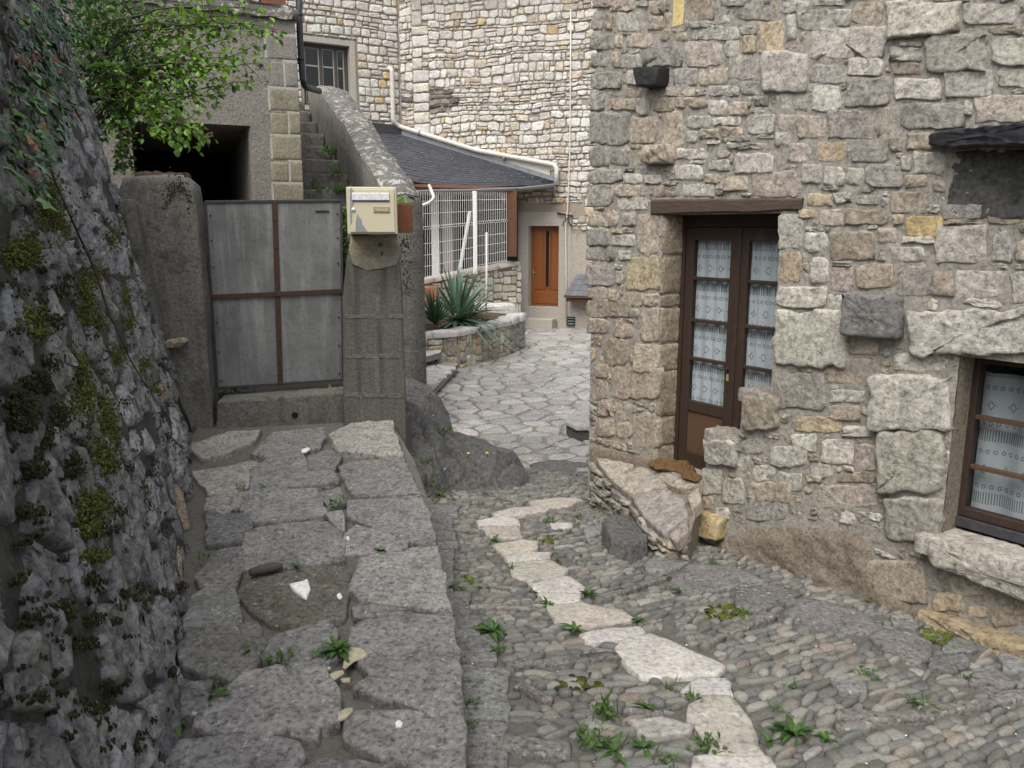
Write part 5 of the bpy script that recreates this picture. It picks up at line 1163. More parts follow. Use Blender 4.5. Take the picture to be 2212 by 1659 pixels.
# cross-section swept along the stair direction; its crest curves down towards us
crest = [(-.75, 812, 430), (-.5, 814, 395), (.1, 796, 352), (.6, 777, 315), (1.2, 745, 268), (1.8, 721, 238), (2.3, 703, 212), (2.6, 689, 194), (3.6, 650, 191)]
V = []; F = []; nseg = 30
def lerp_crest(d):
    for (d0, x0, y0), (d1, x1, y1) in zip(crest[:-1], crest[1:]):
        if d0 <= d <= d1: t = (d - d0) / (d1 - d0); return y0 + (y1 - y0) * t
    return crest[-1][2]
for i in range(nseg + 1):
    d = -.75 + 4.35 * i / nseg; o_ = OB + eB2 * d; yy = lerp_crest(d); a = .77
    # the crest height where the inner face meets the crest at this depth
    q = o_ + eB1 * a; z = P(0, yy, q.y).z
    th = .42
    for a_, z_ in ((a, -2.2), (a, z - .35), (a, z - .03), (a + .04, z), (a + th * .5, z + .045), (a + th - .04, z), (a + th, z - .06), (a + th, -2.2)):
        w = o_ + eB1 * a_; w.z = z_; s = noise.noise(w * 6) * .018 + noise.noise(w * 17) * .010; V.append(w + Vector((s, 0, s * 1.4 if z_ > z - .1 else 0)))
for i in range(nseg):
    for k in range(7): F.append((i * 8 + k, i * 8 + k + 1, (i + 1) * 8 + k + 1, (i + 1) * 8 + k))
F.append(tuple(range(7, -1, -1)))
obj('parapet_body', V, [f for f in F], M['concrete'], par)
V2 = [v + Vector((0, 0, .012)) for v in V]; F2 = []
for i in range(nseg):
    for k in (2, 3, 4, 5): F2.append((i * 8 + k, i * 8 + k + 1, (i + 1) * 8 + k + 1, (i + 1) * 8 + k))
F2 += [(2, 3, 4, 5, 6)]
us = sorted(set(k for f in F2 for k in f)); rm_ = {k: n_ for n_, k in enumerate(us)}
obj('lichened_top', [V2[k] for k in us], [tuple(rm_[k] for k in f) for f in F2], M['lichen'], par)
# ground of the garden behind the gate
gd = MB(); gd.prism([Vector(v) for v in ((-9, 6.75, -2.7), (-1.08, 6.95, -2.7), (-1.35, 10.5, -2.7), (-3.2, 16, -2.7), (-9, 16, -2.7))], [Vector(v) for v in ((-9, 6.75, -1.42), (-1.08, 6.95, -1.42), (-1.5, 9.0, -1.42), (-3.2, 13, -1.42), (-9, 16, -1.42))]); o = gd.build('garden_ground', M['earth']); props(o, kind='structure')
# ================================================================== FAR HOUSE ROUND THE COURTYARD
rng = random.Random(31)
K = Vector((-2.71, 20.5, 0))
FLd = Vector((.866, .5, 0)); FRd = Vector((.94, -.341, 0)).normalized()
FL = Plane(K - FLd * 0, FLd, (0, 0, 1)); FR = Plane(K, FRd, (0, 0, 1))       # FL: a<0 to the left of the corner; FR: a>0 to the right
far = thing('courtyard_house', 'tall pale limestone house closing the far side of the courtyard', 'house', (K.x, K.y, ZC))
ZT_ = 6.2
wq = [FL.hit(652, 92), FL.hit(757, 97), FL.hit(760, 222)]
WX0, WX1, WZ1, WZ0 = wq[0][0], wq[1][0], wq[1][1] + .02, wq[2][1] - .12
V, F = grid_sheet(FL, -9, 0, -2.6, ZT_, .12, [(WX0, WX1, WZ0, WZ1)], .015, 4); wlL = obj('left_wall', V, F, M['mortar_pale'], far)
dq = [FR.hit(1142, 486), FR.hit(1208, 488), FR.hit(1206, 664)]
DX0, DX1, DZ1, DZ0 = dq[0][0], dq[1][0], dq[1][1], dq[2][1]
V, F = grid_sheet(FR, 0, 8, -2.6, ZT_, .12, [(DX0, DX1, DZ0, DZ1)], .015, 4); wlR = obj('right_wall', V, F, M['mortar_pale'], far)
PT = [(.52, .485, .43), (.56, .525, .465), (.48, .445, .39), (.535, .505, .465), (.47, .405, .32), (.43, .36, .275)]
pitch_ = FR.hit(932, 214)
def colfar(a, z):
    n = noise.noise(Vector((a * .7, z * .7, 3))); c = rng.choices(PT, weights=(5, 6, 4, 5, 1.6, 1.1))[0]
    if z < 1.2 - .0 * a and n > -.1 and rng.random() < .55: c = rng.choice([(.46, .37, .27), (.40, .34, .27), (.5, .42, .32), (.3, .27, .23)])
    if pitch_ and ((a - pitch_[0]) / .75) ** 2 + ((z - pitch_[1]) / .42) ** 2 + n < .9: c = rng.choice([(.16, .145, .125), (.24, .215, .18), (.12, .11, .1)])
    if rng.random() < .02: c = (.48, .36, .2)
    return vary(c, rng, .1)
sL = Pieces(wlL, 'stone', M['pale']); r = Raster(-3.4, -.04, .2, 5.6, .02); r.rect(WX0 - .05, WX1 + .16, WZ0 - .15, WZ1 + .10)
rubble_fill(r, FL, sL, rng, lambda: rng.uniform(.14, .36), lambda: rng.choice((.13, .16, .19, .21)), .09, .07, colfar, (.02, .045), .026, .5, .17, .05, coursed=True, warp=.05)
r = Raster(-9, -3.4, .2, 6.0, .05)
rubble_fill(r, FL, sL, rng, lambda: rng.uniform(.2, .5), lambda: rng.choice((.2, .25)), .1, .1, colfar, (.02, .045), .03, .5, .17, .05, coursed=True)
sL.finish(298)
sR = Pieces(wlR, 'stone', M['pale']); r = Raster(.02, 6.2, -2.4, 5.6, .02)
r.rect(DX0 - .28, DX1 + .32, -2.5, DZ1 + .34); zc = FR.hit(1240, 470)[1]; r.rect(DX1 - .2, 6.2, -2.5, FR.hit(1240, 500)[1]); r.rect(3.0, DX1 + .6, FR.hit(1180, 452)[1] - .1, FR.hit(1180, 440)[1])
def hh(): return rng.choice((.06, .10, .13, .15, .17, .20, .22))
qz = 5.6
for k in range(16):       # stacked quoins of the old corner a little right of the bend
    h = rng.uniform(.2, .36); w = rng.choice((.26, .42)); a0 = .36; z0 = qz - h; qz = z0
    if z0 < 1.9: break
    poly = quad_poly([(a0, z0 + .012), (a0 + w, z0 + .012), (a0 + w, z0 + h - .012), (a0, z0 + h - .012)], rng, .08, .02)
    r.rect(a0, a0 + w, z0, z0 + h); sR.add(geo_stone(poly, FR, .045, rng, -.03, .4), vary(rng.choice(((.45, .43, .395), (.52, .49, .44), (.5, .46, .39))), rng, .08))
rubble_fill(r, FR, sR, rng, lambda: rng.uniform(.10, .36), hh, .07, .04, colfar, (.015, .05), .022, .7, .2, .07, skew=.1, coursed=True, warp=.09)
sR.finish(300)
# eaves shade right at the top edge
MB().pbox(FR, .2, 6, 5.72, 5.85, 0, .5).build('eaves', M['oldwood'], far, bevel=.01)
# old rendered patch round the door and up to the corner of the near house
V, F = grid_sheet(FR.off(.02), DX0 - .26, DX1 + .30, -2.5, DZ1 + .32, .08, [(DX0, DX1, -2.5, DZ1)], .003, 5); surround = obj('door_surround', V, F, M['cement'], far)
V, F = grid_sheet(FR.off(.012), DX1 + .3, 6.2, -2.5, FR.hit(1240, 505)[1], .1, (), .014, 3, ); obj('render_patch', V, F, m_surface('stained_render', (.40, .365, .31), c2=(.27, .235, .19), var=.3, vscale=1.6, fine=40, bump=.8, bdist=.015, spots=(1.6, .56, .72, (.16, .14, .115), .6)), far)
rv = MB()
for a in (DX0, DX1): rv.add([FR.at(a, DZ0 - .35, .02), FR.at(a, DZ1, .02), FR.at(a, DZ1, -.28), FR.at(a, DZ0 - .35, -.28)], [(0, 1, 2, 3)])
rv.add([FR.at(DX0, DZ1, .02), FR.at(DX1, DZ1, .02), FR.at(DX1, DZ1, -.28), FR.at(DX0, DZ1, -.28)], [(0, 1, 2, 3)]); rv.build('door_reveal', M['cement'], far)
MB().pbox(FR, DX0, DX1, DZ0 - .34, DZ0, -.3, .018).build('door_sill', M['cement'], far, bevel=.01)
c0, c1 = FR.hit(1136, 700), FR.hit(1204, 686)
MB().pbox(FR, DX0 - .12, DX1 - .05, ZC - .02, c1[1] - .01, .02, .34).build('doorstep', M['cement'], far, bevel=.02)
D2 = FR.off(-.2)
dr = MB().pbox(D2, DX0, DX1, DZ0, DZ1, -.05, 0).build('door', M['orangewood'], far, bevel=.004); dw = DX1 - DX0; dh = DZ1 - DZ0
dx = DX0 + .07
for x0, x1, z0, z1 in ((dx, DX0 + dw * .40, DZ0 + .42 * dh / 2, DZ1 - .1), (DX0 + dw * .70, DX1 - .06, DZ0 + .42 * dh / 2, DZ1 - .1), (dx, DX1 - .06, DZ0 + .06, DZ0 + .36 * dh / 2)):
    MB().pbox(D2, x0, x1, z0, z1, 0, .015).build('door_panel', M['orangewood'], dr, bevel=.012)
MB().pbox(D2, DX0 + dw * .50, DX0 + dw * .60, DZ0 + .25 * dh, DZ1 - .12, 0, .012).build('glass_slot', M['blackness'], dr, bevel=.004)
MB().pbox(D2, DX0 + dw * .44, DX0 + dw * .50, DZ0 + .23 * dh, DZ1 - .10, 0, .03).build('slot_trim', M['orangewood'], dr, bevel=.01); MB().pbox(D2, DX0 + dw * .60, DX0 + dw * .66, DZ0 + .23 * dh, DZ1 - .10, 0, .03).build('slot_trim', M['orangewood'], dr, bevel=.01)
hq = D2.hit(1155, 590); MB().pbox(D2, DX0 + .05, DX0 + .075, hq[1] - .11, hq[1] + .1, 0, .01).tube([D2.at(DX0 + .06, hq[1] + .02, .01), D2.at(DX0 + .06, hq[1] + .02, .05), D2.at(DX0 + .16, hq[1] + .02, .055)], .010, 6).build('handle', M['brass'], dr, bevel=.002)
# window high on the left wall
win = MB().pbox(FL, WX0 + .03, WX0 + .09, WZ0, WZ1 - .06, -.22, -.14).pbox(FL, WX1 - .12, WX1 - .03, WZ0, WZ1 - .06, -.22, -.14).pbox(FL, WX0 + .09, WX1 - .12, WZ1 - .14, WZ1 - .06, -.22, -.14).pbox(FL, WX0 + .09, WX1 - .12, WZ0, WZ0 + .06, -.22, -.14).build('window', M['greywood'], far, bevel=.006)
rv = MB(); rv.pbox(FL, WX1 - .035, WX1 + .10, WZ0 - .05, WZ1 + .06, -.3, .035); rv.pbox(FL, WX0 - .05, WX1 - .035, WZ1 - .06, WZ1 + .06, -.3, .035); rv.pbox(FL, WX0 - .05, WX1 + .12, WZ0 - .12, WZ0 - .05, -.3, .05); rv.build('window_surround', M['cement'], far, bevel=.008)
xs = [WX0 + .09, WX0 + .09 + (WX1 - WX0 - .21) * .40, WX0 + .09 + (WX1 - WX0 - .21) * .78, WX1 - .12]
for x in xs[1:-1]: MB().pbox(FL, x - .035, x + .035, WZ0 + .06, WZ1 - .14, -.22, -.135).build('mullion', M['greywood'], win, bevel=.006)
zz = [WZ0 + .06, WZ0 + .06 + (WZ1 - WZ0 - .2) * .24, WZ0 + .06 + (WZ1 - WZ0 - .2) * .68, WZ1 - .14]
for i in range(3):
    x0 = xs[i] + (.035 if i else 0); x1 = xs[i + 1] - (.035 if i < 2 else 0)
    for j in range(3):
        MB().pbox(FL, x0 + .02, x1 - .02, zz[j] + .015, zz[j + 1] - .015, -.185, -.18).build('pane', M['glass'], win)
        b_ = MB(); b_.pbox(FL, x0, x0 + .02, zz[j], zz[j + 1], -.19, -.165); b_.pbox(FL, x1 - .02, x1, zz[j], zz[j + 1], -.19, -.165); b_.pbox(FL, x0 + .02, x1 - .02, zz[j] - .012, zz[j] + .015, -.19, -.166); b_.pbox(FL, x0 + .02, x1 - .02, zz[j + 1] - .015, zz[j + 1], -.19, -.1655); b_.build('glazing_bar', M['putty'], win)
MB().pbox(FL, WX0 - .3, WX1 + .3, WZ0 - .3, WZ1 + .3, -1.0, -.95).build('room_behind_window', M['blackness'], far)

# ---- drainpipes, cable
def dd(px, py, pl, h=.06): return pl.off(h).hit3(px, py)
dp = MB(); pth = fillet([P(645, -60, 9.75), P(647, 60, 9.75), P(650, 120, 9.75), P(655, 186, 9.75), P(690, 197, 10.4)], .12); dp.tube(pth, .036, 10); o = dp.build('downpipe', M['iron_pipe'], None, True)
props(o, 'dark iron downpipe bending over the parapet beside the quoined corner', 'downpipe')
cl = MB(); cl.tube([P(650, 125, 9.75), P(650.5, 131, 9.75)], .043, 10); cl.tube([P(650, 134, 9.75), P(650.5, 137, 9.75)], .043, 10); cl.tube([P(646, 30, 9.75), P(646.2, 34, 9.75)], .043, 10); cl.build('pipe_collar', M['iron_pipe'], o, True)
pv = MB(); pth = fillet([dd(838, 148, FL, .02), dd(846, 150, FL, .12), dd(848, 200, FL, .12), dd(849, 262, FL, .12), dd(862, 273, FR, .12), dd(1030, 325, FR, .14), dd(1203, 357, FR, .16), dd(1201, 396, FR, .20)], .14)
pv.tube(pth, .056, 10); o = pv.build('rainwater_pipe', M['pvc'], None, True); props(o, 'cream rainwater pipe slanting down above the slate roof', 'pipe')
cl = MB()
for x, y in ((905, 287), (1088, 341)): cl.tube([dd(x, y, FR, .14), dd(x + 3, y + 1, FR, .14)], .066, 10)
cl.build('pipe_clip', M['zinc'], o, True)
cb = MB(); cb.tube([dd(1233, 20, FR, .06), dd(1232, 200, FR, .06), dd(1231, 330, FR, .06), dd(1226, 452, FR, .08), dd(1222, 490, FR, .08), dd(1223, 600, FR, .06), dd(1223, 690, FR, .06)], .016, 6)
o = cb.build('white_cable', M['cable'], None, True); props(o, 'thin white cable running down the far wall past the orange door', 'cable')
br = MB(); br.tube([dd(1204, 460, FR, .05), dd(1222, 464, FR, .08), dd(1238, 467, FR, .05)], .022, 6); br.tube([dd(1223, 464, FR, .05), dd(1223, 474, FR, .12), dd(1217, 480, FR, .14), dd(1216, 488, FR, .1)], .015, 6); br.tube([dd(1226, 468, FR, .05), dd(1230, 482, FR, .1), dd(1236, 490, FR, .06)], .016, 6)
o = br.build('iron_bracket', M['rust'], None, True); props(o, 'small rusty iron bracket on the wall above the orange door', 'bracket')
vt = MB(); v0 = FR.hit(1211 + 14, 703); v1 = FR.hit(1243, 684)
vt.pbox(FR, v0[0], v1[0], v0[1], v0[1] + .03, .02, .06).pbox(FR, v0[0], v1[0], v1[1] - .03, v1[1], .02, .06).pbox(FR, v0[0], v0[0] + .03, v0[1] + .03, v1[1] - .03, .02, .06).pbox(FR, v1[0] - .03, v1[0], v0[1] + .03, v1[1] - .03, .02, .06)
o = vt.build('vent_grille', M['vent']); props(o, 'small green vent grille at the foot of the far wall', 'vent')
MB().pbox(FR, v0[0] + .03, v1[0] - .03, v0[1] + .03, v1[1] - .03, .01, .025).build('vent_back', M['blackness'], o)
for k in range(3):
    z = v0[1] + .05 + (v1[1] - v0[1] - .09) * k / 2; MB().pbox(FR, v0[0] + .03, v1[0] - .03, z - .012, z + .012, .026, .05).build('louvre', M['peeled'], o)
# pebbles stuck in the render over the door
o = MB(); 
for (x, y, rr) in ((1198, 433, .07), (1198, 418, .05)):
    q = FR.hit(x, y); V, F = geo_stone([(q[0] + rr * math.cos(t), q[1] + rr * math.sin(t)) for t in [k * math.pi / 5 for k in range(10)]], FR, .09, rng, -.03, .3); obj('wall_pebble', V, F, M['stone'], far, True, (.25, .2, .16))

# ---- small slate hood on the right
hd = thing('slate_hood', 'small slate covered hood beside the vent at the house corner', 'hood', FR.at(FR.hit(1255, 645)[0], FR.hit(1255, 645)[1], .1))
h0 = FR.hit(1229, 640); h1 = FR.hit(1290, 640); ht = FR.hit(1250, 597)
tl = [FR.at(FR.hit(1248, 597)[0], ht[1], .03), FR.at(h1[0], ht[1], .03)]; bl = [FR.at(h0[0], h0[1], .42), FR.at(h1[0] + .05, h0[1], .42)]
up_ = Vector((0, 0, .03)); MB().prism([bl[0], bl[1], tl[1], tl[0]], [bl[0] + up_, bl[1] + up_, tl[1] + up_, tl[0] + up_]).build('hood_deck', M['oldwood'], hd)
for j in range(4):
    for i in range(5):
        u0, u1 = i / 5, (i + .97) / 5; v0_, v1_ = j / 4, (j + 1.25) / 4
        f_ = lambda u, v: (bl[0] * (1 - u) + bl[1] * u) * (1 - v) + (tl[0] * (1 - u) + tl[1] * u) * v + Vector((0, 0, .035))
        v1_ = min(v1_, 1); q = [f_(u0, v0_) + Vector((0, 0, .012)), f_(u1, v0_) + Vector((0, 0, .012)), f_(u1, v1_), f_(u0, v1_)]
        m_ = MB().prism(q, [p + Vector((0, -.004, .010)) for p in q]); obj('slate', m_.v, m_.f, M['slate'], hd, False, vary((.075, .078, .088), rng, .15))
MB().pbox(FR, h0[0] + .03, h1[0], h0[1] - .09, h0[1] - .01, .03, .36).build('hood_rail', M['postwood'], hd, bevel=.01)

# ================================================================== LEAN-TO WITH SLATE ROOF
lean = thing('lean_to', 'slate roofed lean-to with white mesh panels between the parapet and the orange door', 'lean-to', P(1000, 640, 17.8))
eave_px = [(846, 372), (861, 385), (903, 396), (1008, 405), (1127, 402), (1197, 399)]
def eY(x): return 17.3 + (x - 846) / (1197 - 846) * 1.55
eave = [P(x, y, eY(x)) for x, y in eave_px]
top_px = [(800, 283), (812, 286), (864, 289), (1197, 389)]
tops = [FL.off(.05).hit3(796, 284), FL.off(.05).hit3(815, 286), FR.off(.05).hit3(866, 290), FR.off(.05).hit3(1000, 331), FR.off(.05).hit3(1100, 361), FR.off(.05).hit3(1197, 391)]
def along(pts, t):
    L = [0.]
    for a, b in zip(pts[:-1], pts[1:]): L.append(L[-1] + (b - a).length)
    s = t * L[-1]
    for i in range(len(pts) - 1):
        if s <= L[i + 1] + 1e-9: k = (s - L[i]) / max(1e-9, L[i + 1] - L[i]); return pts[i] * (1 - k) + pts[i + 1] * k
    return pts[-1]
tp_u = [0, .06, .14, .52, .78, 1.0]
def top_at(u):
    for i in range(5):
        if u <= tp_u[i + 1] + 1e-9: k = (u - tp_u[i]) / (tp_u[i + 1] - tp_u[i]); return tops[i] * (1 - k) + tops[i + 1] * k
    return tops[-1]
def roof(u, v): return along(eave, u) * (1 - v) + top_at(u) * v
V = []; F = []; nu, nv = 24, 6
for lay in (0, -.05):
    for j in range(nv + 1):
        for i in range(nu + 1): V.append(roof(i / nu, j / nv) + Vector((0, 0, lay - .03)))
N_ = (nu + 1) * (nv + 1)
for j in range(nv):
    for i in range(nu):
        a = j * (nu + 1) + i; F += [(a, a + 1, a + nu + 2, a + nu + 1), (N_ + a, N_ + a + nu + 1, N_ + a + nu + 2, N_ + a + 1)]
for i in range(nu): F.append((i, N_ + i, N_ + i + 1, i + 1))
rdeck = obj('roof', V, F, M['postwood'], lean, False)
sl_ = Pieces(rdeck, 'slate', M['slate']); rows = 17
for j in range(rows):
    v0 = j / rows; v1 = min(1, (j + 1.25) / rows); w = .17; Lr = (roof(1, v0) - roof(0, v0)).length; n = max(8, int(Lr / w)); of = (j % 2) * .5
    for i in range(-1, n):
        u0 = max(0, (i + of) / n); u1 = min(1, (i + of + .965) / n)
        if u1 - u0 < .004: continue
        li = rng.uniform(.004, .009); q = [roof(u0, v0 + rng.uniform(-.004, .002)) + Vector((0, -.005, li)), roof(u1, v0 + rng.uniform(-.004, .002)) + Vector((0, -.005, li + rng.uniform(-.002, .002))), roof(u1, v1), roof(u0, v1)]
        m_ = MB().prism(q, [p + Vector((0, -.004, .008)) for p in q])
        c = (.042, .044, .052); sl_.add((m_.v, m_.f), vary(c, rng, .2))
sl_.finish(298, smooth=False)
spk = MB()
for _ in range(90):
    p = roof(rng.random(), rng.uniform(.05, .95)); r_ = rng.uniform(.007, .016); spk.add([p + Vector((r_ * x, r_ * y, .028 + r_ * z * .3)) for x, y, z in ico], icf)
o = spk.build('lichen_fleck', M['white_chip'], rdeck, True); o['kind'] = 'stuff'
# lead flashing up the wall edge, in lengths
for i in range(14):
    u0 = .14 + .86 * i / 14; u1 = .14 + .86 * (i + 1.06) / 14; u1 = min(u1, 1)
    q = [top_at(u0) + Vector((0, 0, -.005)), top_at(u1) + Vector((0, 0, -.005)), top_at(u1) + Vector((0, 0, .10)), top_at(u0) + Vector((0, 0, .10))]
    m_ = MB().prism([p + FR.n * .03 for p in q], [p + FR.n * .045 for p in q]); obj('flashing', m_.v, m_.f, M['zinc'], rdeck, False)
q = [top_at(.0), top_at(.14)]; MB().prism([q[0] + FL.n * .03 - Vector((0, 0, .01)), q[1] + FL.n * .03 - Vector((0, 0, .01)), q[1] + FL.n * .03 + Vector((0, 0, .2)), q[0] + FL.n * .03 + Vector((0, 0, .2))], [q[0] + FL.n * .06 - Vector((0, 0, .01)), q[1] + FL.n * .06 - Vector((0, 0, .01)), q[1] + FL.n * .06 + Vector((0, 0, .2)), q[0] + FL.n * .06 + Vector((0, 0, .2))]).build('flashing', M['dark_slate'], rdeck)
# white render wedge between the pipe and the roof
m_ = MB(); a_ = [(top_at(t), h) for t, h in ((.5, .07), (.65, .14), (.8, .2), (.98, .27))]
for (p, h), (p2, h2) in zip(a_[:-1], a_[1:]):
    f4 = [p + Vector((0, 0, .10)), p2 + Vector((0, 0, .10)), p2 + Vector((0, 0, .10 + h2)), p + Vector((0, 0, .10 + h))]; m_.prism([v - FR.n * .02 for v in f4], [v + FR.n * .025 for v in f4])
m_.build('render_wedge', M['whitewash'], lean)
# gutter: a half round trough with brackets
gp = [P(x, y, eY(x) - .10) for x, y in ((886, 414), (905, 413), (960, 411), (1010, 411), (1060, 409), (1127, 406), (1170, 402), (1200, 398))]
V = []; F = []; nr = 9; gr = .085
for i, p in enumerate(gp):
    for lay, r_ in ((0, gr), (1, gr - .012)):
        for k in range(nr):
            t = math.pi + math.pi * k / (nr - 1); V.append(p + Vector((0, 1, 0)) * (r_ * math.cos(t)) + Vector((0, 0, 1)) * (r_ * math.sin(t) + .02))
for i in range(len(gp) - 1):
    for k in range(nr - 1):
        a = i * 2 * nr; b = (i + 1) * 2 * nr; F += [(a + k, a + k + 1, b + k + 1, b + k), (a + nr + k, b + nr + k, b + nr + k + 1, a + nr + k + 1)]
    F += [(a, b, b + nr, a + nr), (a + nr - 1, a + 2 * nr - 1, b + 2 * nr - 1, b + nr - 1)]
F += [tuple(range(nr)), tuple((len(gp) - 1) * 2 * nr + k for k in range(nr))]
gut = obj('gutter', V, F, M['zinc'], lean)
for t in (.12, .26, .40, .55, .69, .83):
    p = along(gp, t); MB().tube([p + Vector((0, -.085, .02)), p + Vector((0, -.06, -.04)), p + Vector((0, 0, -.066)), p + Vector((0, .06, -.03))], .009, 5).build('gutter_bracket', M['zinc'], gut)
# overflow spout curling off the gutter
sp = MB(); sp.tube(fillet([P(927, 400, 16.9), P(938, 428, 16.6), P(928, 438, 16.6), P(892, 451, 16.55), P(886, 458, 16.55)], .12), .034, 8); o = sp.build('spout_pipe', M['pvc'], lean, True)
# timber post, brace, wall plate
TP = Plane(P(1105, 500, 18.3), (1, 0, 0), (0, 0, 1)); t0 = TP.hit(1095, 563); t1 = TP.hit(1117, 412)
pw = MB(); nz_ = 14; V = []; F = []
for i in range(nz_ + 1):
    z = t0[1] + (t1[1] - t0[1]) * i / nz_
    for (x, y) in ((0, 0), (1, 0), (1, 1), (0, 1)):
        s = noise.noise(Vector((x * 3, y * 3, z * 3))) * .015; V.append(Vector((TP.at(t0[0] + (t1[0] - t0[0]) * x, 0).x + s, TP.o.y + y * .24 + s, z)))
for i in range(nz_):
    for k in range(4): F.append((i * 4 + k, i * 4 + (k + 1) % 4, (i + 1) * 4 + (k + 1) % 4, (i + 1) * 4 + k))
F += [(3, 2, 1, 0), tuple(nz_ * 4 + k for k in range(4))]
obj('timber_post', V, F, M['postwood'], lean, False, bevel=.02)
MB().prism([P(1096, 447, 18.3), P(1072, 417, 18.3), P(1080, 411, 18.3), P(1096, 432, 18.3)], [v + Vector((0, .12, 0)) for v in (P(1096, 447, 18.3), P(1072, 417, 18.3), P(1080, 411, 18.3), P(1096, 432, 18.3))]).build('brace', M['postwood'], lean, bevel=.01)
MB().tube([P(862, 398, 17.5), P(905, 404, 17.6), P(1095, 410, 18.35)], .07, 6).build('wall_plate', M['postwood'], lean)
# dark store behind the mesh
m_ = MB(); b0, b1 = P(840, 640, 19.6), P(1100, 640, 19.6)
m_.add([Vector((b0.x - 1, 19.6, ZC)), Vector((b1.x + .2, 19.35, ZC)), Vector((b1.x + .2, 19.35, .75)), Vector((b0.x - 1, 19.6, .75))], [(0, 1, 2, 3)]); m_.build('store_back', M['blackness'], lean)
p = P(942, 600, 18.6); p2 = P(942, 420, 18.6); MB().box((p.x, 18.6, (p.z + p2.z) / 2), (.09, .03, (p2.z - p.z) / 2)).build('inner_post', M['white'], lean, bevel=.005); p = P(968, 600, 18.7); p2 = P(968, 420, 18.7); MB().box((p.x, 18.7, (p.z + p2.z) / 2), (.12, .03, (p2.z - p.z) / 2)).build('inner_post', M['putty'], lean, bevel=.005)
# mesh panels
def mesh_panel(px, tag_):
    tl_, tr_, br_, bl_ = px; mesh = MB()
    f_ = lambda u, v: (bl_ * (1 - u) + br_ * u) * (1 - v) + (tl_ * (1 - u) + tr_ * u) * v
    w = ((tl_ - tr_).length + (bl_ - br_).length) / 2; n = max(5, int(w / .052)); nr = (br_ - bl_).cross(Vector((0, 0, 1))).normalized()
    for i in range(n + 1):
        u = i / n; pth = [f_(u, 0), f_(u, .015) + nr * .03, f_(u, .03), f_(u, .585), f_(u, .60) + nr * .035, f_(u, .615), f_(u, 1)]
        mesh.tube(pth, .0045, 4, False)
    for v in (.03, .16, .29, .42, .585, .615, .76, .9): mesh.tube([f_(0, v) - nr * .01, f_(1, v) - nr * .01], .0045, 4, False)
    o = mesh.build('wire_mesh', M['white'], lean); return o
q = [(P(904, 415, 16.9), P(1022, 415, 17.6), P(1022, 583, 17.6), P(904, 609, 16.9)), (P(1031, 415, 17.65), P(1094, 415, 18.2), P(1094, 567, 18.2), P(1031, 578, 17.65))]
for i, p in enumerate(q): mesh_panel(p, i)
for (x, y0, y1, Y, w) in ((901, 612, 413, 16.88, .035), (1026, 592, 413, 17.62, .045)):
    a, b = P(x, y0, Y), P(x, y1, Y); MB().box(((a.x + b.x) / 2, Y, (a.z + b.z) / 2), (w, w, abs(b.z - a.z) / 2)).build('mesh_post', M['white'], lean, bevel=.006)
a, b = P(1015, 457, 17.75), P(990, 600, 17.5); MB().tube([a, b], .04, 6).build('leaning_pole', M['white'], lean)
# low stone wall under the mesh
lw = thing('low_wall', 'low pale stone wall under the white mesh panels', 'low wall', P(1010, 690, 17.6))
A_ = P(880, 700, 16.75); B_ = P(1127, 690, 18.75); ex_ = Vector((B_.x - A_.x, B_.y - A_.y, 0)); LL = ex_.length; ex_.normalize()
LWL = Plane(Vector((A_.x, A_.y, 0)), ex_, (0, 0, 1)); zt0 = P(904, 614, 16.9).z; zt1 = P(1115, 566, 18.65).z
def ztop(a): return zt0 + (zt1 - zt0) * a / LL
V, F = grid_sheet(LWL, -.6, LL, -2.5, 0, .1, (), .01, 4); V = [Vector((v.x, v.y, min(v.z, 9))) for v in V]
core = MB(); c4 = [LWL.at(-.6, -2.5, -.03), LWL.at(LL, -2.5, -.03), LWL.at(LL, ztop(LL), -.03), LWL.at(-.6, ztop(-.6), -.03)]; core.prism(c4, [v - LWL.n * .35 for v in c4]); core.build('wall_core', M['mortar_pale'], lw)
ps = Pieces(lw, 'stone', M['pale']); r = Raster(-.6, LL, -2.4, .6, .02); r.fill([(-.6, ztop(-.6) - .06), (LL, ztop(LL) - .02), (LL, 2), (-.6, 2)])
rubble_fill(r, LWL, ps, rng, lambda: rng.uniform(.15, .42), lambda: rng.choice((.12, .16, .2, .24)), .08, .06, lambda a, z: vary(rng.choice([(.5, .45, .36), (.47, .43, .37), (.42, .37, .29), (.54, .5, .43)]), rng), (-.012, .03), .03, .5, .18, .06)
for i in range(6):
    a0 = -.5 + (LL + .4) * i / 6; a1 = a0 + (LL + .4) / 6 * .97; tpn = Plane(LWL.at(0, 0, .02), ex_, -LWL.n); tpn.n = Vector((0, 0, 1)); tpn = Plane(LWL.at(a0, ztop(a0), .02), (ex_ + Vector((0, 0, (ztop(1) - ztop(0))))), -LWL.n); tpn.n = Vector((0, 0, 1))
    V, F = geo_stone(densify([(0, -.04), (a1 - a0, -.04), (a1 - a0, .36), (0, .36)], .15), tpn, .035, rng, -.05, .4, 0, flat=True); ps.add((V, F), vary((.44, .40, .34), rng))
ps.finish()
q0, q1 = P(902, 652, 16.5), P(946, 618, 16.5)
tb_ = MB().box(((q0.x + q1.x) / 2, 16.55, (q0.z + q1.z) / 2), ((q1.x - q0.x) / 2, .12, abs(q1.z - q0.z) / 2)).build('terracotta_trough', M['terracotta'], None, bevel=.03); props(tb_, 'reddish terracotta trough beside the gate pillar and spiky plants', 'trough')
MB().box(((q0.x + q1.x) / 2, 16.55, max(q0.z, q1.z) + .002), ((q1.x - q0.x) / 2 - .03, .09, .008)).build('soil', M['earth'], tb_)
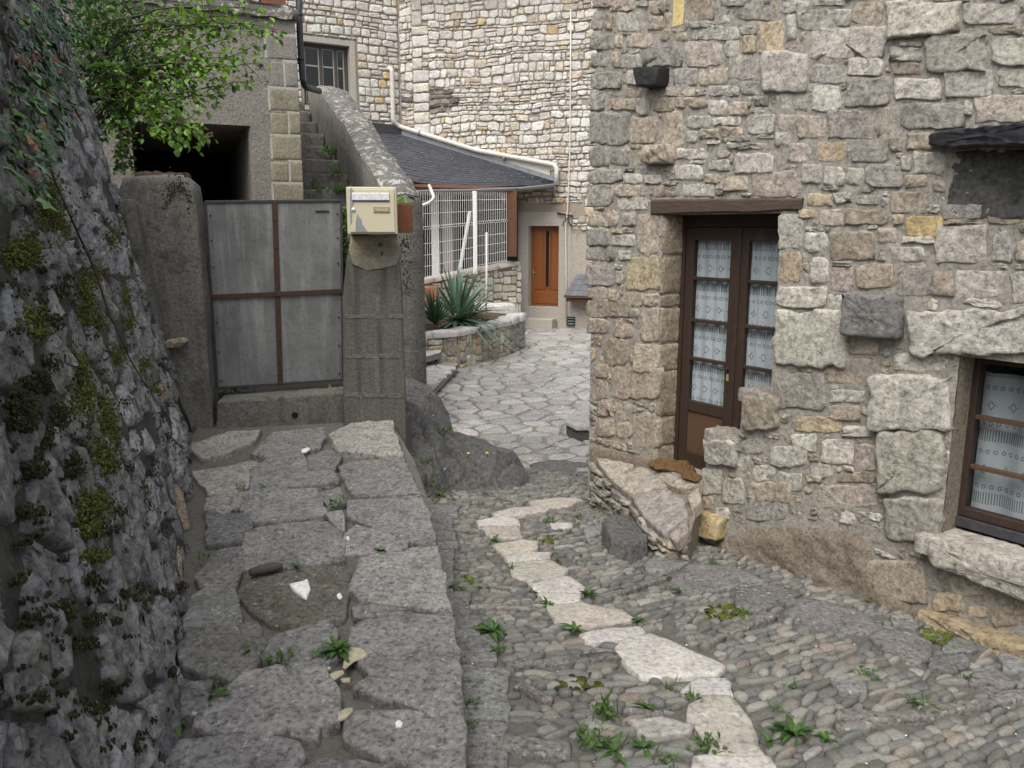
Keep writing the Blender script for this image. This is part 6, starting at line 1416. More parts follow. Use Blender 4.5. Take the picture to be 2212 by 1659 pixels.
pl_ = MB(); pl_.tube([P(1050, 676, 15.9), P(1051, 600, 15.95), P(1051, 502, 16.0)], .018, 7); o = pl_.build('thin_pole', M['white'], None, True); props(o, 'thin white pole standing upright in the planter', 'pole')

# ================================================================== PLANTER
plt = thing('stone_planter', 'low stone planter with flat coping in front of the mesh lean-to', 'planter', P(1030, 790, 13.9))
g0 = P(904, 790, 12.55); g1 = P(993, 795, 13.45); g2 = P(1100, 766, 15.0); g3 = P(1134, 751, 15.9)
for p in (g0, g1, g2, g3): p.z = ZC
g0 = Vector((-1.75, 12.9, ZC)); seq = [(g0, g1, 'a'), (g1, g2, 'b'), (g2, g3, 'c')]
ztp = P(1000, 712, 13.5).z
pst = Pieces(plt, 'stone', M['stone']); 
g4 = Vector((g3.x - 1.0, g3.y + .9, ZC)); g5 = Vector((-2.4, 14.6, ZC))
ring_ = [g0, g1, g2, g3, g4, g5]; MB().prism([Vector((v.x, v.y, ZC - .2)) for v in ring_], [Vector((v.x, v.y, ztp - .08)) for v in ring_]).build('planter_core', M['mortar'], plt)
so_ = MB().prism([Vector((v.x, v.y, ztp - .1)) for v in ring_], [Vector((v.x * .98 - .02, v.y * 1.0 + .12, ztp - .03)) for v in ring_]).build('soil', M['litter'], plt)
for p, q, k in seq:
    e_ = (q - p); L_ = e_.length; e_.normalize(); pn = Plane(Vector((p.x, p.y, 0)), e_, (0, 0, 1)); r = Raster(0, L_, ZC - .05, ztp - .06, .02)
    rubble_fill(r, pn, pst, rng, lambda: rng.uniform(.14, .38), lambda: rng.choice((.1, .15, .2, .26)), .07, .05, lambda a, z: vary((.23, .21, .185) if k == 'c' else rng.choice([(.36, .31, .235), (.4, .36, .29), (.31, .27, .21), (.44, .40, .33), (.42, .33, .22)]), rng), (.012, .04), .022, .6, .2, .07)
    n = max(2, int(L_ / .5)); tpn = Plane(Vector((p.x, p.y, ztp - .06)), e_, -pn.n); tpn.n = Vector((0, 0, 1))
    for i in range(n):
        a0, a1 = L_ * i / n + .01, L_ * (i + 1) / n - .01
        V, F = geo_stone([(x + rng.uniform(-.015, .015), y + rng.uniform(-.015, .015)) for x, y in densify([(a0, -.05), (a1, -.05), (a1, .26), (a0, .26)], .12)], tpn, .06 if k != 'c' else .09, rng, -.04, .4, 0, flat=True, freq=6); obj('coping_stone', V, F, M['flag'], plt, True, vary((.40, .385, .36), rng))
pst.finish()
q = P(1062, 668, 16.9); tpn = Plane((q.x - .55, 16.6, q.z), (1, .1, 0), (0, 1, 0)); V, F = geo_stone(densify([(0, 0), (1.05, 0), (1.05, .45), (0, .45)], .15), tpn, .12, rng, -.6, .4, 1, flat=True); o = obj('stone_bench', V, F, M['flag'], None, True, (.44, .42, .39)); props(o, 'flat white stone block behind the planter', 'stone block')
# garden steps by the planter, disappearing behind the pillar
gs = thing('garden_steps', 'pale slab steps rising between the planter and the gate pillar', 'steps', P(940, 815, 12.5))
e_ = (g1 - g0).normalized()
for i, (px, zz_) in enumerate((([(878, 780), (992, 783), (952, 826), (930, 852), (850, 852), (850, 800)], None), ([(880, 738), (905, 733), (954, 755), (953, 762), (896, 778), (860, 790)], None))):
    Z = (ZC + .17, ZC + .36)[i]; poly = []
    for q in px: d = ray(*q); poly.append((d.x * Z / d.z, d.y * Z / d.z))
    V, F = geo_stone(densify(poly, .2), Plane((0, 0, Z), (1, 0, 0), (0, 1, 0)), .0, rng, -.09, .1, 0, prof=((.97, None), (1, -.01), (1, 0.0), (.96, 0), (.5, 0)), flat=True)
    cxx = sum(p[0] for p in poly) / len(poly); obj('step_base', V, F, M['mortar'], gs)
    vp = [(cxx + rng.uniform(-.7, .7), sum(p[1] for p in poly) / len(poly) + rng.uniform(-.7, .7)) for _ in range(40)]
    for pp, cell in zip(vp, voronoi(vp, 16)):
        if len(cell) < 3 or not inpoly(poly, *pp): continue
        cell = shrink(cell, .012); cen = (sum(p[0] for p in poly) / len(poly), sum(p[1] for p in poly) / len(poly))
        for _ in range(8):
            if all(inpoly(poly, *c) for c in cell): break
            cell = [c if inpoly(poly, *c) else (c[0] * .85 + pp[0] * .15, c[1] * .85 + pp[1] * .15) for c in cell]
        if len(cell) > 2: V, F = geo_stone(densify(cell, .1), Plane((0, 0, Z), (1, 0, 0), (0, 1, 0)), .016, rng, -.02, .3, 0, flat=True, freq=6); obj('step_slab', V, F, M['flag'], gs, True, vary((.44, .43, .40), rng))
# raised block at the foot of the near house
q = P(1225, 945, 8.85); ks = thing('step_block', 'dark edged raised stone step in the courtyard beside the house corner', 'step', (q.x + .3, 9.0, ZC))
tpn = Plane((0, 0, ZC + .17), (1, 0, 0), (0, 1, 0)); po = [(q.x - .02, 9.0), (q.x + .1, 8.72), (q.x + 1.1, 8.78), (q.x + 1.1, 10.0), (q.x + .25, 9.9)]
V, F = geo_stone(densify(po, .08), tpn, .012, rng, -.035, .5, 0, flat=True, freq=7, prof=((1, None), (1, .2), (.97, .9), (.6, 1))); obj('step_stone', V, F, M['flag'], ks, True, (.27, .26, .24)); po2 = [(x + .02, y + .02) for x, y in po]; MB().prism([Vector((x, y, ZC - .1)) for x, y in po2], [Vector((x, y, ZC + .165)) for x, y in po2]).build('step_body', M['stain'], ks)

# ================================================================== BEDROCK
def Hrock(x, y):
    def lobe(cx, cy, rx, ry, rot, h, p=1.6):
        c, s = math.cos(rot), math.sin(rot); u = ((x - cx) * c + (y - cy) * s) / rx; v = (-(x - cx) * s + (y - cy) * c) / ry; d = u * u + v * v
        return h * max(0, 1 - d) ** (1 / p) - (.0 if d < 1 else .12 * min(1, d - 1))
    a = lobe(-.98, 7.35, .50, .95, .15, .58); b = lobe(-.68, 7.38, .88, .60, -.34, .40); c = lobe(-1.28, 8.7, .62, 1.15, .25, .74, 2.0); d = lobe(.46, 7.74, .36, .22, .12, .045)
    h = max(a, b, c, d)
    q = Vector((x * 1.3, y * 1.3, 2)); rdg = abs(noise.noise(q)) * .5 + abs(noise.noise(q * 2.4)) * .3 + abs(noise.noise(q * 5)) * .2
    vd, vp = noise.voronoi(Vector((x * 1.55 + .5 * y, y * 1.15 - .25 * x + .35 * noise.noise(q), 1.7))); cell = noise.noise(vp[0] * 9.7); gap_ = max(0, .10 - (vd[1] - vd[0])) * 1.1
    crack = max(0, .09 - abs(math.sin((x * 1.1 + y * .55 + .25 * noise.noise(q)) * 5.2))) * .9
    st_ = (h * 7 + 1.6 * noise.noise(q * .8) + x * 1.2); st_ = abs(st_ - math.floor(st_) - .5) * .10
    return h + (.20 * (.34 - rdg) - crack * .9 + st_ - .03 - gap_ + .10 * cell + .10 * (vd[0] - .4) * noise.noise(vp[0] * 5.1)) * (h > 0) * min(1, max(0, h) * 6)
V = []; F = []; nx, ny = 120, 180; idx = {}
for j in range(ny + 1):
    for i in range(nx + 1):
        x = -2.0 + 3.1 * i / nx; y = 6.3 + 4.2 * j / ny; h = Hrock(x, y); g_ = street_z(x, y) if y < 7.6 else ZC + max(0, 0); g_ = min(g_, ZC + .25)
        idx[(i, j)] = len(V); V.append(Vector((x, y, (street_z(x, y) if y < 7.7 else ZC) + max(h, -.08) - .005)))
for j in range(ny):
    for i in range(nx):
        x = -2.0 + 3.1 * (i + .5) / nx; y = 6.3 + 4.2 * (j + .5) / ny
        if Hrock(x, y) > -.07: F.append((idx[(i, j)], idx[(i + 1, j)], idx[(i + 1, j + 1)], idx[(i, j + 1)]))
used = sorted(set(k for f in F for k in f)); rm = {k: n for n, k in enumerate(used)}
o = obj('rock_outcrop', [V[k] for k in used], [tuple(rm[k] for k in f) for f in F], M['rock'], None); props(o, 'dark grey bedrock outcrop at the foot of the gate pillar', 'rock', kind='thing')
# dark loose block by the ledge
bp = [STREETN.hit(*q) for q in ((1300, 1160), (1322, 1145), (1380, 1143), (1400, 1178), (1396, 1205), (1362, 1218), (1318, 1200))]
V, F = geo_stone([(x + rng.uniform(-.006, .006), y + rng.uniform(-.006, .006)) for x, y in densify(bp, .06)], STREETN, .125, rng, -.05, .18, 0, prof=((1.10, None), (1.07, .2), (1.0, .93), (.97, 1), (.7, 1), (.35, 1)), freq=6, flat=True); o = obj('loose_block', V, F, M['rock'], None, False); props(o, 'dark angular stone block lying beside the doorstep ledge', 'stone block')
# ================================================================== PLANTS
rng = random.Random(77)
def leaf_quad(mb, base, d, up, L, w, col, fold=.25, tip=1.0, droop=.0):
    """a folded leaf: 6 vertices, 4 faces"""
    d = Vector(d).normalized(); s = d.cross(Vector(up)).normalized(); n = s.cross(d).normalized()
    m1 = base + d * L * .38 - n * droop * L * .1; m2 = base + d * L * .75 - n * droop * L * .32; t = base + d * L * tip - n * droop * L * .6
    v = [base, m1 + s * w * .5 + n * w * fold, m1, m1 - s * w * .5 + n * w * fold, m2 + s * w * .38 + n * w * fold * .7, m2, m2 - s * w * .38 + n * w * fold * .7, t]
    mb.add(v, [(0, 2, 1), (0, 3, 2), (1, 2, 5, 4), (2, 3, 6, 5), (4, 5, 7), (5, 6, 7)], col)
def rv(): return Vector((rng.gauss(0, 1), rng.gauss(0, 1), rng.gauss(0, 1))).normalized()
# ---- overhanging shrub
bush = thing('overhanging_lilac', 'overhanging lilac shrub with fresh green leaves above the gate post', 'shrub', P(190, 200, 6.9))
tips = [(600, 62, 7.0), (588, 70, 6.9), (560, 20, 7.1), (505, 80, 7.0), (560, 140, 6.9), (535, 175, 6.9), (500, 150, 6.8), (470, 205, 6.8), (440, 225, 6.7), (445, 290, 6.6), (400, 262, 6.6), (392, 318, 6.5), (352, 212, 6.7), (420, 130, 6.9), (460, 62, 7.1), (385, 50, 7.1), (330, 100, 7.0), (305, 172, 6.9), (322, 250, 6.7), (372, 160, 6.9), (425, 20, 7.2), (482, 112, 7.0), (410, 185, 6.8), (285, 60, 7.1), (262, 200, 6.8), (255, 270, 6.7), (232, 120, 7.0), (205, 40, 7.1), (185, 92, 7.0), (205, 195, 6.8), (345, 285, 6.5), (430, 305, 6.5), (365, 295, 6.5), (300, 20, 7.2), (520, 30, 7.1), (350, 20, 7.3), (250, 15, 7.2), (515, 125, 6.9), (470, 160, 6.9), (550, 100, 7.0), (425, 270, 6.6), (545, 60, 7.0), (395, 95, 7.0), (440, 165, 6.8), (355, 130, 6.9), (280, 130, 6.9), (300, 220, 6.75), (480, 40, 7.1)]
wood = MB(); lv = MB(); fl_ = MB()
stems = [P(150, 160, 6.9), P(185, 210, 6.9), P(170, 80, 7.1), P(210, 250, 6.8)]
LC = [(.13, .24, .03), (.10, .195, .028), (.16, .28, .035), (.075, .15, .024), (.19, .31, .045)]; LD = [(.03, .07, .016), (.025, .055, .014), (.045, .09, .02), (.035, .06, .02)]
for x, y, Y in tips:
    e = P(x, y, Y); b = rng.choice(stems) + rv() * .06; mid_ = b * .45 + e * .55 + Vector((rng.uniform(-.1, .1), rng.uniform(-.15, .15), rng.uniform(.05, .22)))
    n = 11; pth = []
    for i in range(n + 1):
        t = i / n; p = b * (1 - t) ** 2 + mid_ * 2 * t * (1 - t) + e * t * t; p += rv() * .012; pth.append(p)
    wood.tube(pth, [.010 * (1 - .85 * i / n) + .0015 for i in range(n + 1)], 5, False)
    dens = 1.0 if x > 300 else .8
    for i in range(4, n + 1):
        t = i / n; p = pth[i]
        for _ in range(int((3 + 6 * t * t) * dens)):
            q = p + rv() * rng.uniform(.01, .10); d = (e - b).normalized() * .5 + rv() * .8 + Vector((0, 0, -.35)); sz = rng.uniform(.038, .072)
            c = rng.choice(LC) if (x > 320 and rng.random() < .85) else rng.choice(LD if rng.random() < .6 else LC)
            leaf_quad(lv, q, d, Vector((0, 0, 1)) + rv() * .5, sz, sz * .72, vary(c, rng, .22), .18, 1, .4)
    # side twigs
    for _ in range(3):
        i = rng.randrange(3, n); q = pth[i] + rv() * rng.uniform(.1, .28); q.z -= .04; wood.tube([pth[i], (pth[i] + q) / 2 + rv() * .02, q], [.004, .003, .0015], 4, False)
        for _ in range(4): d = rv() + Vector((0, 0, -.3)); sz = rng.uniform(.03, .055); leaf_quad(lv, q + rv() * .04, d, Vector((0, 0, 1)) + rv() * .5, sz, sz * .72, vary(rng.choice(LC if x > 320 else LD), rng, .22), .18, 1, .4)
for x, y, Y in ((452, 292, 6.6), (428, 312, 6.6), (560, 143, 6.9), (590, 70, 6.9)):
    for _ in range(9): q = P(x + rng.uniform(-5, 8), y + rng.uniform(-4, 4), Y); s = rng.uniform(.008, .014); fl_.add([q + Vector((s * a, s * b_, s * c_)) for a, b_, c_ in ico], icf, vary((.12, .05, .07), rng))
# darker mass of foliage behind, at the top of the wall
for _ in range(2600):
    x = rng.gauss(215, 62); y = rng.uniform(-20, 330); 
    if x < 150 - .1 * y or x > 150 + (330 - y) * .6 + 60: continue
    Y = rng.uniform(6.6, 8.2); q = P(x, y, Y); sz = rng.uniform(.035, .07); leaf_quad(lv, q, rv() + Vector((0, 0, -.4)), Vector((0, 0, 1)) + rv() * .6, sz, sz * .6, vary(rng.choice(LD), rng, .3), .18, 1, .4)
for k in range(34):
    a = P(rng.uniform(160, 260), rng.uniform(120, 300), rng.uniform(6.8, 7.6)); b = P(rng.uniform(170, 380), rng.uniform(0, 150), rng.uniform(6.8, 7.6)); wood.tube([a, (a + b) / 2 + rv() * .06, b], [.006, .004, .002], 4, False)
wood.build('branches', M['bark'], bush, True); lv.build('leaves', M['leaf'], bush); fl_.build('flower_buds', M['moss'], bush, True)
# ---- ivy on the wall
ivy = thing('ivy', 'dark ivy hanging over the top of the mossy retaining wall', 'ivy', LWP.hit3(60, 200)); lv = MB(); wood = MB()
def ivyleaf(q, n, sz, col):
    u = n.cross(rv()).normalized(); v = n.cross(u); pts = []
    for k, r_ in enumerate((1.0, .45, .75, .40, .62, .62, .40, .75, .45)):
        t = 2 * math.pi * k / 9; pts.append(q + (u * math.cos(t) + v * math.sin(t)) * sz * r_ * .62 - n * (sz * .10 * (k % 2)))
    lv.add([q + n * sz * .08] + pts, [(0, 1 + k, 1 + (k + 1) % 9) for k in range(9)], col)
ipoly = [(-30, -30), (165, -30), (150, 70), (120, 110), (105, 170), (80, 230), (95, 300), (40, 340), (45, 400), (15, 440), (-30, 470)]
cnt = 0
while cnt < 400:
    x, y = rng.uniform(-30, 165), rng.uniform(-30, 470)
    if not inpoly(ipoly, x, y): continue
    if noise.noise(Vector((x * .022, y * .022, 1))) < -.22: cnt += 0; continue
    cnt += 1; a, b = LWP.hit(x, y); q = LWP.at(a, b, rng.uniform(.06, .2)); n = (LWP.n + Vector((0, 0, .5)) + rv() * .55).normalized()
    c = rng.choice([(.03, .065, .022), (.04, .085, .028), (.055, .12, .035), (.025, .055, .028), (.08, .16, .04)]) if rng.random() < .93 else (.16, .075, .03)
    ivyleaf(q, n, rng.uniform(.05, .085), vary(c, rng, .25))
for _ in range(22):
    x, y = rng.uniform(-20, 120), rng.uniform(-20, 200); pth = []
    for k in range(6): a, b = LWP.hit(x + k * rng.uniform(-6, 4), y + k * 32); pth.append(LWP.at(a, b, .07))
    wood.tube(pth, .004, 4, False)
lv.build('leaves', M['leaf_stiff'], ivy); wood.build('stems', M['bark'], ivy)
# climbing greenery on the left edge of the passage
cr = MB()
for _ in range(420):
    y = rng.uniform(190, 372); x = 268 + rng.gauss(0, 11) + (y - 280) * .03; q = P(x, y, rng.uniform(6.9, 7.4)); sz = rng.uniform(.03, .055); leaf_quad(cr, q, rv() + Vector((0, -.2, -.3)), Vector((0, 0, 1)) + rv(), sz, sz * .75, vary(rng.choice(LD + LC[:2]), rng, .25), .15, 1, .3)
o = cr.build('climbing_plant', M['leaf']); props(o, 'green climber at the left edge of the dark passage above the gate post', 'climber')
# ---- fern
def fern(base, L, nfr, col, name, label, group=None):
    t = thing(name, label, 'fern', base, group); m = MB()
    for k in range(nfr):
        az = 2 * math.pi * k / nfr + rng.uniform(-.3, .3); d = Vector((math.cos(az), math.sin(az), 0)); pr = base
        for i in range(1, 11):
            s = i / 10; p = base + d * L * s * .85 + Vector((0, 0, L * (.75 * s - .85 * s * s))); w = L * .30 * math.sin(math.pi * min(1, s * .9 + .08))
            sd_ = d.cross(Vector((0, 0, 1)))
            for sg in (-1, 1): leaf_quad(m, p, sd_ * sg + d * .4, (0, 0, 1), w, w * .28, vary(col, rng, .2), .1)
            pr = p
    m.build('fronds', M['leaf'], t); return t
fern(P(450 * .553 * .999, 158, 6.75), .30, 6, (.055, .12, .03), 'fern', 'small fern growing from the wall top under the shrub')
# ---- weeds
def dandelion(base, r, n, lab, col=(.06, .122, .028), upf=.42, nm='dandelion', cat='weed', grp='weeds growing between the stones'):
    m = MB()
    n = int(n * 1.7); r *= .92
    for k in range(n):
        az = rng.uniform(0, 6.283); el = rng.uniform(.0, 1.25) * upf * 2; d = Vector((math.cos(az) * math.cos(el), math.sin(az) * math.cos(el), math.sin(el))); L = r * rng.uniform(.65, 1.15); s = d.cross(Vector((0, 0, 1))).normalized(); up_ = s.cross(d)
        w = L * rng.uniform(.17, .27); L *= rng.uniform(.35, 1.05); V = []; nseg_ = 6; cc = vary(col, rng, .25)
        for i in range(nseg_ + 1):
            t = i / nseg_; p = base + d * L * t - Vector((0, 0, 1)) * L * .38 * t * t + Vector((0, 0, .008)); ww = w * math.sin(math.pi * (.12 + .80 * t)) * (1 if i % 2 == 0 else .72) * .5
            V += [p + s * ww + up_ * ww * .35, p, p - s * ww + up_ * ww * .35]
        m.add(V, [f for i in range(nseg_) for f in ((i * 3, i * 3 + 1, i * 3 + 4, i * 3 + 3), (i * 3 + 1, i * 3 + 2, i * 3 + 5, i * 3 + 4))], cc)
    o = m.build(nm, M['leaf'], None, True, loc=base); return props(o, lab, cat, grp)
def tuft(base, r, n, lab, col=(.075, .14, .032), nm='grass_tuft', cat='weed', grp='weeds growing between the stones'):
    m = MB()
    for k in range(n):
        b = base + Vector((rng.gauss(0, r * .28), rng.gauss(0, r * .28), 0)); d = Vector((rng.gauss(0, .6), rng.gauss(0, .6), 1)).normalized(); L = r * rng.uniform(.35, .9); sz = L
        if k % 2: leaf_quad(m, b, d, rv(), sz, sz * .12, vary(col, rng, .3), .1, 1, .8)
        else: leaf_quad(m, b + d * L * .4, rv() + Vector((0, 0, .3)), (0, 0, 1), r * .3, r * .22, vary(col, rng, .3), .1, 1, .3)
    o = m.build(nm, M['leaf'], None, True, loc=base); return props(o, lab, cat, grp)
def stp(p): x, y = STREETN.hit(*p); return STREETN.at(x, y, .0)
def wkp(p): x, y = WALK.hit(*p); return WALK.at(x, y, .012)
z7p = lambda x, y: z7([(x, y)])[0]; z8p = lambda x, y: z8([(x, y)])[0]; z6p = lambda x, y: z6([(x, y)])[0]
WD = [('d', z7p(405, 1000), .17, 17, 'tall leafy dandelion in the gutter slabs left of the cobbles, largest on the lane'), ('d', z7p(430, 1085), .08, 9, 'small dandelion at the foot of the tall leafy one'),
 ('d', z7p(425, 540), .09, 9, 'dandelion at the left edge of the pink spine slabs, farther up'), ('d', z7p(742, 640), .07, 9, 'dandelion on the right edge of the spine beside the narrow white slab'), ('t', z7p(640, 535), .06, 16, 'small tuft right of the upper pink spine slab'),
 ('t', z7p(500, 675), .07, 16, 'small tuft left of the pink spine slab halfway along'), ('d', z7p(618, 802), .07, 8, 'dandelion left of the cracked white spine slab'), ('d', z7p(893, 812), .10, 11, 'dandelion right of the cracked white spine slab'),
 ('d', z7p(690, 862), .09, 9, 'dandelion left of the wide pink spine slab'), ('d', z7p(825, 985), .10, 11, 'low weed under the wide pink spine slab'), ('d', z7p(1142, 942), .08, 9, 'dandelion at the right tip of the wide pink spine slab'),
 ('t', z7p(1300, 1285), .07, 18, 'clover tuft above the small grey spine slab'), ('t', z7p(1400, 1335), .08, 20, 'clover tuft above the long pinkish near slab'), ('t', z7p(965, 1410), .12, 34, 'broad grassy weed among the near cobbles left of the spine'),
 ('d', z7p(1190, 1385), .11, 8, 'broad leaved weed near the long reddish cobble'), ('t', z7p(905, 1555), .12, 36, 'bushy grass tuft at the bottom left of the cobbles'), ('d', z7p(1020, 1600), .11, 9, 'upright leafy weed between the bottom tufts'), ('d', z7p(1170, 1580), .12, 8, 'tall leaved weed at the bottom of the lane left of the spine'),
 ('t', z7p(1485, 1580), .10, 34, 'dense clover patch against the near pinkish slab'), ('t', z7p(700, 442), .09, 26, 'grassy patch by the far end of the doorstep ledge'), ('t', z7p(840, 430), .07, 18, 'small green tuft at the ledge corner'), ('d', z7p(212, 772), .07, 10, 'dark weed between the gutter slabs and the walkway'),
 ('t', z7p(1515, 655), .08, 24, 'green tuft under the jutting ochre stone'), ('d', z7p(1280, 722), .06, 8, 'little weed beside the upper border slab'), ('d', z7p(1330, 788), .07, 9, 'little weed under the upper border slab'), ('t', z8p(540, 1325), .07, 20, 'small moss green tuft on the near cobbles right of the spine'),
 ('t', z8p(870, 1275), .08, 24, 'green tuft among the large near cobbles'), ('t', z8p(1090, 1395), .09, 26, 'green tuft just above the long edge stones'), ('t', z8p(480, 1420), .06, 16, 'tuft beside the near pinkish spine slab'), ('d', z8p(550, 1535), .15, 16, 'wide round leaved weed at the bottom right of the spine'),
 ('d', z8p(440, 1565), .09, 8, 'dark leaved weed against the near pinkish spine slab'), ('d', z8p(690, 1555), .08, 9, 'small weed right of the wide round leaved one'), ('t', z8p(1290, 1280), .07, 16, 'faint tuft near the right edge of the lane'), ('t', z8p(340, 1002), .07, 20, 'mossy tuft between the cobbles and the border slab'), ('t', z7p(1280, 1650), .09, 24, 'tuft at the very bottom of the lane')]
for k, p, r_, n, lab in WD:
    (dandelion if k == 'd' else tuft)(stp(p) + Vector((0, 0, .01)), r_, n, lab)
WW = [('t', z6p(480, 465), .07, 16, 'small weed in the joint of the upper walkway slabs'), ('t', z6p(378, 470), .07, 18, 'mossy tuft by the wall on the upper walkway'), ('t', z6p(780, 542), .09, 22, 'weed beside the right row of walkway slabs'), ('d', z6p(975, 742), .07, 10, 'rosette on the right row of walkway slabs'), ('d', z6p(620, 812), .06, 8, 'rosette above the brown walkway slab'),
 ('d', z6p(430, 1175), .10, 4, 'pair of broad leaves standing between two walkway slabs'), ('t', z6p(550, 1215), .10, 26, 'grassy weed in the middle of the walkway'), ('d', z6p(795, 1180), .16, 12, 'large dandelion on the walkway beside yellow flakes'), ('t', z6p(270, 1368), .09, 26, 'dark weed patch in the left walkway joint'), ('t', z6p(285, 1300), .05, 14, 'tiny weed in the diagonal walkway joint'),
 ('d', z6p(100, 1500), .10, 9, 'bright green weed at the foot of the mossy wall, nearest the camera'), ('t', z6p(215, 785), .08, 22, 'weed at the foot of the mossy wall, halfway along'), ('t', z6p(345, 1040), .05, 12, 'tiny tuft above the left walkway slabs'), ('t', z6p(540, 975), .05, 8, 'thin grass blade on the brown walkway slab'), ('t', z6p(140, 230), .08, 18, 'green tuft where the mossy wall meets the gate post')]
for k, p, r_, n, lab in WW:
    (dandelion if k == 'd' else tuft)(wkp(p) + Vector((0, 0, .01)), r_, n, lab)
for p, r_, n, lab in ((z6p(1362, 1400), .07, 18, 'thin weed in the gap beside the near gutter slab'), (z6p(1360, 1500), .06, 14, 'tiny weed in the gap nearest the camera')): tuft(stp(p) + Vector((0, 0, .01)), r_, n, lab)
def rockp(px, py):
    for k in range(400):
        Y = 6.3 + k * .012; q = P(px, py, Y)
        if q.z < (street_z(q.x, q.y) if q.y < 7.7 else ZC) + max(Hrock(q.x, q.y), -.05): return q
    return P(px, py, 7)
RWd = [((964, 935), .13, 26, 'grass tuft on top of the bedrock outcrop'), ((928, 1045), .13, 30, 'green tuft at the foot of the bedrock by the pillar'), ((975, 975), .07, 14, 'small weed in a crack of the bedrock'), ((925, 1000), .10, 24, 'weed against the pillar on the bedrock'), ((1032, 965), .06, 12, 'yellow flowering weed on the bedrock'), ((945, 1068), .12, 26, 'mossy patch at the lower edge of the bedrock'), ((985, 1040), .08, 16, 'thin weed near the lower bedrock edge')]
for p, r_, n, lab in RWd:
    o = tuft(rockp(*p), r_, n, lab, (.085, .14, .035))
def small_flower(q, lab):
    m = MB(); m.tube([q, q + Vector((0, 0, .05))], .003, 4, False); st_ = m.build('yellow_flower', M['bark'], None); props(st_, lab, 'flower'); f = MB(); f.add([q + Vector((.014 * a, .014 * b_, .05 + .012 * c_)) for a, b_, c_ in ico], icf, (.75, .6, .03)); f.build('flower_head', M['moss'], st_, True)
small_flower(rockp(1012, 991), 'single yellow flower on the dark bedrock'); small_flower(rockp(1052, 990), 'yellow flower at the edge of the bedrock beside the flagstones')
# weeds on the stairs and behind the gate
SW_ = [((715, 318), 11.35, .20, 60, 'leafy weed against the parapet on the upper stairs'), ((728, 360), 10.75, .17, 44, 'leafy weed against the parapet on the middle stairs'), ((682, 395), 10.2, .16, 50, 'grassy weed on the left of the lower stairs'), ((735, 398), 10.2, .18, 60, 'leafy weed on the right of the lower stairs'), ((690, 432), 9.8, .13, 34, 'weed on the step just above the metal gate')]
for p, Y, r_, n, lab in SW_:
    tuft(P(*p, Y) - Vector((0, 0, .1)), r_, n, lab, (.075, .15, .035), 'stair_weed', 'weed', 'weeds on the stone stairs')
m = MB()
for _ in range(420):
    q = P(rng.uniform(731, 752), rng.uniform(445, 590), rng.uniform(6.75, 7.0)); sz = rng.uniform(.035, .07); leaf_quad(m, q, rv() + Vector((0, -.2, .1)), (0, 0, 1), sz, sz * .5, vary((.09, .2, .035), rng, .3), .15, 1, .3)
o = m.build('gate_weed', M['leaf']); props(o, 'tall green weed behind the metal gate beside the pillar', 'weed')
m = MB()
for _ in range(120):
    q = P(rng.uniform(472, 736), 0, 6.62); y = rng.uniform(836, 846); q = P(rng.uniform(478, 560) if rng.random() < .7 else rng.uniform(690, 738), y, 6.64); sz = rng.uniform(.02, .05); leaf_quad(m, q, rv() + Vector((0, -.3, .3)), (0, 0, 1), sz, sz * .5, vary((.08, .17, .035), rng, .3), .15)
o = m.build('sill_weed', M['leaf']); props(o, 'low green weeds under the metal gate on the sill', 'weed')
q, x0, x1, y1 = FBX; m = MB()
for _ in range(130):
    p = q.at(rng.uniform(x0, x1), y1, rng.uniform(-.24, -.01)); sz = rng.uniform(.02, .04); leaf_quad(m, p + Vector((0, 0, rng.uniform(0, .05))), rv() + Vector((0, 0, .5)), (0, 0, 1), sz, sz * .6, vary((.17, .30, .05), rng, .25), .15)
o = m.build('box_plant', M['leaf']); props(o, 'bright green plant sprouting in the rusty flower box', 'plant')
# ---- yucca and companions
def spiky(base, n, L, w, col, name, label, up=.9, cat='plant'):
    t = thing(name, label, cat, base); k_ = 0
    for k in range(n):
        az = rng.uniform(0, 6.283); el = rng.uniform(-.25, 1.5) if up > .5 else rng.uniform(.5, 1.45); d = Vector((math.cos(az) * math.cos(el), math.sin(az) * math.cos(el), math.sin(el))); s = d.cross(Vector((0, 0, 1))).normalized(); l = L * rng.uniform(.7, 1.1); V = []; m = MB()
        dr_ = .10 if el > .6 else .30
        for i in range(6):
            tt = i / 5; p = base + Vector((0, 0, .12)) + d * l * tt - Vector((0, 0, 1)) * l * dr_ * tt * tt; ww = w * (1 - tt ** 2.2) * (.55 + .45 * min(1, tt * 4)); V += [p + s * ww / 2 + Vector((0, 0, ww * .2)), p, p - s * ww / 2 + Vector((0, 0, ww * .2))]
        m.add(V, [f for i in range(5) for f in ((i * 3, i * 3 + 1, i * 3 + 4, i * 3 + 3), (i * 3 + 1, i * 3 + 2, i * 3 + 5, i * 3 + 4))], vary(col, rng, .28)); m.build('leaf', M['leaf_stiff'], t, True)
    return t
yb = P(990, 690, 14.3); yb.z = ztp - .05
spiky(yb, 85, 1.15, .085, (.10, .165, .115), 'yucca', 'large spiky yucca in the stone planter')
b2 = P(940, 705, 13.7); b2.z = ztp - .05; spiky(b2, 110, .75, .028, (.035, .075, .04), 'sedge_clump', 'dark green sedge clump left of the yucca', .4)
b3 = P(1020, 690, 14.9); b3.z = ztp - .05; spiky(b3, 80, .62, .034, (.045, .09, .05), 'sedge_clump', 'dark green sedge clump right of the yucca', .9)

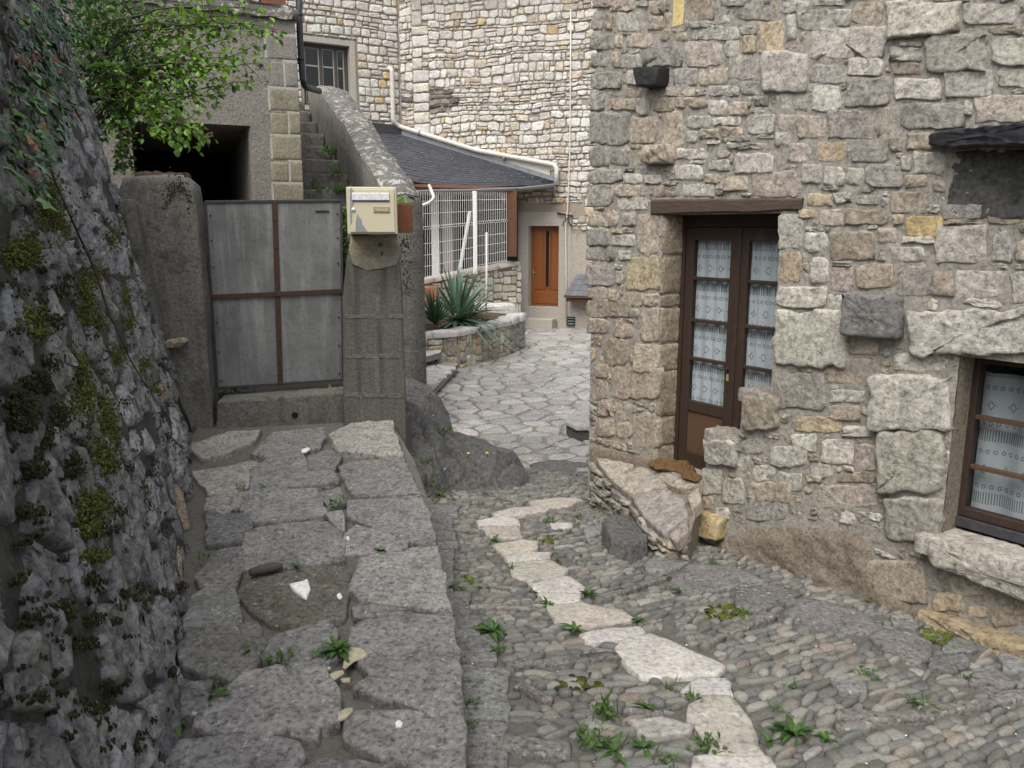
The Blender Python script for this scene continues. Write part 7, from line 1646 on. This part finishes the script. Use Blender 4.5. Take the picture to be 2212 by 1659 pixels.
# ================================================================== SMALL LOOSE THINGS
# cloth dropped on the doorstep
ca = [(1412, 996), (1520, 1042)]; n = 44; mw = 24; V = []; F = []
c0 = LN.hit3(1422, 1008); c1 = LN.hit3(1516, 1046); ax = (c1 - c0); bxv = Vector((ax.y, -ax.x, 0)).normalized() * -1
if bxv.dot(RW.n) < 0: bxv = -bxv
for j in range(mw + 1):
    for i in range(n + 1):
        u, v = i / n, j / mw; p = c0 + ax * u + bxv * (.21 * (v - .55)) * (1 - .5 * u) + bxv * .03 * math.sin(u * 9)
        env = max(0, 1 - ((u - .45) / .58) ** 4) * max(0, 1 - ((v - .5) / .52) ** 4); r1 = 1 - min(1, abs(noise.noise(Vector((u * 4.2 + 3, v * 3.1 + u * 2, 3)))) * 3.2); r2 = 1 - min(1, abs(noise.noise(Vector((u * 9 + 1, v * 5 - u * 3, 8)))) * 3)
        h = .0 * (1 - u * .55) * max(0, math.sin(math.pi * min(1, v * 1.1))) * (.55 + .9 * abs(noise.noise(Vector((u * 5 + 1, v * 3, 3))))) + .07 * abs(noise.noise(Vector((u * 11, v * 6, 6)))) + .03 * abs(noise.noise(Vector((u * 24, v * 9, 2)))) + .03 * abs(math.sin(v * 9 + 4 * noise.noise(Vector((u * 5, v * 2, 1))) + u * 5)) + .012
        h = env * (.012 + .05 * r1 * (1.2 - .7 * u) + .026 * r2); p += ax * .03 * noise.noise(Vector((u * 6, v * 5, 2))) + bxv * .025 * noise.noise(Vector((u * 6, v * 5, 12)))
        V.append(p + Vector((0, 0, h + .022)))
for j in range(mw):
    for i in range(n): a = j * (n + 1) + i; F.append((a, a + 1, a + n + 2, a + n + 1))
o = obj('floor_cloth', V, F, M['cloth']); m_ = o.modifiers.new('thickness', 'SOLIDIFY'); m_.thickness = .008; m_ = o.modifiers.new('smooth', 'SUBSURF'); m_.levels = 1; m_.render_levels = 1
props(o, 'crumpled ochre brown floor cloth on the doorstep ledge', 'cloth')
def chip(px, pl_, h, mat, name, label, cat, lift=.02, tilt=0):
    pts = [pl_.hit(*q) for q in px]; V, F = geo_stone(densify(pts, .02), pl_.off(lift), h, rng, -.002, .3, 0, prof=((1, None), (1, .6), (.9, 1), (.5, 1)), flat=True)
    if tilt:
        cx = sum((v.x for v in V)) / len(V)
        V = [Vector((v.x, v.y, v.z + (v.y - V[0].y) * tilt)) for v in V]
    o = obj(name, V, F, mat, None); return props(o, label, cat)
chip(z6([(587, 897), (630, 890), (668, 880), (680, 912), (672, 925), (660, 945), (630, 930), (605, 915)]), WALK, .016, M['white_chip'], 'white_shard', 'pointed white ceramic shard lying on the brown slab', 'shard', .03, .18)
chip(z6([(792, 932), (805, 925), (817, 938), (808, 947), (795, 944)]), WALK, .01, M['white_chip'], 'white_chip', 'small white chip beside the brown slab', 'chip')
chip(z6([(640, 300), (665, 290), (678, 296), (660, 308), (640, 310)]), WALK, .012, M['white_chip'], 'white_chip', 'small white chip near the gate sill', 'chip')
chip(z6([(1043, 1488), (1060, 1480), (1078, 1490), (1070, 1508), (1048, 1508)]), WALK, .01, M['white_chip'], 'white_chip', 'square white chip on the large near slab', 'chip')
chip(z6([(832, 683), (842, 676), (848, 686), (838, 692)]), WALK, .01, M['white_chip'], 'white_chip', 'tiny white chip in the middle of the walkway', 'chip')
chip(z6([(762, 1490), (785, 1465), (830, 1440), (865, 1437), (862, 1452), (830, 1480), (790, 1490), (770, 1500)]), WALK, .006, M['flake'], 'stone_flake', 'curled yellowish stone flake on the walkway nearest the camera', 'flake', .03, .1)
chip(z6([(745, 1290), (780, 1270), (820, 1262), (825, 1275), (785, 1300), (755, 1302)]), WALK, .006, M['flake'], 'stone_flake', 'yellowish stone flake just below the large dandelion', 'flake', .025)
chip(z6([(808, 1300), (850, 1295), (850, 1312), (815, 1312)]), WALK, .005, M['flake'], 'stone_flake', 'short pale flake right of the one below the dandelion', 'flake', .025)
chip(z6([(735, 1250), (765, 1245), (768, 1256), (740, 1260)]), WALK, .005, M['flake'], 'stone_flake', 'small pale flake left of the large dandelion', 'flake', .025)
chip(z6([(818, 1255), (828, 1200), (850, 1165), (900, 1170), (928, 1195), (905, 1215), (870, 1225), (830, 1258)]), WALK, .006, M['flake'], 'stone_flake', 'large yellow flaked patch on the slab beside the dandelion', 'flake', .03)
q0 = [wkp(z6p(418, 852)), wkp(z6p(470, 838)), wkp(z6p(520, 828)), wkp(z6p(560, 824))]
o = MB().tube([p + Vector((0, 0, .035)) for p in q0], [.018, .026, .027, .017], 9).build('driftwood_stick', M['greywood'], None, True); props(o, 'short grey stick lying across the brown walkway slab', 'stick')
# grit and fallen crumbs
gr = MB(); 
for _ in range(900):
    x, y = rng.uniform(-1.9, 4), rng.uniform(2, 7.4); r_ = rng.uniform(.002, .0055)
    on = x < -.05 - .12 * (y - 2.4)
    z = walk_z(y) + .014 if on else street_z(x, y) + .01
    d = (Vector((x, y)) - Vector((2.34, 4.28))).dot(Vector((-.809, -.588)))
    if d < .05 or (on and x < -1.2 - .37 * (y - 2.5)): continue
    gr.add([Vector((x + r_ * a, y + r_ * b_, z + r_ * c_)) for a, b_, c_ in ico], icf, vary(rng.choice([(.4, .38, .35), (.25, .2, .15), (.15, .12, .09), (.5, .48, .45)]), rng))
o = gr.build('grit', M['pebble'], None, True); props(o, 'scattered grit on the lane and walkway', None, kind='stuff')
pt = MB()
for _ in range(620):
    x, y = 1.15 + rng.gauss(0, .5), 11.2 + rng.gauss(0, 1.5); s = rng.uniform(.006, .016); t = rng.uniform(0, 6.28); u = Vector((math.cos(t), math.sin(t), rng.uniform(-.2, .3))) * s; w = Vector((-math.sin(t), math.cos(t), rng.uniform(-.2, .2))) * s * .7; q = Vector((x, y, ZC + .026))
    pt.add([q - u, q - w, q + u, q + w], [(0, 1, 2, 3)])
o = pt.build('fallen_petals', M['white_chip']); props(o, 'white petals scattered over the courtyard flagstones beside the house corner', None, kind='stuff')
# moss in the street joints
ms = MB()
for (cx_, cy_, rx, ry, k) in ((1575, 1325, 55, 18, 60), (1250, 1480, 60, 20, 20), (2040, 1375, 60, 25, 80), (1900, 1290, 30, 12, 20), (1520, 1240, 40, 12, 20), (1180, 1170, 40, 14, 20), (1010, 1260, 30, 30, 20), (960, 1075, 40, 10, 30)):
    for _ in range(k):
        x, y = STREETN.hit(cx_ + rng.gauss(0, rx * .5), cy_ + rng.gauss(0, ry * .5)); cushion(ms, STREETN, x, y, rng.uniform(.012, .03), rng.uniform(.006, .014), .008, vary(rng.choice(GR[:3]), rng, .3))
o = ms.build('joint_moss', M['moss'], street, True); o['kind'] = 'stuff'
